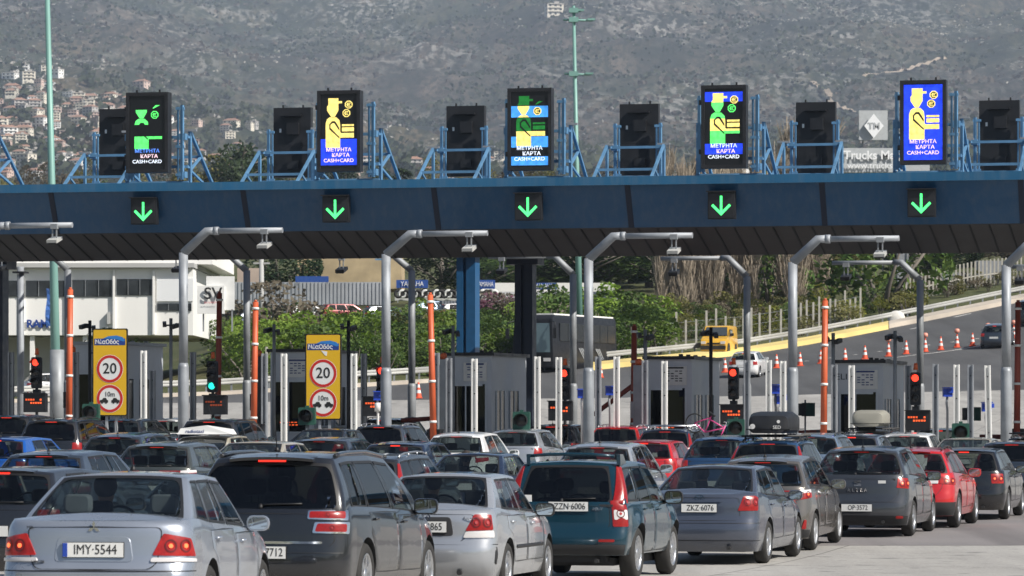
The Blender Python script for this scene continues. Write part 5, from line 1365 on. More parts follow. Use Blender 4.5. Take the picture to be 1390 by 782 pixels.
# ---- rear-facing signs: black backs
RPX = (153+8, 398, 633, 868.5, 1108, 1357)
for i, px in enumerate(RPX):
    v = 18.5; u = GU(px, v); zc = ZP((199, 198, 196, 194, 192, 190)[i]-4, u, v); W_, H_ = 1.34, 2.42
    t = thing('display_sign', f'black back of a sign on the far canopy edge, {WORDS[i]}', 'display sign', G(u, v, zc), GZ, 'black sign backs at the far edge of the canopy')
    b = Lc(); box(b, (0, 0, 0), (W_, .28, H_)); 
    for x in (-.36, .36): box(b, (x, 0, H_/2+.05), (.05, .05, .1))
    for z in (.5, -.1, -.75): box(b, (0, -.143, z), (W_-.08, .008, .012))
    bm_obj('housing', b, BLK, t)
    b = Lc(); box(b, (.0, -.25, H_/2-.28), (.74, .22, .05)); bm_obj('vent_hood', b, BLK, t)
    b = Lc(); box(b, (.05, -.2, .48), (.42, .14, .40)); bm_obj('control_box', b, BLK, t)
    b = Lc(); box(b, (.05, -.2, -.78), (.38, .14, .28)); bm_obj('control_box', b, BLK, t)
    b = Lc(); lathe(b, [(.06, 0), (.06, .03)], 10, Matrix.Translation((.3, -.14, -.1)) @ Matrix.Rotation(radians(90), 4, 'X')); bm_obj('lock', b, BLK2, t)
    b = Lc(); box(b, (-.42, -.146, .42), (.07, .008, .13)); bm_obj('sticker', b, WHT, t)

# ---- blue steel frames that carry the signs
def frame(u, v, z0, face, label, grp, hp, foot, pv, xb, bt, bz):
    """face=-1: sign faces the queue, struts run back; +1: sign faces away, struts run forward"""
    t = thing('sign_frame', label, 'steel frame', G(u, v, z0), GZ, grp); dr = 1 if face < 0 else -1
    for sx in (-1, 1):
        x = sx*.98; b = Lc(); tube(b, (x, dr*pv, 0), (x, dr*pv, hp), .06, n=4); bm_obj('post', b, BLUEF, t)
        b = Lc(); tube(b, (x, dr*pv, hp), (x, dr*foot, 0), .06, n=4); bm_obj('raking_strut', b, BLUEF, t)
        pm = Vector((x, dr*(pv+(foot-pv)*.42), hp*.58)); pb = Vector((x, dr*pv, hp*.30))
        b = Lc(); tube(b, pm, pb, .045, n=4); tube(b, pb, (x, dr*(foot-.6), .02), .045, n=4); bm_obj('brace', b, BLUEF, t)
        b = Lc(); tube(b, (sx*xb, dr*.34, .2), (sx*xb, dr*.34, bt), .062, n=4); tube(b, (sx*(xb-.13), dr*.34, .2), (sx*(xb-.13), dr*.34, bt-.05), .036, n=4)
        for z in (.35, 1.2, bt-.1): tube(b, (sx*(xb-.2), dr*.34, z), (sx*(xb+.07), dr*.34, z), .055, n=4)
        for z in bz: box(b, (sx*xb, dr*.44, z), (.20, .26, .19))
        bm_obj('bracket', b, BLUEF, t)
        b = Lc(); box(b, (x, dr*pv, hp+.03), (.42, .12, .06)); bm_obj('cap_plate', b, STEEL, t)
        b = Lc(); tube(b, (x, dr*pv, bz[0]), (sx*xb, dr*.44, bz[0]), .045, n=4); tube(b, (x, dr*pv, hp*.35), (sx*xb, dr*.44, hp*.35), .04, n=4); bm_obj('brace', b, BLUEF, t)
    for y, z in ((dr*.56, bz[0]), (dr*(pv+(foot-pv)*.42), hp*.58), (dr*.5, .12), (dr*.5, bt*.38 if face > 0 else .6)):
        b = Lc(); tube(b, (-1.0, y, z), (1.0, y, z), .06, n=4); bm_obj('cross_bar', b, BLUEF, t)
    return t
for i, px in enumerate((-62, 200, 460, 719, 982.5, 1253)):
    u = GU(px, -.1); frame(u, .3, ZT-.07, -1, f'blue steel frame behind the front signs, {WORDS[i]}', 'blue steel frames of the front signs', 1.68, 3.3, .75, .86, 2.45, (1.5, .35))
for i, px in enumerate(RPX):
    v = 18.5; u = GU(px, v); frame(u, v, ZT-.07, 1, f'blue steel frame across a black sign back, {WORDS[i]}', 'blue steel frames of the rear signs', 2.18, 4.6, .75, .78, 2.95, (2.12, .8))
for i, px in enumerate((195, 434, 672, 903, 1148)):
    v = 15.5; u = GU(px, v); b = Lc(); p = G(u, v, ZT-.07); lathe(b, [(.12, 0), (.15, .03), (.15, .42), (.10, .46), (.001, .46)], 14)
    o = tag(bm_obj('floodlight_can', b, WHT, loc=p), f'small white can on the canopy roof, {WORDS[i]}', 'lamp can', 'white cans on the canopy roof')

# ---- camera masts
def camera_box(parent, x, y, z, mt, dark=False):
    b = Lc(); box(b, (0, 0, 0), (.30, .52, .10), M=Matrix.Rotation(radians(14), 3, 'X')); box(b, (0, -.02, -.06), (.26, .46, .04), M=Matrix.Rotation(radians(14), 3, 'X'), mi=1)
    o = bm_obj('camera_box', b, [mt, BLK2], parent, loc=(x, y, z))
    b = Lc(); box(b, (-.06, 0, .19), (.03, .05, .34)); box(b, (.06, 0, .19), (.03, .05, .34)); box(b, (0, 0, .38), (.2, .16, .14)); bm_obj('bracket', b, STEELD, parent, loc=(x, y, z))
for i, (px, yb_, ya) in enumerate(((-33, 341, 307), (249, 343, 314), (524, 345, 318), (799, 351, 321), (1076, 356, 325), (1366, 360, 326))):
    v = -7; u = GU(px, v); g_ = gz(u, v); z1 = ZP(yb_, u, v); z2 = ZP(ya, u, v)
    t = thing('camera_mast', f'galvanised mast with a bent arm reaching right, {WORDS[i]}', 'mast', G(u, v, g_), GZ, 'front camera masts')
    z1 -= g_; z2 -= g_
    b = Lc(); path(b, [(0, 0, 0), (0, 0, 3.0), (0, 0, 3.12)], [.155, .155, .128], 16); path(b, [(0, 0, 3.12), (0, 0, z1)], .128, 16); path(b, [(0, 0, z1-.02), (.70, 0, z2), (.95, 0, z2)], [.128, .115, .115], 14)
    lathe(b, [(.3, 0), (.3, .04), (.18, .3)], 12); bm_obj('pole', b, STEEL, t)
    b = Lc(); path(b, [(.95, 0, z2), (2.92, 0, z2)], .082, 12); lathe(b, [(.12, 0), (.12, .14)], 12, Matrix.Translation((.90, 0, z2)) @ Matrix.Rotation(radians(90), 4, 'Y')); bm_obj('arm', b, STEEL, t)
    camera_box(t, 2.42, -.1, z2-.42, mat('pale grey camera casing', (.42, .42, .40), .5, var=.1))
for i, (px, yb_, ya) in enumerate(((92, 366, 344), (335, 367, 346), (559, 367, 347), (778, 372, 348), (1014, 375, 350), (1249, 380, 356), (1487, 385, 361))):
    v = 13; u = GU(px, v); g_ = gz(u, v); z1 = ZP(yb_, u, v)-g_; z2 = ZP(ya, u, v)-g_
    t = thing('camera_mast', f'grey mast with a bent arm reaching left, {WORDS[i]}', 'mast', G(u, v, g_), GZ, 'rear camera masts')
    b = Lc(); path(b, [(0, 0, 0), (0, 0, 2.6), (0, 0, 2.7)], [.14, .14, .115], 14); path(b, [(0, 0, 2.7), (0, 0, z1)], .115, 14); path(b, [(0, 0, z1-.02), (-.62, 0, z2), (-.85, 0, z2)], [.112, .10, .10], 12); bm_obj('pole', b, STEELD, t)
    b = Lc(); path(b, [(-.85, 0, z2), (-2.85, 0, z2)], .07, 10); bm_obj('arm', b, STEELD, t)
    camera_box(t, -2.38, -.1, z2-.45, BLK)
for i, (px, y0) in enumerate(((28, 362),)):
    v = 16; u = GU(px, v); g_ = gz(u, v); t = thing('steel_pole', 'plain grey steel pole at far left under the canopy with a flat dark cap', 'pole', G(u, v, g_), GZ)
    h_ = ZP(y0, u, v)-g_; b = Lc(); path(b, [(0, 0, 0), (0, 0, h_)], .12, 12); bm_obj('pole', b, STEEL, t); b = Lc(); box(b, (0, 0, h_-.2), (.42, .5, .06)); box(b, (0, 0, h_-.28), (.1, .1, .1)); bm_obj('cap', b, BLK, t)

# ---- toll booths
BW = mat('booth grey panel', (.46, .49, .53), .5, .1, var=.12, scale=1.); BWD = mat('booth frame grey', (.48, .52, .56), .45, .2, var=.1)
BGL = glass('booth glass', (.12, .13, .14)); BIN = mat('dark booth interior', (.02, .022, .026), .8)
BRD = mat('white notice board', (.62, .62, .60), .5, var=.06); DBLU = mat('dark blue ink', (.02, .04, .16), .5)
BX = (100, 367, 607, 877, 1135, 1396)
for i, px in enumerate(BX):
    v = 5.5; u0 = GU(px, v); g_ = gz(u0, v); W_, D_, H_ = 1.42, 4.7, ZP((468, 478, 483, 488, 493, 497)[i], u0, v)-g_
    t = thing('toll_booth', f'grey toll booth with a white notice board, {WORDS[i]}', 'toll booth', G(u0, v, g_), GZ, 'toll booths')
    b = Lc(); box(b, (W_/2, D_/2, .1), (W_+1., D_+14, .24)); bm_obj('island_kerb', b, mat('island kerb concrete', (.34, .33, .31), .85, var=.2), t)
    zt = H_; zs = 1.0; wtp = zt-.88
    b = Lc()
    box(b, (W_/2, .06, (zs+.22)/2), (W_, .12, zs-.22)); box(b, (W_/2, .06, (zt+wtp)/2), (W_, .12, zt-wtp)); box(b, (.05, .06, (zs+wtp)/2), (.10, .12, wtp-zs)); box(b, (W_-.08, .06, (zs+wtp)/2), (.16, .12, wtp-zs))
    box(b, (.05, D_/2+.06, zt/2), (.10, D_-.12, zt)); box(b, (W_/2, D_-.05, zt/2), (W_-.2, .1, zt))
    # right side with openings
    x = W_-.05; box(b, (x, D_/2+.06, .65), (.10, D_-.12, 1.1)); box(b, (x, D_/2+.06, (zt+wtp-.2)/2), (.10, D_-.12, zt-wtp+.2))
    for ya, yb2 in ((.12, .5), (1.7, 2.3), (3.6, 4.7)): box(b, (x, (ya+yb2)/2, (1.2+wtp-.2)/2), (.10, yb2-ya, wtp-1.4))
    bm_obj('wall', b, BW, t)
    b = Lc(); box(b, (W_/2, D_/2, zt+.05), (W_+.2, D_+.2, .1)); 
    for yy in (.4, 1.6, 2.8, 4.2): box(b, (W_/2+.3, yy, zt+.13), (.12, .1, .08))
    bm_obj('roof', b, BLK if i not in (0,) else STEEL, t)
    b = Lc(); box(b, (W_/2-.03, .02, (zs+wtp)/2), (W_-.28, .03, wtp-zs)); fw = bm_obj('front_window', b, BGL, t)
    b = Lc(); 
    for xx in (.12, W_-.18): box(b, (xx, -.01, (zs+wtp)/2), (.05, .05, wtp-zs))
    box(b, (W_/2-.09, -.01, wtp-.03), (W_-.4, .05, .06)); box(b, (W_/2-.09, -.01, zs+.03), (W_-.4, .05, .06)); box(b, (W_*.42, -.01, (zs+wtp)/2), (.04, .05, wtp-zs-.12)); bm_obj('frame', b, BWD, fw)
    for ya, yb2 in ((.55, 1.65), (2.35, 3.55)):
        b = Lc(); box(b, (W_+.0, (ya+yb2)/2, (1.2+wtp-.2)/2), (.03, yb2-ya, wtp-1.4)); sw = bm_obj('side_window', b, BGL, t)
        b = Lc(); 
        for yy in (ya, (ya+yb2)/2, yb2): box(b, (W_+.02, yy, (1.2+wtp-.2)/2), (.04, .05, wtp-1.4))
        box(b, (W_+.02, (ya+yb2)/2, 1.22), (.04, yb2-ya, .05)); bm_obj('frame', b, BWD, sw)
    b = Lc(); box(b, (W_/2, 2.6, 1.0), (W_-.3, .6, .9)); box(b, (W_/2, 1.0, 1.12), (W_-.3, .5, .06)); box(b, (W_/2+.15, 1.0, 1.35), (.36, .05, .3)); bm_obj('desk', b, BIN, t)
    b = Lc(); box(b, (W_-.52, -.03, zt-.50), (.74, .03, .58)); bd = bm_obj('notice_board', b, BRD, t)
    b = Lc(); box(b, (W_-.52, -.05, zt-.26), (.56, .01, .05)); 
    for r_ in range(5):
        for c_ in range(4): 
            if (r_*3+c_*5+i) % 4: box(b, (W_-.72+c_*.13, -.05, zt-.36-r_*.075), (.09, .01, .03))
    bm_obj('board_print', b, DBLU if i != 3 else BLK, bd)
    if i == 4: text('wall_lettering', 'ELIN', .26, BLK2, t, (.28, -.004, zt-.42), sx=1.2, th=.004)
    # orange text display in the booth's lower window
    if i in (1, 3):
        b = Lc(); 
        for k in range(5): box(b, (.35+k*.12, -.004, zs+.35), (.08, .01, .03)); box(b, (.38+k*.12, -.004, zs+.27), (.07, .01, .03))
        bm_obj('lit_text', b, glow('orange led text', (1., .13, .03), .9), t)

# ---- pairs of small cameras on poles over the booths
for i, (px, y0, yb_) in enumerate(((122, 435, 470), (232, 432, 472), (372, 440, 478), (473, 435, 478), (615, 442, 484), (876, 447, 490), (965, 444, 488), (1131, 452, 494), (1215, 449, 493))):
    v = 4.6; u = GU(px, v); g_ = gz(u, v); zt = ZP(y0, u, v)-g_; t = thing('camera_post', f'dark post with two small tilted cameras, {WORDS[i]}', 'camera post', G(u, v, g_), GZ, 'small camera posts')
    b = Lc(); tube(b, (0, 0, 0), (0, 0, zt), .055, n=8); bm_obj('post', b, STEELD if i % 3 else BLK, t)
    for sx in (-1, 1):
        b = Lc(); box(b, (sx*.17, -.12, zt-.22-.03*sx), (.12, .34, .13), M=Matrix.Rotation(radians(12), 3, 'X') @ Matrix.Rotation(radians(-18*sx*(1 if i % 2 else -1)), 3, 'Z')); box(b, (sx*.08, 0, zt-.22), (.14, .05, .05)); bm_obj('camera', b, BLK, t)

# ---- traffic lights with text boxes
for i, (px, yt, col, bx, by) in enumerate(((50, 473, 'r', 53, 547), (289, 478, 'g', 297, 550), (519, 484, 'r', 513, 552), (767, 487, 'r', 764, 558), (996, 486, 'r', 997, 563), (1243, 493, 'r', 1248, 571))):
    v = 2.5; u = GU(px, v); g_ = gz(u, v); zt = ZP(yt, u, v)-g_
    t = thing('traffic_light', f"black traffic light showing {'red' if col == 'r' else 'green'}, {WORDS[i]}", 'traffic light', G(u, v, g_), GZ, 'lane traffic lights')
    b = Lc(); tube(b, (0, 0, 0), (0, 0, zt-.4), .05, n=8); bm_obj('post', b, BLK, t)
    b = Lc(); tube(b, (0, 0, zt-.2), (0, 0, zt), .07, .05, 10); bm_obj('beacon', b, mat('orange beacon', (.55, .10, .02), .4), t)
    zc = zt-.72; b = Lc(); 
    for x, z in rrect(-.15, zc-.5, .15, zc+.45, .05, 3)[:1]: pass
    plate(b, rrect(-.15, zc-.52, .15, zc+.45, .06, 3), Matrix.Translation((0, .08, 0)), .2)
    for k in range(3):
        z = zc+.28-.3*k; R0 = []
        for j in range(9):
            a = radians(-10+200*j/8); R0.append((cos(a)*.125, z+sin(a)*.125))
        for (x0, z0), (x1, z1) in zip(R0, R0[1:]): b.faces.new([b.verts.new(p) for p in ((x0, -.12, z0), (x1, -.12, z1), (x1, -.30, z1), (x0, -.30, z0))])
    box(b, (0, 0, zc-.66), (.2, .2, .22)); bm_obj('housing', b, BLK, t)
    for k in range(3):
        lit = (col == 'r' and k == 0) or (col == 'g' and k == 2); z = zc+.28-.3*k
        b = Lc(); lathe(b, [(.001, .015), (.07, .01), (.105, 0)], 18, Matrix.Translation((0, -.125, z)) @ Matrix.Rotation(radians(90), 4, 'X'), 0, True)
        m_ = (glow('red signal lamp', (1., .045, .02), 2.0) if col == 'r' else glow('green signal lamp', (.02, .75, .55), 1.6)) if lit else mat('unlit lens', (.03, .028, .028), .15)
        bm_obj('lamp', b, m_, t)
    zb_ = ZP(by, u, v)-g_; xo = (bx-px)/depth(u, v)*-1*-1*depth(u, v)/F*depth(u, v); tb = thing('text_display', f"black box with small orange letters, {WORDS[i]}", 'display', G(u+xo, v-.3, g_+zb_), GZ, 'orange text boxes')
    b = Lc(); box(b, (0, 0, 0), (.72, .22, .58)); box(b, (0, -.14, .30), (.76, .14, .03)); box(b, (0, .2, -.1), (.1, .3, .1)); bm_obj('housing', b, BLK, tb)
    OT = glow('orange led text', (1., .13, .03), .9)
    if i in (2, 3, 4): OT = glow('orange led text', (1., .13, .03), .9)
    b = Lc()
    for r_, n0, n1 in ((.10, 0, 4), (.10, 6, 7), (.0, 2, 7)):
        for k in range(n0, n1): box(b, (-.26+k*.078, -.115, r_), (.055, .01, .055)); 
    bm_obj('lit_text', b, OT if i != 1 else glow('faint orange led text', (.35, .06, .02), .5), tb)
# ---- near single green signal heads
GH = mat('dark green signal paint', (.018, .075, .055), .45, var=.15)
for i, (px, yc) in enumerate(((124, 560), (417, 565), (708, 571), (999, 581), (1304, 587))):
    v = -10; u = GU(px, v); g_ = gz(u, v); z = ZP(yc, u, v)-g_
    t = thing('signal_head', f'green box signal with a big black hood, {WORDS[i]}', 'signal', G(u, v, g_), GZ+.12, 'green hooded signals')
    b = Lc(); tube(b, (0, 0, 0), (0, 0, z-.2), .05, n=8); bm_obj('post', b, STEELD, t)
    b = Lc(); plate(b, rrect(-.23, z-.24, .23, z+.24, .04, 3), Matrix.Translation((0, .12, 0)), .24); box(b, (0, .0, z+.26), (.1, .1, .06)); bm_obj('housing', b, GH, t)
    b = Lc(); pr = []
    for j in range(17):
        a = radians(-35+250*j/16); pr.append((cos(a)*.185, z+sin(a)*.185))
    for (x0, z0), (x1, z1) in zip(pr, pr[1:]):
        b.faces.new([b.verts.new(p) for p in ((x0, -.12, z0), (x1, -.12, z1), (x1, -.42, z1), (x0, -.42, z0))]); b.faces.new([b.verts.new(p) for p in ((x0*.95, -.12, z0), (x0*.95, -.42, z0), (x1*.95, -.42, z1), (x1*.95, -.12, z1))])
    bm_obj('hood', b, BLK, t)
    b = Lc(); lathe(b, [(.001, .02), (.12, .012), (.165, 0)], 20, Matrix.Translation((0, -.125, z)) @ Matrix.Rotation(radians(90), 4, 'X'), 0, True); bm_obj('lens', b, mat('unlit lens', (.03, .028, .028), .15), t)
for i, (px, yc) in enumerate(((1093, 556), (1318, 562))):
    v = 8; u = GU(px, v); g_ = gz(u, v); z = ZP(yc, u, v)-g_; t = thing('signal_head', ('green signal box seen from behind left of the orange boom', 'green signal box seen from behind between pale guard posts')[i], 'signal', G(u, v, g_), GZ+.5, None)
    b = Lc(); tube(b, (0, 0, 0), (0, 0, z+.3), .03, n=8); bm_obj('post', b, STEELD, t); b = Lc(); box(b, (.1, 0, z), (.34, .3, .42)); bm_obj('housing', b, GH, t); b = Lc(); box(b, (-.17, -.1, z), (.2, .3, .38)); bm_obj('hood', b, BLK, t)

# ---- steel guard posts
GP = ((15,478,'d'),(103,478,'d'),(195,476,'w'),(207,503,'d'),(262,478,'d'),(359,480,'g'),(385.5,480,'w'),(480.5,480,'w'),(494,480,'d'),(592.5,479,'g'),(609.5,486,'g'),(644,487,'w'),(729.5,484,'w'),(758.5,485,'w'),(812,484,'g'),(837,484,'w'),(875.5,489,'g'),(902,490,'w'),(1014,489,'g'),(1043.5,489,'w'),(1063,490,'w'),(1132.5,495,'g'),(1156,496,'w'),(1233,496,'d'),(1270,494,'g'),(1298.5,495,'w'),(1317.5,495,'g'),(1343.5,496,'w'))
nm = {'d': ('dark grey', STEELD), 'g': ('pale grey', STEEL), 'w': ('white', WHT)}; cnt = {}
for px, yt, k in GP:
    v = {'d': 3.2, 'g': 1.0, 'w': -.6}[k]; u = GU(px, v); g_ = gz(u, v); h_ = ZP(yt, u, v)-g_; cnt[k] = cnt.get(k, 0)+1; w_ = .17 if k != 'w' else .165
    b = Lc(); box(b, (-w_/2+.02, 0, h_/2), (.04, .14, h_)); box(b, (w_/2-.02, 0, h_/2), (.04, .14, h_)); box(b, (0, .04, h_/2), (w_-.08, .05, h_-.02)); box(b, (0, 0, .03), (.3, .3, .06))
    for z in (h_*.4, h_*.7, h_*.9): box(b, (0, .01, z), (.03, .03, .03), mi=1)
    o = bm_obj('guard_post', b, [nm[k][1], BLK2], loc=G(u, v, g_)); o.rotation_euler = (0, radians(-1.2 if px == 1343.5 else 0), GZ)
    tag(o, f'square {nm[k][0]} guard post, {WORDS[cnt[k]-1]} of the {nm[k][0]} ones', 'guard post', nm[k][0]+' guard posts')
# ---- raised and lowered booms
BM = ((95.5, 95.5, 393, 'o'), (297, 298, 398, 'd'), (346, 347, 410, 'o'), (590, 584, 400, 'o'), (861, 861, 443, 'd'), (1119, 1120, 408, 'o'), (1381, 1382, 410, 'd'))
for i, (pb, pt, yt, k) in enumerate(BM):
    v = -.3 if k == 'o' else 5.5; u = GU(pb, v); u2 = GU(pt, v); g_ = gz(u, v); h_ = ZP(yt, u, v)-g_; m_ = ORNG if k == 'o' else DRED_SHADE
    t = thing('barrier', f"raised {'bright orange' if k == 'o' else 'dark red'} barrier boom, {WORDS[i]} of the raised booms", 'barrier', G(u, v, g_), GZ, 'raised barrier booms')
    b = Lc(); box(b, (0, .1, .65), (.38, .45, 1.3)); box(b, (0, .1, 1.32), (.42, .5, .05)); bm_obj('cabinet', b, BLK, t)
    tip = Vector((u2-u, 0, h_)); base = Vector((0, -.14, 1.05)); dd = (tip-base); b = Lc(); tube(b, base, tip, .10, .085, 12); tube(b, tip, tip+dd.normalized()*.06, .05, .05, 8); bm_obj('boom', b, m_, t)
    for f in (.12, .40, .68, .95):
        p = base+dd*f; b = Lc(); tube(b, p-dd.normalized()*.035, p+dd.normalized()*.035, .112, .110, 12); bm_obj('white_band', b, WHT, t)
for pa, ya, pb, yb_, v, lb in ((806, 563, 862, 521, 6, 'dark red boom half lowered across the lane beside a shaded dark red upright boom'), (545, 571, 588, 568, 8, 'closed dark red boom low across the lane left of an orange boom'), (1072, 588, 1118, 586, 9, 'closed dark boom behind the lane left of the rightmost orange boom'), (1330, 593, 1385, 593, 9, 'closed dark boom at the far right behind the pale posts')):
    u = GU(pb, v); u2 = GU(pa, v); za = ZP(ya, u2, v); zb_ = ZP(yb_, u, v); g_ = gz(u, v); t = thing('barrier', lb, 'barrier', G(u, v, g_), GZ)
    b = Lc(); tube(b, (0, 0, zb_-g_), (u2-u, 0, za-g_), .075, n=10); bm_obj('boom', b, DRED_SHADE, t); b = Lc(); box(b, (.05, .3, (zb_-g_)/2), (.36, .4, max(.9, (zb_-g_)))); bm_obj('cabinet', b, BLK, t)
# ---- beacon posts beside the booths and card readers
for i, (px, yt) in enumerate(((98, 470), (351, 475), (602, 479), (867, 487))):
    v = 4.0; u = GU(px, v); g_ = gz(u, v); h_ = ZP(yt, u, v)-g_; t = thing('ticket_column', f'dark grey ticket column with an orange beacon, {WORDS[i]}', 'ticket column', G(u, v, g_), GZ, 'ticket columns with orange beacons')
    b = Lc(); box(b, (0, 0, (h_-.2)/2), (.26, .4, h_-.2)); box(b, (-.16, -.1, h_*.55), (.1, .3, .5)); box(b, (0, -.22, h_*.4), (.2, .06, .3)); bm_obj('housing', b, STEELD if i > 1 else BLK, t)
    b = Lc(); lathe(b, [(.11, h_-.2), (.11, h_-.05), (.06, h_), (.001, h_)], 12); bm_obj('beacon', b, mat('orange beacon', (.55, .10, .02), .4), t)
BLUR = mat('blue plastic head', (.02, .06, .42), .35)
for i, (px, yc, two) in enumerate(((513, 538, 0), (790, 535, 1), (828, 531, 0), (1060, 543, 1), (1053, 529, 0), (1286, 533, 0), (1339, 553, 0))):
    v = -.2; u = GU(px, v); g_ = gz(u, v); z = ZP(yc, u, v)-g_; t = thing('card_reader', f'small blue card reader on a thin pole, {WORDS[i]}', 'card reader', G(u, v, g_), GZ+.3, 'blue card readers')
    b = Lc(); path(b, [(0, 0, 0), (0, 0, z-.5), (-.03, -.03, z-.3), (0, 0, z-.1)], .035, 8); 
    if i in (0, 3): lathe(b, [(.10, z-.45), (.10, z-.2), (.05, z-.18)], 10)
    bm_obj('pole', b, WHT if i in (0, 1, 3) else STEELD, t)
    b = Lc(); box(b, (0, -.02, z), (.26, .2, .24)); box(b, (.1, -.1, z+.05), (.2, .12, .12)); box(b, (0, -.1, z+.14), (.3, .3, .03)); bm_obj('head', b, BLUR, t)

# ---- yellow speed limit boards
YEL = mat('yellow board paint', (.72, .43, .015), .45, var=.05, scale=1.); WB = mat('white sign paint', (.78, .78, .76), .45); RB = mat('red sign paint', (.55, .022, .018), .45); LOGO = mat('logo blue', (.015, .05, .25), .4); LOGO2 = mat('logo light blue', (.03, .20, .55), .4)
for i, (px, y0, y1) in enumerate(((149.5, 446, 565), (439, 453, 570))):
    v = -8; u = GU(px, v); g_ = gz(u, v); z0 = ZP(y1, u, v)-g_; z1 = ZP(y0, u, v)-g_; W_ = 1.04; H_ = z1-z0
    t = thing('speed_limit_board', ('yellow speed limit board in front of the white building, the left of two', 'yellow speed limit board with a torn white sticker, the right of two')[i], 'road sign', G(u, v, g_+z0), GZ, 'yellow speed limit boards')
    b = Lc(); plate(b, rrect(-W_/2, 0, W_/2, H_, .05), Matrix.Translation((0, .03, 0)), .05, 1); bm_obj('back_panel', b, [YEL, BLK2], t)
    b = Lc(); plate(b, rrect(-W_/2+.035, .035, W_/2-.035, H_-.035, .04), Matrix.Translation((0, -.021, 0)), .004); bm_obj('face', b, YEL, t)
    for x in (-.12, .16): 
        b = Lc(); box(b, (x, .07, -z0/2+.3), (.07, .07, z0+.6)); bm_obj('post', b, STEEL, t)
    M = Matrix.Translation((0, -.026, 0))
    zc1 = H_*.54; zc2 = H_*.20; r_ = .385
    for zc in (zc1, zc2):
        b = Lc(); plate(b, circ(0, zc, r_+.012), M, .002); bm_obj('disc', b, WB, t)
        b = Lc(); ring_plate(b, 0, zc, r_-.075, r_, M, .006, 40); bm_obj('red_ring', b, RB, t)
    text('speed_number', '20', .42, INK, t, (0, -.032, zc1), sx=1.0, bold=.003); text('distance_text', '10m', .20, INK, t, (.0, -.032, zc2+.12), sx=.9)
    for sx in (-1, 1):
        b = Lc(); P = [(.02, -.09), (.02, -.16), (.05, -.16), (.06, -.19), (.10, -.19), (.11, -.16), (.17, -.16), (.18, -.19), (.22, -.19), (.23, -.16), (.26, -.16), (.26, -.09), (.20, -.08), (.16, -.03), (.08, -.03), (.05, -.09)]
        plate(b, [(sx*(x+.0)+sx*.03, z+zc2+.05) for x, z in (P if sx < 0 else P[::-1])], M, .008); bm_obj('car_symbol', b, INK, t)
    b = Lc(); plate(b, [(-W_*.44, H_*.81), (W_*.44, H_*.81), (W_*.44, H_*.885), (-W_*.44, H_*.885)], M, .003); bm_obj('logo_band', b, LOGO, t)
    b = Lc(); plate(b, [(-.20, H_*.885), (-.05, H_*.912), (.20, H_*.92), (.38, H_*.90), (.46, H_*.865), (.40, H_*.85), (.22, H_*.875), (.0, H_*.885)], M, .006); bm_obj('logo_wave', b, LOGO2, t)
    text('logo_lettering', 'ΝέαΟδός', .17, WB, t, (-.08, -.033, H_*.845), sx=.95, bold=.003)
    if i == 1:
        b = Lc(); plate(b, [(-.06, H_*.805), (.12, H_*.79), (.10, H_*.74), (.05, H_*.75)], M, .006); bm_obj('torn_sticker', b, WB, t)

# ---- tall green lighting masts
GRP = mat('pale green mast paint', (.17, .33, .29), .5, .1, var=.12, scale=.4)
for px, D, yt, base, lean, lb, arms in ((77.5, 158, -60, .22, -.42, 'tall pale green mast in front of the white building', 0), (787, 262, 8, .24, -.40, 'tall pale green mast with cross arms rising behind the canopy', 1)):
    p = on_ground(px, D); h_ = HC+(HY-yt)*D/F-p.z; t = thing('lighting_mast', lb, 'mast', p, 0)
    b = Lc(); k = h_/25.; path(b, [(0, 0, 0), (lean*.35, 0, h_*.4), (lean, 0, h_)], [base, base*.72, base*.40], 14); bm_obj('pole', b, GRP, t)
    if not arms:
        b = Lc(); path(b, [(0, 0, 0), (0, 0, 3.6)], [.30, .285], 14); bm_obj('base_sleeve', b, STEELD, t)
    else:
        for z, l in ((h_-.3, .7), (h_-.9, 1.9), (h_-4.4, 1.7)):
            b = Lc(); tube(b, (lean-l*.35, 0, z), (lean+l*.65, 0, z-.05), .07, n=6); box(b, (lean+l*.6, 0, z+.02), (.5, .3, .12)); box(b, (lean, 0, z), (.6, .5, .3)); bm_obj('cross_arm', b, GRP, t)
# ------------------------------------------------------------------ behind the plaza
WALLW = mat('white plaster wall', (.80, .79, .76), .8, var=.05, scale=.2); GLZ = mat('dark factory glazing', (.035, .04, .045), .15, var=.5, scale=.8); GREYW = mat('grey render', (.42, .42, .41), .85, var=.12, scale=.3)
def PXW(px0, px1, D): return (px1-px0)*D/F
def fbox(bm, px0, px1, y0, y1, D, th=.3, mi=0, off=0.):
    a = at(px0, y0, D); c = at(px1, y1, D); box(bm, ((a.x+c.x)/2, D+th/2-off, (a.z+c.z)/2), (abs(c.x-a.x), th, abs(a.z-c.z)), mi=mi)
D = 232.
wb = thing('white_building', 'long white factory building with dark window bands at left', 'building', (at(130, 545, D).x, D, 0)); inv = Vector(wb.location)
def part(name, boxes, m, parent=None, th=.3):
    b = bmesh.new()
    for (a, c, y0, y1, o, t_) in boxes: fbox(b, a, c, y0, y1, D, t_, 0, o)
    for v in b.verts: v.co -= inv
    return bm_obj(name, b, m, parent or wb)
part('upper_wall', [(-160, 262, 364, 455, 0, 22)], WALLW); part('roof_storey', [(-160, 285, 335, 357, -2, 18)], WALLW); part('cornice', [(-162, 264, 357.5, 363.5, .5, 23)], GREYW)
part('lower_wall', [(-160, 120, 456, 560, -3, 18)], GREYW); 
for px in (-40, 40, 112): part('pillar', [(px, px+6, 456, 560, -.2, .5)], WALLW)
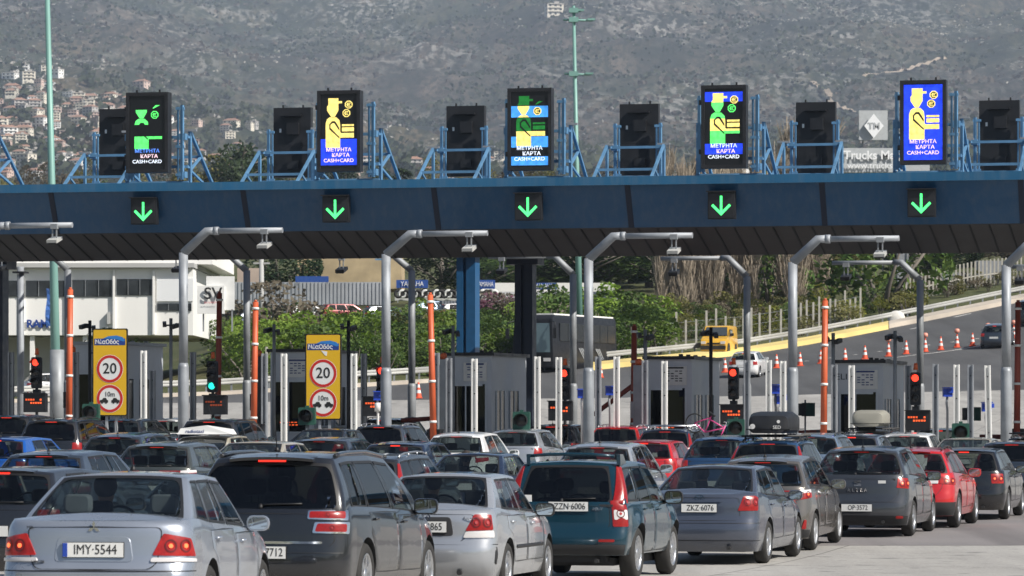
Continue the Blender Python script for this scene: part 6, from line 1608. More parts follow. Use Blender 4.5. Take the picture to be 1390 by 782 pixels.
for a, c, y0, y1 in ((-60, 25, 381, 403), (35, 88, 381, 403), (98, 152, 380, 403), (158, 206, 379, 401), (213, 260, 412, 422)):
    w_ = part('window_band', [(a, c, y0, y1, .06, .1)], GLZ); b = bmesh.new(); n_ = 3
    for k in range(n_+1): fbox(b, a+(c-a)*k/n_-.3, a+(c-a)*k/n_+.3, y0, y1, D, .08, 0, .12)
    for v in b.verts: v.co -= inv
    bm_obj('glazing_bars', b, STEELD, w_)
for px in (93, 155, 209, 31): part('pilaster', [(px-1.5, px+1.5, 366, 454, .2, .2)], WALLW)
part('rooflight_pipe', [(146, 150, 424, 440, .3, .3)], GREYW)
part('wall_panel', [(213, 262, 378, 409, .1, .2)], mat('white cladding panel', (.74, .75, .76), .6))
t_ = text('wall_lettering', 'RAMO', .62, LOGO, wb, at(57, 440, D-.1)-inv, sx=1.0, th=.02, bold=.02)
fl = thing('banner_flag', 'blue and white vertical flag beside the green mast', 'flag', at(71, 545, D-6)); b = bmesh.new(); tube(b, (0, 0, -.5), (0, 0, 6.6), .05, n=6); bm_obj('pole', b, WHT, fl)
b = bmesh.new(); V = [[b.verts.new((-.05-.30*s_-.05*sin(k*.9), .1*sin(k*1.1+s_), 4.2+k*.3)) for s_ in (0, 1)] for k in range(8)]
for A, B in zip(V, V[1:]): b.faces.new((A[0], A[1], B[1], B[0]))
bm_obj('cloth', b, mat('blue flag cloth', (.05, .14, .42), .8, var=.5, scale=3), fl)
D = 236.
sg = thing('roadside_board', 'large white board with black letters SV beside the white building', 'billboard', at(290, 440, 226)); inv = Vector(sg.location); Dq = 226
b = bmesh.new()
for a, c, y0, y1 in ((268, 305, 388, 426), (280, 318, 375, 421)): fbox(b, a, c, y0, y1, Dq, .25, 0, .2 if a == 268 else 0)
for v in b.verts: v.co -= inv
bm_obj('panel', b, WHT, sg)
for px in (275, 296, 314):
    b = bmesh.new(); fbox(b, px, px+2, 420, 450, Dq, .1); 
    for v in b.verts: v.co -= inv
    bm_obj('leg', b, STEELD, sg)
text('board_lettering', 'SV', .92, INK, sg, at(289, 399, Dq-.35)-inv, sx=1.05, th=.02, bold=.012); text('board_lettering', 'AUTOMOTO', .14, RB, sg, at(287, 411, Dq-.35)-inv)

# metal fence, yard walls, sheds behind the hedge
def wall_thing(name, label, cat, px0, px1, y0, y1, D, m, ribs=0, th=.25, par=None, yt1=None):
    t = thing(name, label, cat, at((px0+px1)/2, y1, D)); inv = Vector(t.location); b = bmesh.new(); fbox(b, px0, px1, y0, y1+8, D, th)
    if ribs:
        n_ = int((px1-px0)/ribs)
        for k in range(n_): fbox(b, px0+k*ribs, px0+k*ribs+ribs*.45, y0+.5, y1+8, D, .08, 0, .06)
    for v in b.verts: v.co -= inv
    bm_obj('wall' if cat != 'fence' else 'panels', b, m, t); return t
CORR = mat('grey corrugated sheet', (.36, .38, .40), .5, .2, var=.18, scale=.25)
wall_thing('metal_fence', 'long grey corrugated metal fence behind the hedge', 'fence', 318, 522, 383, 406, 300, CORR, 5.2)
wall_thing('yard_fence', 'grey slatted fence behind the coach', 'fence', 600, 842, 404, 428, 296, mat('dull grey slats', (.20, .215, .23), .6, .2, var=.2, scale=.3), 4.)
wall_thing('yard_wall', 'low pale wall on top of the slatted fence', 'wall', 602, 842, 396, 404, 298, mat('pale wall', (.52, .53, .53), .8, var=.1))
wall_thing('warehouse', 'low white warehouse behind the slatted fence', 'building', 655, 834, 384, 397, 315, WALLW, th=12)
wall_thing('ochre_building', 'ochre stone building behind the grey metal fence', 'building', 404, 545, 348, 384, 335, mat('ochre stone', (.42, .33, .20), .9, var=.3, scale=.5), th=10)
wall_thing('stone_house', 'small pinkish house at the left end of the metal fence', 'building', 322, 352, 364, 384, 325, mat('pinkish stone', (.45, .36, .30), .9, var=.2, scale=.5), th=6)
for i, (a, c, y0, y1, tx) in enumerate(((401, 446, 375, 383, ''), (538, 581, 380, 391, 'YAMAHA'), (644, 672, 380, 392, 'YAMAHA'), (722, 756, 384, 393, 'YAMAHA'))):
    Dq = 298 if i < 2 else 294.5; t = thing('shop_banner', f'blue banner above the yard fences, {WORDS[i]}', 'banner', at((a+c)/2, y1, Dq), 0, 'blue banners above the yard'); inv = Vector(t.location); b = bmesh.new(); fbox(b, a, c, y0, y1, Dq, .12)
    for v in b.verts: v.co -= inv
    bm_obj('panel', b, mat('banner blue', (.02, .07, .28), .5), t)
    b = bmesh.new()
    for px in (a+2, c-2): fbox(b, px-.5, px+.5, y1-1, y1+20, Dq, .1, 0, -.15)
    for v in b.verts: v.co -= inv
    bm_obj('posts', b, STEELD, t)
    if tx: text('banner_lettering', tx, .50, WB, t, at((a+c)/2, (y0+y1)/2, Dq-.08)-inv, sx=.82 if i == 1 else .62, th=.01)
# row of tyres
TW = mat('painted white tyre', (.70, .70, .68), .7)
for i in range(26):
    px = 541+i*5.2; p = at(px, 399, 293); b = bmesh.new(); pr = [(.24+.10*cos(2*pi*k/8), .10*sin(2*pi*k/8)) for k in range(9)]
    lathe(b, pr, 16, Matrix.Rotation(radians(90+8*(i % 3)), 4, 'X'), 0, True); o = bm_obj('tyre', b, TW if i % 3 == 1 else TYRE, loc=p+Vector((0, .0, 0))); tag(o, ('white painted' if i % 3 == 1 else 'black')+' tyre in the row along the yard wall', 'tyre', 'tyres along the yard wall')
b = bmesh.new(); fbox(b, 536, 680, 402, 408, 293.5, .5); tag(bm_obj('tyre_ledge', b, mat('pale wall', (.5, .5, .5), .8)), 'low pale concrete ledge that carries the row of tyres', 'ledge')
# grey utility poles
for px, D, yt, r_, lb in ((355, 296, 350, .20, 'weathered brown utility pole at the metal fence'), (520, 305, 345, .14, 'pale blue pole behind the ochre building'), (1046, 330, 345, .12, 'thin grey pole between the poplars')):
    p = on_ground(px, D); p.z = hillz(p.x, p.y)-.2; h_ = HC+(HY-yt)*D/F-p.z; b = bmesh.new(); path(b, [(0, 0, 0), (0, 0, h_)], [r_*1.1, r_*.8], 10); box(b, (0, -.05, h_-.4), (1.2, .12, .12)); tag(bm_obj('utility_pole', b, GREYW if px != 520 else BLUEF, loc=p), lb, 'utility pole')

# ---- guardrail, yellow kerb, concrete kerb
gr = thing('guardrail', 'long steel guardrail along the far edge of the highway', 'guardrail', on_ground(900, dg_px(900)-1.0))
inv = Vector(gr.location); PR = [(0, .46), (.04, .50), (.04, .56), (0, .60), (.0, .62), (.04, .66), (.04, .74), (0, .78)]
b = bmesh.new(); prev = None
for px in range(-200, 1700, 8):
    D = dg_px(px)-1.0; p = on_ground(px, D)-inv; cur = [b.verts.new(p+Vector((0, -y, z))) for y, z in PR]
    if prev:
        for k in range(len(PR)-1): b.faces.new((prev[k], cur[k], cur[k+1], prev[k+1])).smooth = False
    prev = cur
bm_obj('rail', b, mat('guardrail steel', (.42, .42, .40), .55, .3, var=.2, scale=.3), gr)
for k, px in enumerate(range(-60, 1480, 17)):
    D = dg_px(px)-.93; p = on_ground(px, D)-inv; b = bmesh.new(); box(b, p+Vector((0, .06, .33)), (.10, .10, .72)); bm_obj('post', b, STEELD, gr)
def kerb(name, label, a, c, w_, h_, m, off):
    b = bmesh.new(); prev = None
    for k in range(int((c-a)/8)+1):
        px = a+(c-a)*k/int((c-a)/8); D = dg_px(px)-off; p = on_ground(px, D); q = on_ground(px, D-w_)
        cur = [b.verts.new(v) for v in (p+Vector((0, 0, -.1)), p+Vector((0, 0, h_)), q+Vector((0, 0, h_)), q+Vector((0, 0, -.1)))]
        if prev:
            for j in range(4): b.faces.new((prev[j], cur[j], cur[(j+1)%4], prev[(j+1)%4]))
        else: b.faces.new(cur)
        prev = cur
    b.faces.new(prev[::-1]); return tag(bm_obj(name, b, m), label, 'kerb')
kerb('painted_kerb', 'broad kerb painted yellow below the guardrail', 800, 1206, 4.2, .30, mat('yellow kerb paint', (.74, .58, .22), .7, var=.18, scale=.25), 2.2)
kerb('concrete_kerb', 'pale bare concrete kerb climbing to the right from the yellow one', 1207, 1700, 3.4, .30, mat('bare kerb concrete', (.48, .42, .35), .85, var=.18, scale=.4), 2.2)
kerb('worn_kerb', 'low pale kerb under the guardrail left of the coach', -100, 720, 1.6, .16, mat('bare kerb concrete', (.48, .42, .35), .85, var=.18, scale=.4), 2.2)
p = on_ground(1212, dg_px(1212)-1.5); b = bmesh.new(); lathe(b, [(.62, -.2), (.60, .35), (.48, .62), (.24, .78), (.001, .82)], 16); 
for v in b.verts: v.co.y *= .5
o = bm_obj('concrete_block', b, mat('white concrete', (.62, .60, .56), .8, var=.1), loc=p+Vector((.3, .6, .1)), smooth=True); tag(o, 'rounded white concrete block at the end of the yellow kerb', 'concrete block')
# ---- fence of pale concrete posts
fe = thing('post_fence', 'fence of tall pale concrete posts between the highway and the poplars', 'fence', on_ground(1040, dg_px(1040)+4)); inv = Vector(fe.location); CP = mat('pale concrete post', (.42, .40, .35), .85, var=.15)
for px in [362, 438, 690, 705, 889, 904, 918, 931, 945, 959, 972, 985, 997, 1009, 1020, 1031, 1045, 1060, 1073, 1087, 1095, 1104, 1112, 1120, 1127, 1134, 1140, 1147, 1154, 1161, 1168]:
    D = dg_px(px)+5; p = on_ground(px, D); p.z = hillz(p.x, p.y); b = bmesh.new(); h_ = R1.uniform(1.6, 2.5); box(b, p-inv+Vector((0, 0, h_/2)), (.13, .13, h_)); bm_obj('post', b, CP, fe)
b = bmesh.new()
for zz in (.6, 1.2, 1.8): path(b, [Vector((0, 0, zz))+(lambda q: Vector((q.x, q.y, hillz(q.x, q.y))))(on_ground(px, dg_px(px)+5))-inv for px in range(889, 1170, 14)], .012, 4)
bm_obj('wires', b, STEELD, fe)
fe = thing('paling_fence', 'close white paling fence above the guardrail at right', 'fence', on_ground(1290, dg_px(1290)+5)); inv = Vector(fe.location)
for k, px in enumerate([1225+5.2*j for j in range(42)]):
    D = dg_px(px)+14; p = on_ground(px, D); p.z = hillz(p.x, p.y); b = bmesh.new(); box(b, p-inv+Vector((0, 0, 1.05)), (.12, .1, 1.9)); bm_obj('paling', b, CP, fe)
b = bmesh.new(); path(b, [(lambda q: Vector((q.x, q.y+.1, hillz(q.x, q.y)+.9)))(on_ground(px, dg_px(px)+14))-inv for px in range(1222, 1442, 12)], .05, 4); bm_obj('rail', b, CP, fe)
for i, (px, D, yt, yb_, w_, lb) in enumerate(((1298, 310, 370, 393, 2.2, 'grey blank road sign on two posts seen from behind'), (1346, 318, 354, 378, 2.6, 'taller grey road sign seen from behind at right'), (1225, 300, 343, 400, .9, 'narrow grey panel on a pole left of the paling fence'))):
    p = on_ground(px, D); z0 = HC+(HY-yb_)*D/F; z1 = HC+(HY-yt)*D/F; p.z = hillz(p.x, p.y); t = thing('road_sign', lb, 'road sign', p)
    b = bmesh.new(); box(b, (0, 0, (z0+z1)/2-p.z), (w_, .06, z1-z0)); bm_obj('panel', b, mat('grey sign back', (.30, .31, .33), .5, .4, var=.1), t)
    for sx in (-1, 1): b = bmesh.new(); box(b, (sx*w_*.38, -.08, (z1-p.z)/2), (.09, .09, z1-p.z)); bm_obj('post', b, STEELD, t)
# ---- signs beyond the canopy
Dq = 330
def pole_board(label, cat, a, c, y0, y1, m, Dq, nm='advertising_board'):
    p = on_ground((a+c)/2, Dq); p.z = hillz(p.x, p.y)-.3; t = thing(nm, label, cat, p); b = bmesh.new(); fbox(b, a, c, y0, y1, Dq, .3)
    for v in b.verts: v.co -= p
    bm_obj('panel', b, m, t)
    for f in (.15, .85):
        b = bmesh.new(); px = a+(c-a)*f; fbox(b, px-.8, px+.8, y1-2, HY-(p.z-HC)*F/Dq+2, Dq, .2, 0, -.4)
        for v in b.verts: v.co -= p
        bm_obj('post', b, STEELD, t)
    return t, p
GB = mat('silver grey board', (.46, .48, .49), .55, .05, var=.06); PW = mat('pale board lettering', (.86, .87, .88), .5)
t, p = pole_board('grey board with a white diamond and letters TM above the canopy', 'advertising board', 1166, 1205, 150, 190, GB, 332)
b = bmesh.new(); c0 = at(1186, 171, 331.7)-p; plate(b, [(0, 1.0), (-.78, 0), (0, -1.0), (.82, 0)], Matrix.Translation(c0), .05); dm = bm_obj('diamond', b, PW, t); text('letters', 'TM', .72, GB, t, c0+Vector((.02, -.08, -.02)), bold=.02)
t, p = pole_board('long pale board reading Trucks beside the rightmost display sign', 'advertising board', 1145, 1262, 201, 234, GB, 330)
text('board_lettering', 'Trucks Ma', .98, PW, t, at(1180, 211, 329.8)-p, sx=1., bold=.02, th=.02); text('board_lettering', 'www.trucks', .72, PW, t, at(1181, 225, 329.8)-p, sx=1.05, th=.02)

# ---- far vehicles, coach and van
def box_vehicle(name, label, cat, p, rz, L, W, H, m, kind):
    t = thing(name, label, cat, p, rz); b = bmesh.new(); r_ = .48 if kind == 'coach' else .31; zb = .35 if kind == 'coach' else .22
    prof = {'coach': [(0, zb), (0, H*.93), (.15, H), (L-.5, H), (L-.12, H*.93), (L, H*.35), (L, zb)],
            'van': [(0, zb), (0, H*.92), (.12, H), (L-1.75, H), (L-1.45, H*.97), (L-.95, H*.62), (L-.15, H*.52), (L, H*.36), (L, zb)]}[kind]
    def hw(z): return W/2*(1 if z < H*.5 else 1-.10*((z/H-.5)/.5)**2)
    A = [b.verts.new((hw(z)*(.94 if kind == 'van' and y > L-1 else 1), y, z)) for y, z in prof]; B = [b.verts.new((-v.co.x, v.co.y, v.co.z)) for v in A]
    b.faces.new(A); b.faces.new(B[::-1])
    for i in range(len(A)): b.faces.new((A[i], B[i], B[(i+1)%len(A)], A[(i+1)%len(A)]))
    bmesh.ops.bevel(b, geom=b.edges[:], offset=.06, segments=2, affect='EDGES', profile=.6)
    o = bm_obj('body', b, m, t, True)
    ax = (2.6, L-2.9) if kind == 'coach' else (.75, L-.85)
    tm, rm, hm = wheel_meshes(r_, .28 if kind == 'coach' else .19, 'alloy', 6)
    for y in ax:
        for sg in (-1, 1):
            h_ = bpy.data.objects.new('wheel', hm); COL.objects.link(h_); h_.parent = t; h_.location = (sg*(W/2-.10), y, r_); h_.rotation_euler = (0, 0, 0 if sg > 0 else pi)
            for nm, me_ in (('tyre', tm), ('rim', rm)): q = bpy.data.objects.new(nm, me_); COL.objects.link(q); q.parent = h_
            b = bmesh.new(); lathe(b, [(r_+.09, 0), (r_+.09, .02)], 24, Matrix.Translation((sg*(W/2+.004)-(.02 if sg > 0 else 0), y, r_+.02)) @ Matrix.Rotation(radians(90), 4, 'Y')); bm_obj('wheel_arch', b, DARKP, t)
    return t
pb = hit(752, 508); pb = on_ground(751, 236)
rzc = pi+radians(-20.5)
coach = box_vehicle('coach', 'dark grey coach with a pale roof driving towards the plaza', 'coach', Vector((0, 0, 0)), rzc, 11.5, 2.55, 3.45, mat('dark coach paint', (.014, .015, .019), .4, 0, var=.1, spec=.25), 'coach')
coach.location = pb+Vector((-1.2, .4, 0))-Matrix.Rotation(rzc, 3, 'Z') @ Vector((0, 11.5, 0)); coach.location.z = ground_z(pb.x, pb.y+2)-.15
CG = mat('coach side glass', (.022, .027, .032), .2, spec=.35)
b = bmesh.new(); box(b, (0, 5.6, 3.47), (2.2, 10.6, .12)); bm_obj('roof_panel', b, WALLW, coach)
for sg in (-1, 1):
    for k in range(7):
        b = bmesh.new(); box(b, (sg*1.245, 1.1+k*1.42, 2.45), (.06, 1.34, 1.05)); bm_obj('side_window', b, CG, coach)
b = bmesh.new(); q = [(-1.1, 11.56, 1.25), (1.1, 11.56, 1.25), (1.02, 11.48, 2.95), (-1.02, 11.48, 2.95)]; A = [b.verts.new(v) for v in q]; b.faces.new(A); Bq = [b.verts.new((v[0], v[1]-.06, v[2])) for v in q]; b.faces.new(Bq[::-1]); bm_obj('windscreen', b, mat('coach windscreen', (.10, .15, .17), .06, coat=1.), coach)
for sg in (-1, 1):
    b = bmesh.new(); box(b, (sg*.9, 11.53, .82), (.42, .05, .2)); bm_obj('headlight', b, CLEARL, coach)
    b = bmesh.new(); path(b, [(sg*1.1, 11.4, 3.1), (sg*1.45, 11.7, 3.0), (sg*1.48, 11.75, 2.7)], .03, 6); box(b, (sg*1.48, 11.75, 2.35), (.2, .12, .6)); bm_obj('wing_mirror', b, BLK, coach)
for k in range(5):
    b = bmesh.new(); y = 2.5+k*1.5; 
    for j in range(3): V = [(-1.285, y+j*.25, .9), (-1.285, y+j*.25+.12, .9), (-1.285, y+1.0+j*.3, 1.55), (-1.285, y+.8+j*.3, 1.55)]; b.faces.new([b.verts.new(v) for v in V])
    if k in (0, 2): bm_obj('side_stripe', b, STEEL, coach)
    else: b.free()
pv_ = on_ground(968, 254)
van = box_vehicle('delivery_van', 'yellow delivery van approaching along the yellow kerb', 'van', Vector((0, 0, 0)), pi-PHI, 4.1, 1.72, 1.84, mat('yellow van paint', (.68, .38, .03), .35, 0, var=.06, coat=.8), 'van')
van.location = pv_+DV*4.1; van.location.z = ground_z(pv_.x, pv_.y+2)
b = bmesh.new(); q = [(-.72, 4.1-.96, 1.18), (.72, 4.1-.96, 1.18), (.66, 4.1-1.40, 1.72), (-.66, 4.1-1.40, 1.72)]; b.faces.new([b.verts.new((v[0], v[1]+.04, v[2]+.02)) for v in q]); b.faces.new([b.verts.new((v[0], v[1], v[2]-.01)) for v in q][::-1]); bm_obj('windscreen', b, mat('van windscreen', (.05, .06, .065), .06, coat=1.), van)
for sg in (-1, 1):
    b = bmesh.new(); box(b, (sg*.845, 2.45, 1.38), (.05, .75, .42)); bm_obj('side_window', b, mat('van windscreen', (.05, .06, .065), .06), van)
    b = bmesh.new(); box(b, (sg*.62, 4.08, .74), (.3, .12, .17)); bm_obj('headlight', b, CLEARL, van)
    b = bmesh.new(); box(b, (sg*1.0, 2.95, 1.25), (.2, .1, .18)); bm_obj('wing_mirror', b, BLK, van)
b = bmesh.new(); box(b, (0, 4.1, .42), (1.6, .14, .26)); box(b, (0, 4.07, .68), (.8, .1, .1)); bm_obj('bumper', b, BLK, van)

# ---- traffic cones
CO = mat('cone orange', (.72, .10, .04), .6, var=.1); CW = mat('cone white band', (.75, .75, .73), .5)
CONES = [(1054, 500, 0), (1086, 497, 0), (1114, 494, 0), (1147, 491.5, 0), (1174, 488, 0), (1206, 484, 1), (1230, 481, 0), (1256, 478, 1), (1277, 475.5, 0), (1299, 472, 1), (1320, 470, 0), (1341, 464, 1), (1360, 460, 0), (1376, 460, 1), (568, 541, 0), (984, 506, 0), (815, 513, 0)]
c0 = thing('traffic_cone', 'x', 'traffic cone')
b = bmesh.new(); box(b, (0, 0, .03), (.46, .46, .06)); bm_obj('base', b, CO, c0)
b = bmesh.new(); z = .06; rad = lambda z: .17*(1-z/1.02)+.03
for a, c, mi in ((.06, .30, 0), (.30, .48, 1), (.48, .62, 0), (.62, .80, 1), (.80, .93, 0)): lathe(b, [(rad(a), a), (rad(c), c)], 14, mi=mi, close=True)
lathe(b, [(.001, .93), (rad(.93), .93)], 14, mi=0, close=True); bm_obj('cone_body', b, [CO, CW], c0)
c1 = copy_tree(c0); b = bmesh.new(); lathe(b, [(.05, .93), (.05, 1.0), (.16, 1.02), (.19, 1.15), (.16, 1.28), (.001, 1.32)], 12); bm_obj('warning_lamp', b, mat('pinkish lamp', (.72, .30, .22), .4), c1)
for i, (px, py, lamp) in enumerate(sorted(CONES)):
    p = hit(px, py, 192, 300); c = copy_tree(c1 if lamp else c0); c.location = p; c.scale = (.88, .88, .88)
    tag(c, f"orange and white traffic cone {'with a lamp ' if lamp else ''}on the highway, {WORDS[i]}", 'traffic cone', 'traffic cones')
for r_ in (c0, c1):
    for ch in list(r_.children): bpy.data.objects.remove(ch)
    bpy.data.objects.remove(r_)
# lane paint on the highway
PAINT = mat('worn white road paint', (.58, .57, .54), .8, var=.2, scale=1.)
def line(pts, w_):
    b = bmesh.new(); prev = None
    P = [hit(*q, 192, 300) for q in pts]
    for i, p in enumerate(P):
        t = P[min(i+1, len(P)-1)]-P[max(i-1, 0)]; t.z = 0; t.normalize(); n_ = Vector((-t.y, t.x, 0)); cur = []
        for s_ in (-1, 1): q = p+n_*s_*w_/2; q.z = ground_z(q.x, q.y)+.012; cur.append(b.verts.new(q))
        if prev: b.faces.new((prev[0], prev[1], cur[1], cur[0]))
        prev = cur
    o = bm_obj('lane_marking', b, PAINT); o['kind'] = 'structure'
line([(1212, 486), (1240, 482.5), (1270, 479), (1300, 475), (1335, 469), (1380, 462)], .22)
for a in ((1296, 431, 1318, 426), (1236, 447, 1246, 445)): line([(a[0], a[1]), (a[2], a[3])], .22)
for k in range(9): line([(1060+k*33, 495-k*4.3), (1064+k*33, 494.5-k*4.3)], .25)
# ------------------------------------------------------------------ the queue
TYPES = {}
def proto(kind, pn, hero=False):
    return build_car(CARS[kind], PT[pn], hero)
used_types = {}
def car(kind, pn, px, D, label, hero=False, H=None, plate=None, rails=None, ant=None, box_=None, lit=None, grp='cars queueing for the toll', yaw=0., name=None):
    key = (kind, hero or bool(plate))
    if hero or plate or kind not in used_types:
        r, S = build_car(CARS[kind], PT[pn], hero)
        if not (hero or plate): used_types[kind] = (r, S)
        S_ = S
    else:
        src, S_ = used_types[kind]; r = copy_tree_base(src)
        for ch in all_ch(r):
            for i, sl_ in enumerate(ch.material_slots):
                if sl_.material and 'car paint' in sl_.material.name: sl_.link = 'OBJECT'; sl_.material = PT[pn]
    X = (px-695)*D/F
    p0 = Vector((X, D, 0)); d_ = Vector((sin(PHI+yaw), cos(PHI+yaw), 0)); wbse = CARS[kind]['axles']
    za, zb_ = [ground_z((p0+d_*a).x, (p0+d_*a).y) for a in wbse]; pit = math.atan2(zb_-za, wbse[1]-wbse[0])
    r.location = (X, D, za-math.tan(pit)*wbse[0]+.006); r.rotation_euler = Matrix.Rotation(-(PHI+yaw), 3, 'Z').to_4x4().to_3x3().to_euler()
    r.rotation_euler = (Matrix.Rotation(-(PHI+yaw), 3, 'Z') @ Matrix.Rotation(pit, 3, 'X')).to_euler()
    if H: r.scale = (1, 1, H/CARS[kind]['H'])
    tag(r, label, 'car', grp); r.name = name or CARS[kind]['name']
    if plate: plate_text(r, plate, band=(kind == 'lancer'))
    extra = []
    if rails: add_rails(r, S_, rails if rails != 'plain' else False)
    if ant: add_antenna(r, S_, **(ant if isinstance(ant, dict) else {}))
    return r, S_
def all_ch(o):
    out = []
    for c in o.children: out.append(c); out += all_ch(c)
    return out
def copy_tree_base(o, parent=None):
    c = o.copy(); COL.objects.link(c); c.parent = parent
    for ch in list(o.children):
        if ch.name.split('.')[0] in ('roof_rail', 'roof_bar', 'antenna', 'plate_lettering', 'country_band'): continue
        copy_tree_base(ch, c)
    return c
CH = CHROME
def badge(r, S, kind, x, z, sc=1., onlid=None):
    p = S.body(x, z); y = p.y-.006; b = bmesh.new(); M = Matrix.Translation((x, y, z))
    if kind == 'diamonds':
        for a in (90, 210, 330):
            c, s_ = cos(radians(a)), sin(radians(a)); t = (-s_, c); l = .052*sc; P = [(0, 0), (c*l+t[0]*.026*sc, s_*l+t[1]*.026*sc), (c*l*2, s_*l*2), (c*l-t[0]*.026*sc, s_*l-t[1]*.026*sc)]
            plate(b, P, M, .008)
    elif kind == 'ovals':
        for rx, rz_, cz in ((.075, .05, 0), (.028, .048, 0), (.055, .02, .022)):
            n_ = 28; 
            for i in range(n_):
                a, c = 2*pi*i/n_, 2*pi*(i+1)/n_; P = [((rx-.008*k)*cos(t_)*sc, cz+(rz_-.008*k)*sin(t_)*sc) for t_, k in ((a, 0), (c, 0), (c, 1), (a, 1))]
                b.faces.new([b.verts.new(M @ Vector((q[0], -.008, q[1]))) for q in P])
    elif kind == 'oval_h':
        ring_plate(b, 0, 0, .035*sc, .045*sc, M @ Matrix.Diagonal((1.5, 1, 1, 1)), .008, 28); 
        for P in ([(-.03, -.022), (-.018, -.022), (-.008, .024), (-.02, .024)], [(.012, -.024), (.024, -.024), (.034, .022), (.022, .022)], [(-.02, -.004), (.02, -.002), (.022, .006), (-.018, .004)]): plate(b, P, M, .009)
    elif kind == 's':
        plate(b, [(-.06, .045), (.06, .045), (.06, .02), (-.03, .01), (.06, -.01), (.06, -.05), (-.06, -.05), (-.06, -.025), (.03, -.015), (-.06, .005)], M, .008)
    elif kind == 'chevrons':
        for dz in (0, -.045): plate(b, [(-.07, dz), (0, dz+.05), (.07, dz), (.07, dz-.02), (0, dz+.03), (-.07, dz-.02)], M, .008)
    elif kind == 'disc': plate(b, circ(0, 0, .05*sc, 20), M, .008)
    return bm_obj('badge', b, CH, r)
def lettering(r, S, s, x, z, size, m=CH, sx=1.):
    p = S.body(x, z); return text('model_lettering', s, size, m, r, (x, p.y-.012, z), sx=sx, th=.003)

# -- near cars, left to right
r, S = car('lancer', 'silver', 124, 34.2, 'silver saloon nearest the camera at lower left, plate IMY 5544', True, 1.45, 'IMY·5544', ant=dict(y=1.45, x=.05, ln=.24, lean=.7), yaw=-.12)
badge(r, S, 'diamonds', 0, .93, .55); lettering(r, S, 'MPI', -.56, .93, .035, BLK2); lettering(r, S, 'LANCER', -.48, .645, .03, BLK2)
r, S = car('c4', 'charcoal', 355, 42.2, 'dark grey people carrier with chrome-edged tail lamps, right of the nearest silver saloon', True, 1.69, 'YMN 7712', ant=dict(y=.75, x=-.05, ln=.36, lean=.25), yaw=-.02); badge(r, S, 'chevrons', 0, .86)
for sg in (1, -1):
    g = S.P['cab']; b = bmesh.new(); path(b, [(sg*(g['wt']-.01), .6+2.2*k/12, interp(g['roof'], .6+2.2*k/12)+.012*sin(pi*k/12)-.015) for k in range(13)], .022, 6); bm_obj('roof_rail', b, PT['charcoal'], r)
r, S = car('accent', 'palesilver', 575, 47.2, 'pale silver saloon with a dented rear bumper, left of the teal off-roader', True, 1.46, 'YYB 3865', yaw=-.03); badge(r, S, 'oval_h', 0, .87); lettering(r, S, 'Accent', .52, .86, .05)
b = bmesh.new(); Fn = S.body; conform(b, Fn, soft([(.92, .36), (.99, .34), (1.02, .46), (.97, .55), (.93, .50)], .02), .006, 3); bm_obj('bumper_hole', b, BLK2, r)
r, S = car('hrv', 'teal', 765, 52.4, 'dark teal off-roader with tall red tail lamps, plate ZZN 6006', True, 1.60, 'ZZN·6006'); lettering(r, S, 'HR-V', .44, .93, .06); badge(r, S, 'disc', -.50, .92, .7)
b = bmesh.new(); g = S.P['cab']; z = interp(g['roof'], .5)
for sg in (-1, 1):
    q = [(sg*.60, .75, z-.02), (sg*.60, .38, z-.04), (sg*.60, .36, z+.10), (sg*.60, .55, z+.10)]; plate(b, [(v[1], v[2]) for v in q], Matrix.Translation((sg*.60+.02, 0, 0)) @ Matrix.Rotation(radians(90), 4, 'Z'), .05)
path(b, [(-.58, .42, z+.075), (-.3, .40, z+.095), (0, .395, z+.10), (.3, .40, z+.095), (.58, .42, z+.075)], .022, 6); bm_obj('roof_wing', b, PT['teal'], r)
b = bmesh.new(); q = S.cab(-.50, .10); box(b, q+Vector((0, -.02, .02)), (.09, .01, .09)); bm_obj('disabled_sticker', b, WHT, r)
r, S = car('avensis', 'bluegrey', 948, 59.2, 'blue-grey saloon with an oval boot badge, plate ZKZ 6076', True, 1.48, 'ZKZ·6076'); badge(r, S, 'ovals', 0, .985)
r, S = car('yaris', 'bronze', 1028, 64.6, 'grey-brown hatchback with an aerial, ahead of the blue-grey saloon', True, 1.54, 'YHB 4127', ant=dict(y=.75, ln=.3, lean=.4))
r, S = car('altea', 'graphite', 1163, 69.2, 'dark grey hatchback with a chrome S badge, plate OP 3572', True, 1.57, 'OP·3572', ant=dict(y=.75, ln=.28, lean=.3)); badge(r, S, 's', 0, .92); lettering(r, S, 'A L T E A', 0, .80, .085)
b = bmesh.new(); p = S.body(.42, .94); box(b, (.42, p.y-.008, .94), (.13, .01, .05)); bm_obj('rear_sticker', b, WHT, r)
r, S = car('leon', 'red', 1229, 73.8, 'bright red hatchback with grey lower trim, right of the dark grey hatchback', True, 1.50, ant=dict(y=.8, ln=.22, lean=.6), rails='plain')
r, S = car('golf', 'black', 1304, 79.0, 'black hatchback near the right edge, beside the red hatchback', True, 1.43)
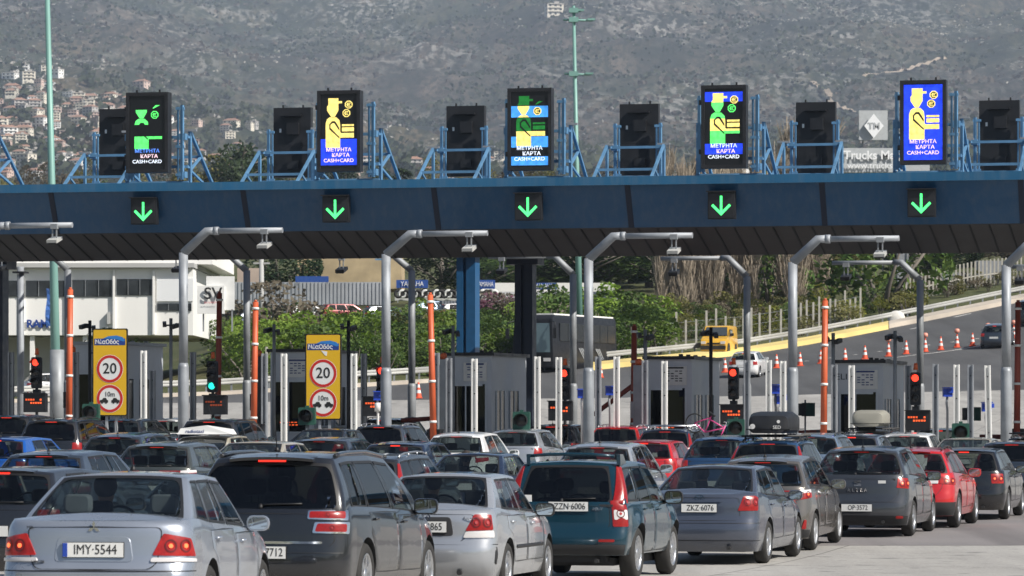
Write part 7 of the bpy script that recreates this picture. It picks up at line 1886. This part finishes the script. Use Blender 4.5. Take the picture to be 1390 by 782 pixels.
# -- the rest of the queue: kind, paint, px, D, height, label, options
Q = [
 ('golf', 'darkgrey', -20, 46, 1.42, 'very dark hatchback cut by the left edge behind the silver saloon', {}),
 ('yaris', 'slate', 43, 61, 1.45, 'slate grey hatchback with pale side glass at left', dict(ant=dict(y=.75, ln=.2, lean=.4))),
 ('golf', 'blue', -16, 85, 1.50, 'bright blue hatchback at the left edge', dict(ant=True)),
 ('suv', 'charcoal', 62, 102, 1.66, 'dark off-roader behind the bright blue hatchback at left', dict(rails='plain', ant=True)),
 ('suv', 'black', 2, 118, 1.66, 'black off-roader at the far left by the toll lane', {}),
 ('yaris', 'slate', 145, 89, 1.52, 'dark slate hatchback left of the grey-green one', dict(ant=True)),
 ('altea', 'darkgrey', 152, 117, 1.56, 'dark hatchback below the left speed limit board', {}),
 ('yaris', 'white', 214, 124, 1.53, 'white hatchback mostly hidden below the left booth', {}),
 ('yaris', 'greygreen', 200, 73, 1.49, 'grey-green hatchback above the roof of the silver saloon', {}),
 ('accent', 'slate', 243, 54, 1.36, 'low grey saloon roof between the silver saloon and people carrier', {}),
 ('avensis', 'beige', 255, 95, 1.33, 'low beige car whose roof carries a long white sign', dict(taxi=1)),
 ('suv', 'charcoal', 277, 104, 1.64, 'dark off-roader with privacy glass behind the car with the white sign', dict(ant=True)),
 ('avensis', 'beige', 320, 80.5, 1.47, 'grey-beige saloon with an aerial above the people carrier', dict(ant=True)),
 ('avensis', 'darkgrey', 420, 106, 1.42, 'dark saloon below the right speed limit board', {}),
 ('altea', 'darkgrey', 423, 88, 1.50, 'dark hatchback with a lit brake lamp behind the people carrier roof', {}),
 ('suv', 'slate', 509, 112, 1.56, 'slate blue off-roader with roof rails left of the orange boom', dict(rails='silver')),
 ('suv', 'black', 516, 129, 1.60, 'black off-roader entering the lane beyond the slate one', dict(rails='plain')),
 ('golf', 'navy', 528, 84, 1.49, 'navy hatchback roof behind the dark estate', {}),
 ('estate', 'darkgrey', 478, 64.5, 1.56, 'dark estate with silver roof rails and tall red tail lamp', dict(rails='silver')),
 ('accent', 'slate', 597, 126, 1.48, 'grey saloon with roof bars beyond the white hatchback', dict(rails='bars')),
 ('yaris', 'white', 612, 94.5, 1.56, 'white hatchback with dark rear glass in the middle', dict(ant=True)),
 ('accent', 'navy', 621, 73.5, 1.40, 'navy saloon with a visible driver, ahead of the pale silver saloon', {}),
 ('yaris', 'white', 670, 131, 1.54, 'white hatchback leaving the queue beside the blue column', dict(ant=True)),
 ('altea', 'palesilver', 690, 108, 1.48, 'silver hatchback right of the white one', {}),
 ('suv', 'black', 744, 119, 1.52, 'black off-roader between silver and red cars', dict(ant=True)),
 ('yaris', 'palesilver', 803, 75.5, 1.58, 'pale silver hatchback right behind the teal off-roader', dict(ant=True)),
 ('estate', 'red', 831, 117, 1.49, 'bright red estate with silver roof rails', dict(rails='silver')),
 ('golf', 'red', 868, 94, 1.38, 'red hatchback half hidden behind the silver hatchback', {}),
 ('estate', 'navy', 898, 107, 1.50, 'navy estate with roof bars beside the pink bicycle', dict(rails='bars')),
 ('accent', 'bluegrey', 954, 127, 1.42, 'grey saloon beyond the pink bicycle', {}),
 ('altea', 'midblue', 973, 88, 1.56, 'mid blue hatchback above the blue-grey saloon', {}),
 ('estate', 'midblue', 1037, 83, 1.54, 'blue estate carrying a black roof box', dict(rails='black', rbox='black')),
 ('altea', 'skyblue', 1093, 93, 1.55, 'pale blue hatchback right of the black roof box', dict(rails='plain')),
 ('golf', 'bluegrey', 1152, 99.5, 1.45, 'grey hatchback left of the beige roof box', {}),
 ('suv', 'black', 1174, 109, 1.42, 'black car carrying a beige roof box', dict(rails='black', rbox='beige')),
 ('yaris', 'white', 1224, 104, 1.42, 'white hatchback above the red one', dict(ant=True)),
 ('golf', 'darkgrey', 1272, 121, 1.38, 'dark car right of the white hatchback below the text box', {}),
 ('avensis', 'beige', 1303, 98.5, 1.36, 'beige roofed saloon behind the black hatchback', {}),
 ('estate', 'slate', 1370, 89.5, 1.42, 'slate estate cut by the right edge with a lit brake lamp', {}),
 ('suv', 'black', 1402, 98, 1.42, 'black off-roader with roof rails at the right edge', dict(rails='black')),
]
for kind, pn, px, D, H, lb, o in Q:
    r, S = car(kind, pn, px, D, lb, False, H, rails=o.get('rails'), ant=o.get('ant'))
    g = S.P['cab']
    if o.get('taxi'):
        zt = S.H*1.0; sgn = thing('taxi_sign', 'long white sign lying across a beige car roof', 'sign', (0, 0, 0), 0); 
        M = r.matrix_basis @ Matrix.Translation((0, 1.5, S.H-.0)); sgn.matrix_basis = Matrix.Translation(M.translation) @ Matrix.Rotation(-PHI, 4, 'Z')
        b = bmesh.new(); A = [b.verts.new(v) for v in ((-.68, -.2, 0), (.68, -.2, 0), (.68, .2, 0), (-.68, .2, 0))]; B = [b.verts.new(v) for v in ((-.62, -.12, .14), (.0, -.12, .21), (.62, -.12, .12), (.62, .12, .12), (0, .12, .21), (-.62, .12, .14))]
        b.faces.new(A[::-1]); b.faces.new((A[0], A[1], B[2], B[1], B[0])); b.faces.new((A[2], A[3], B[5], B[4], B[3])); b.faces.new((A[1], A[2], B[3], B[2])); b.faces.new((A[3], A[0], B[0], B[5])); b.faces.new((B[0], B[1], B[4], B[5])); b.faces.new((B[1], B[2], B[3], B[4])); bm_obj('sign_body', b, WHT, sgn)
        text('sign_lettering', 'radiotaxi', .13, DBLU, sgn, (-.25, -.175, .07), (radians(62), 0, 0), th=.002)
    if o.get('rbox'):
        y = (g['yrt']+g['yft'])/2; z = S.H*H/S.H+.06; t = thing('roof_box', f"{o['rbox']} roof box on the {'blue estate' if o['rbox'] == 'black' else 'black car'}", 'roof box'); t.matrix_basis = Matrix.Translation(r.matrix_basis @ Vector((0, y-.15, interp(g['roof'], y)+.11))) @ Matrix.Rotation(-PHI, 4, 'Z')
        b = bmesh.new(); rows = []
        for yy, k, hh in ((-.95, .72, .22), (-.90, .92, .36), (-.6, 1, .43), (0, 1, .45), (.5, .96, .40), (.9, .80, .26), (1.05, .5, .12)):
            rows.append([b.verts.new((x*k, yy, .02+zz*hh/.45)) for x, zz in rrect(-.44, 0, .44, .45, .13, 4)])
        for A, B in zip(rows, rows[1:]):
            for i in range(len(A)): b.faces.new((A[i], A[(i+1)%len(A)], B[(i+1)%len(A)], B[i]))
        b.faces.new(rows[0]); b.faces.new(rows[-1])
        bc = BLK if o['rbox'] == 'black' else mat('beige roof box', (.27, .26, .22), .45)
        bm_obj('shell', b, bc, t, True); b = bmesh.new(); box(b, (0, 0, .10), (.91, 1.9, .02)); bm_obj('seam', b, RUB, t)
        if o['rbox'] == 'black':
            for x, zz, rr_ in ((-.32, .16, .055), (-.37, .14, .03), (.22, .26, .035)): b = bmesh.new(); plate(b, circ(x, zz, rr_, 14), Matrix.Translation((0, -.955, 0)), .004); bm_obj('sticker', b, WHT, t)
            text('box_lettering', 'SED', .10, WB, t, (.19, -.965, .14), th=.003)
# highway cars
r, S = car('golf', 'white', 1008, 226, 'white hatchback driving away on the highway beyond the booths', False, 1.48, grp='cars on the highway')
r, S = car('golf', 'slate', 1349, 243, 'dark hatchback driving away on the highway at right', False, 1.45, grp='cars on the highway')
r, S = car('suv', 'black', 1396, 262, 'black off-roader on the highway cut by the right edge', False, 1.7, grp='cars on the highway')
for i, (k, pn, px, D, lb) in enumerate((('estate', 'maroon', 432, 296, 'dark red car parked behind the hedge'), ('yaris', 'white', 386, 297, 'white car parked left of the dark red one'), ('golf', 'silver', 316, 291, 'silver car parked at the left end of the metal fence'), ('golf', 'palesilver', 490, 294, 'pale car parked behind the hedge near the masts'), ('altea', 'skyblue', 556, 298, 'pale blue car parked under the tyre row'), ('yaris', 'white', 592, 295, 'white car parked at the right end of the parked row'), ('yaris', 'white', 30, 214, 'white car parked beneath the white building'))):
    p = on_ground(px, D); r, S = car(k, pn, px, D, lb, grp='cars parked behind the hedge', yaw=1.2); r.location.z = hillz(p.x, p.y)+.02; r.rotation_euler = (0, 0, -1.2)

# ---- pink bicycle on a rack
bk = thing('bicycle', 'pink bicycle carried upright behind the navy estate', 'bicycle', at(951, 598, 104), -.55)
PK = mat('pink frame paint', (.65, .07, .25), .35); 
for y in (-.5, .5):
    b = bmesh.new(); lathe(b, [(.30+.02*cos(2*pi*k/6), .02*sin(2*pi*k/6)) for k in range(7)], 24, Matrix.Translation((y, 0, .32)) @ Matrix.Rotation(radians(90), 4, 'X'), 0, True)
    for k in range(8): a = 2*pi*k/8; tube(b, (y, 0, .32), (y+cos(a)*.29, 0, .32+sin(a)*.29), .003, n=3)
    bm_obj('wheel', b, TYRE, bk)
b = bmesh.new()
for p_, q_ in (((-.5, .32), (-.2, .78)), ((-.5, .32), (-.05, .30)), ((-.05, .30), (-.2, .85)), ((-.05, .30), (.36, .78)), ((-.2, .72), (.36, .80)), ((.36, .88), (.5, .32))): tube(b, (p_[0], 0, p_[1]), (q_[0], 0, q_[1]), .022, n=8)
bm_obj('frame', b, PK, bk); b = bmesh.new(); box(b, (-.22, 0, .90), (.24, .12, .05)); bm_obj('saddle', b, RUB, bk)
b = bmesh.new(); tube(b, (.35, 0, .86), (.34, 0, .98), .015, n=6); tube(b, (.32, -.27, 1.0), (.32, .27, 1.0), .014, n=6); bm_obj('handlebar', b, CHROME, bk); bk.rotation_euler = (0, radians(38), -.35); bk.scale = (.8, .8, .8)

# ---- drivers
def person_mesh():
    J = [((0, 0, .02), .15), ((0, -.02, .22), .15), ((0, -.05, .40), .17), ((0, -.04, .50), .085), ((0, -.02, .57), .055), ((0, 0, .64), .075), ((0, .01, .72), .092), ((0, 0, .79), .075),
         ((.18, -.05, .44), .07), ((.24, .12, .24), .048), ((.20, .36, .34), .034), ((.19, .42, .36), .04), ((-.18, -.05, .44), .07), ((-.24, .12, .24), .048), ((-.20, .36, .34), .034), ((-.19, .42, .36), .04),
         ((.10, .2, -.02), .085), ((.12, .48, .05), .06), ((.12, .66, -.25), .045), ((-.10, .2, -.02), .085), ((-.12, .48, .05), .06), ((-.12, .66, -.25), .045)]
    E_ = [(0,1),(1,2),(2,3),(3,4),(4,5),(5,6),(6,7),(2,8),(8,9),(9,10),(10,11),(2,12),(12,13),(13,14),(14,15),(0,16),(16,17),(17,18),(0,19),(19,20),(20,21)]
    me = bpy.data.meshes.new('p'); me.from_pydata([j[0] for j in J], E_, []); o = bpy.data.objects.new('p', me); COL.objects.link(o)
    sk = o.modifiers.new('s', 'SKIN'); 
    for v, j in zip(me.skin_vertices[0].data, J): v.radius = (j[1], j[1])
    me.skin_vertices[0].data[0].use_root = True
    o.modifiers.new('u', 'SUBSURF').levels = 2
    m2 = bpy.data.meshes.new_from_object(o.evaluated_get(bpy.context.evaluated_depsgraph_get())); bpy.data.objects.remove(o)
    m2.materials.clear(); 
    for m_ in (mat('dark jacket', (.05, .05, .06), .9), mat('skin', (.45, .26, .18), .6)): m2.materials.append(m_)
    for p in m2.polygons:
        p.use_smooth = True; c = p.center; p.material_index = 1 if (c.z > .535 or (c.y > .34 and c.z > .2 and abs(c.x) > .14)) else 0
    return m2
PM = person_mesh(); hb = bmesh.new(); bmesh.ops.create_uvsphere(hb, u_segments=16, v_segments=10, radius=.108)
for v in hb.verts: v.co = Vector((v.co.x, v.co.y*1.1, v.co.z*1.1))
bmesh.ops.delete(hb, geom=[v for v in hb.verts if v.co.y > .03 and v.co.z < .04], context='VERTS')
HM = bpy.data.meshes.new('hair'); hb.to_mesh(HM); hb.free(); HM.materials.append(mat('dark hair', (.025, .018, .014), .7))
for p in HM.polygons: p.use_smooth = True
allc = {o['label']: o for o in bpy.data.objects if o.get('category') == 'car'}
for key, kind, hh in (('navy saloon with a visible', 'accent', 0), ('pale silver saloon with', 'accent', 0), ('silver saloon nearest', 'lancer', 0), ('dark grey hatchback with a chrome', 'altea', .08), ('grey-brown hatchback', 'yaris', .06), ('blue-grey saloon', 'avensis', .03), ('dark grey people', 'c4', .12)):
    cr = [o for l, o in allc.items() if l.startswith(key)][0]; dx, dy, _ = list(cr['_drv']) if '_drv' in cr else (-.36, 2.0, 0)
    where = cr['label'].split(',')[0].split(' with')[0]
    t = bpy.data.objects.new('person', PM); COL.objects.link(t); h_ = bpy.data.objects.new('hair', HM); COL.objects.link(h_); h_.parent = t; h_.location = (0, -.01, .755)
    t.location = cr.matrix_basis @ Vector((dx, dy+.12, .53+hh)); t.rotation_euler = cr.rotation_euler
    tag(t, f'driver in a dark jacket seated in the {where}', 'person')
for o in list(bpy.data.objects):
    for k in ('_drv', 'bl_y'):
        if k in o: del o[k]
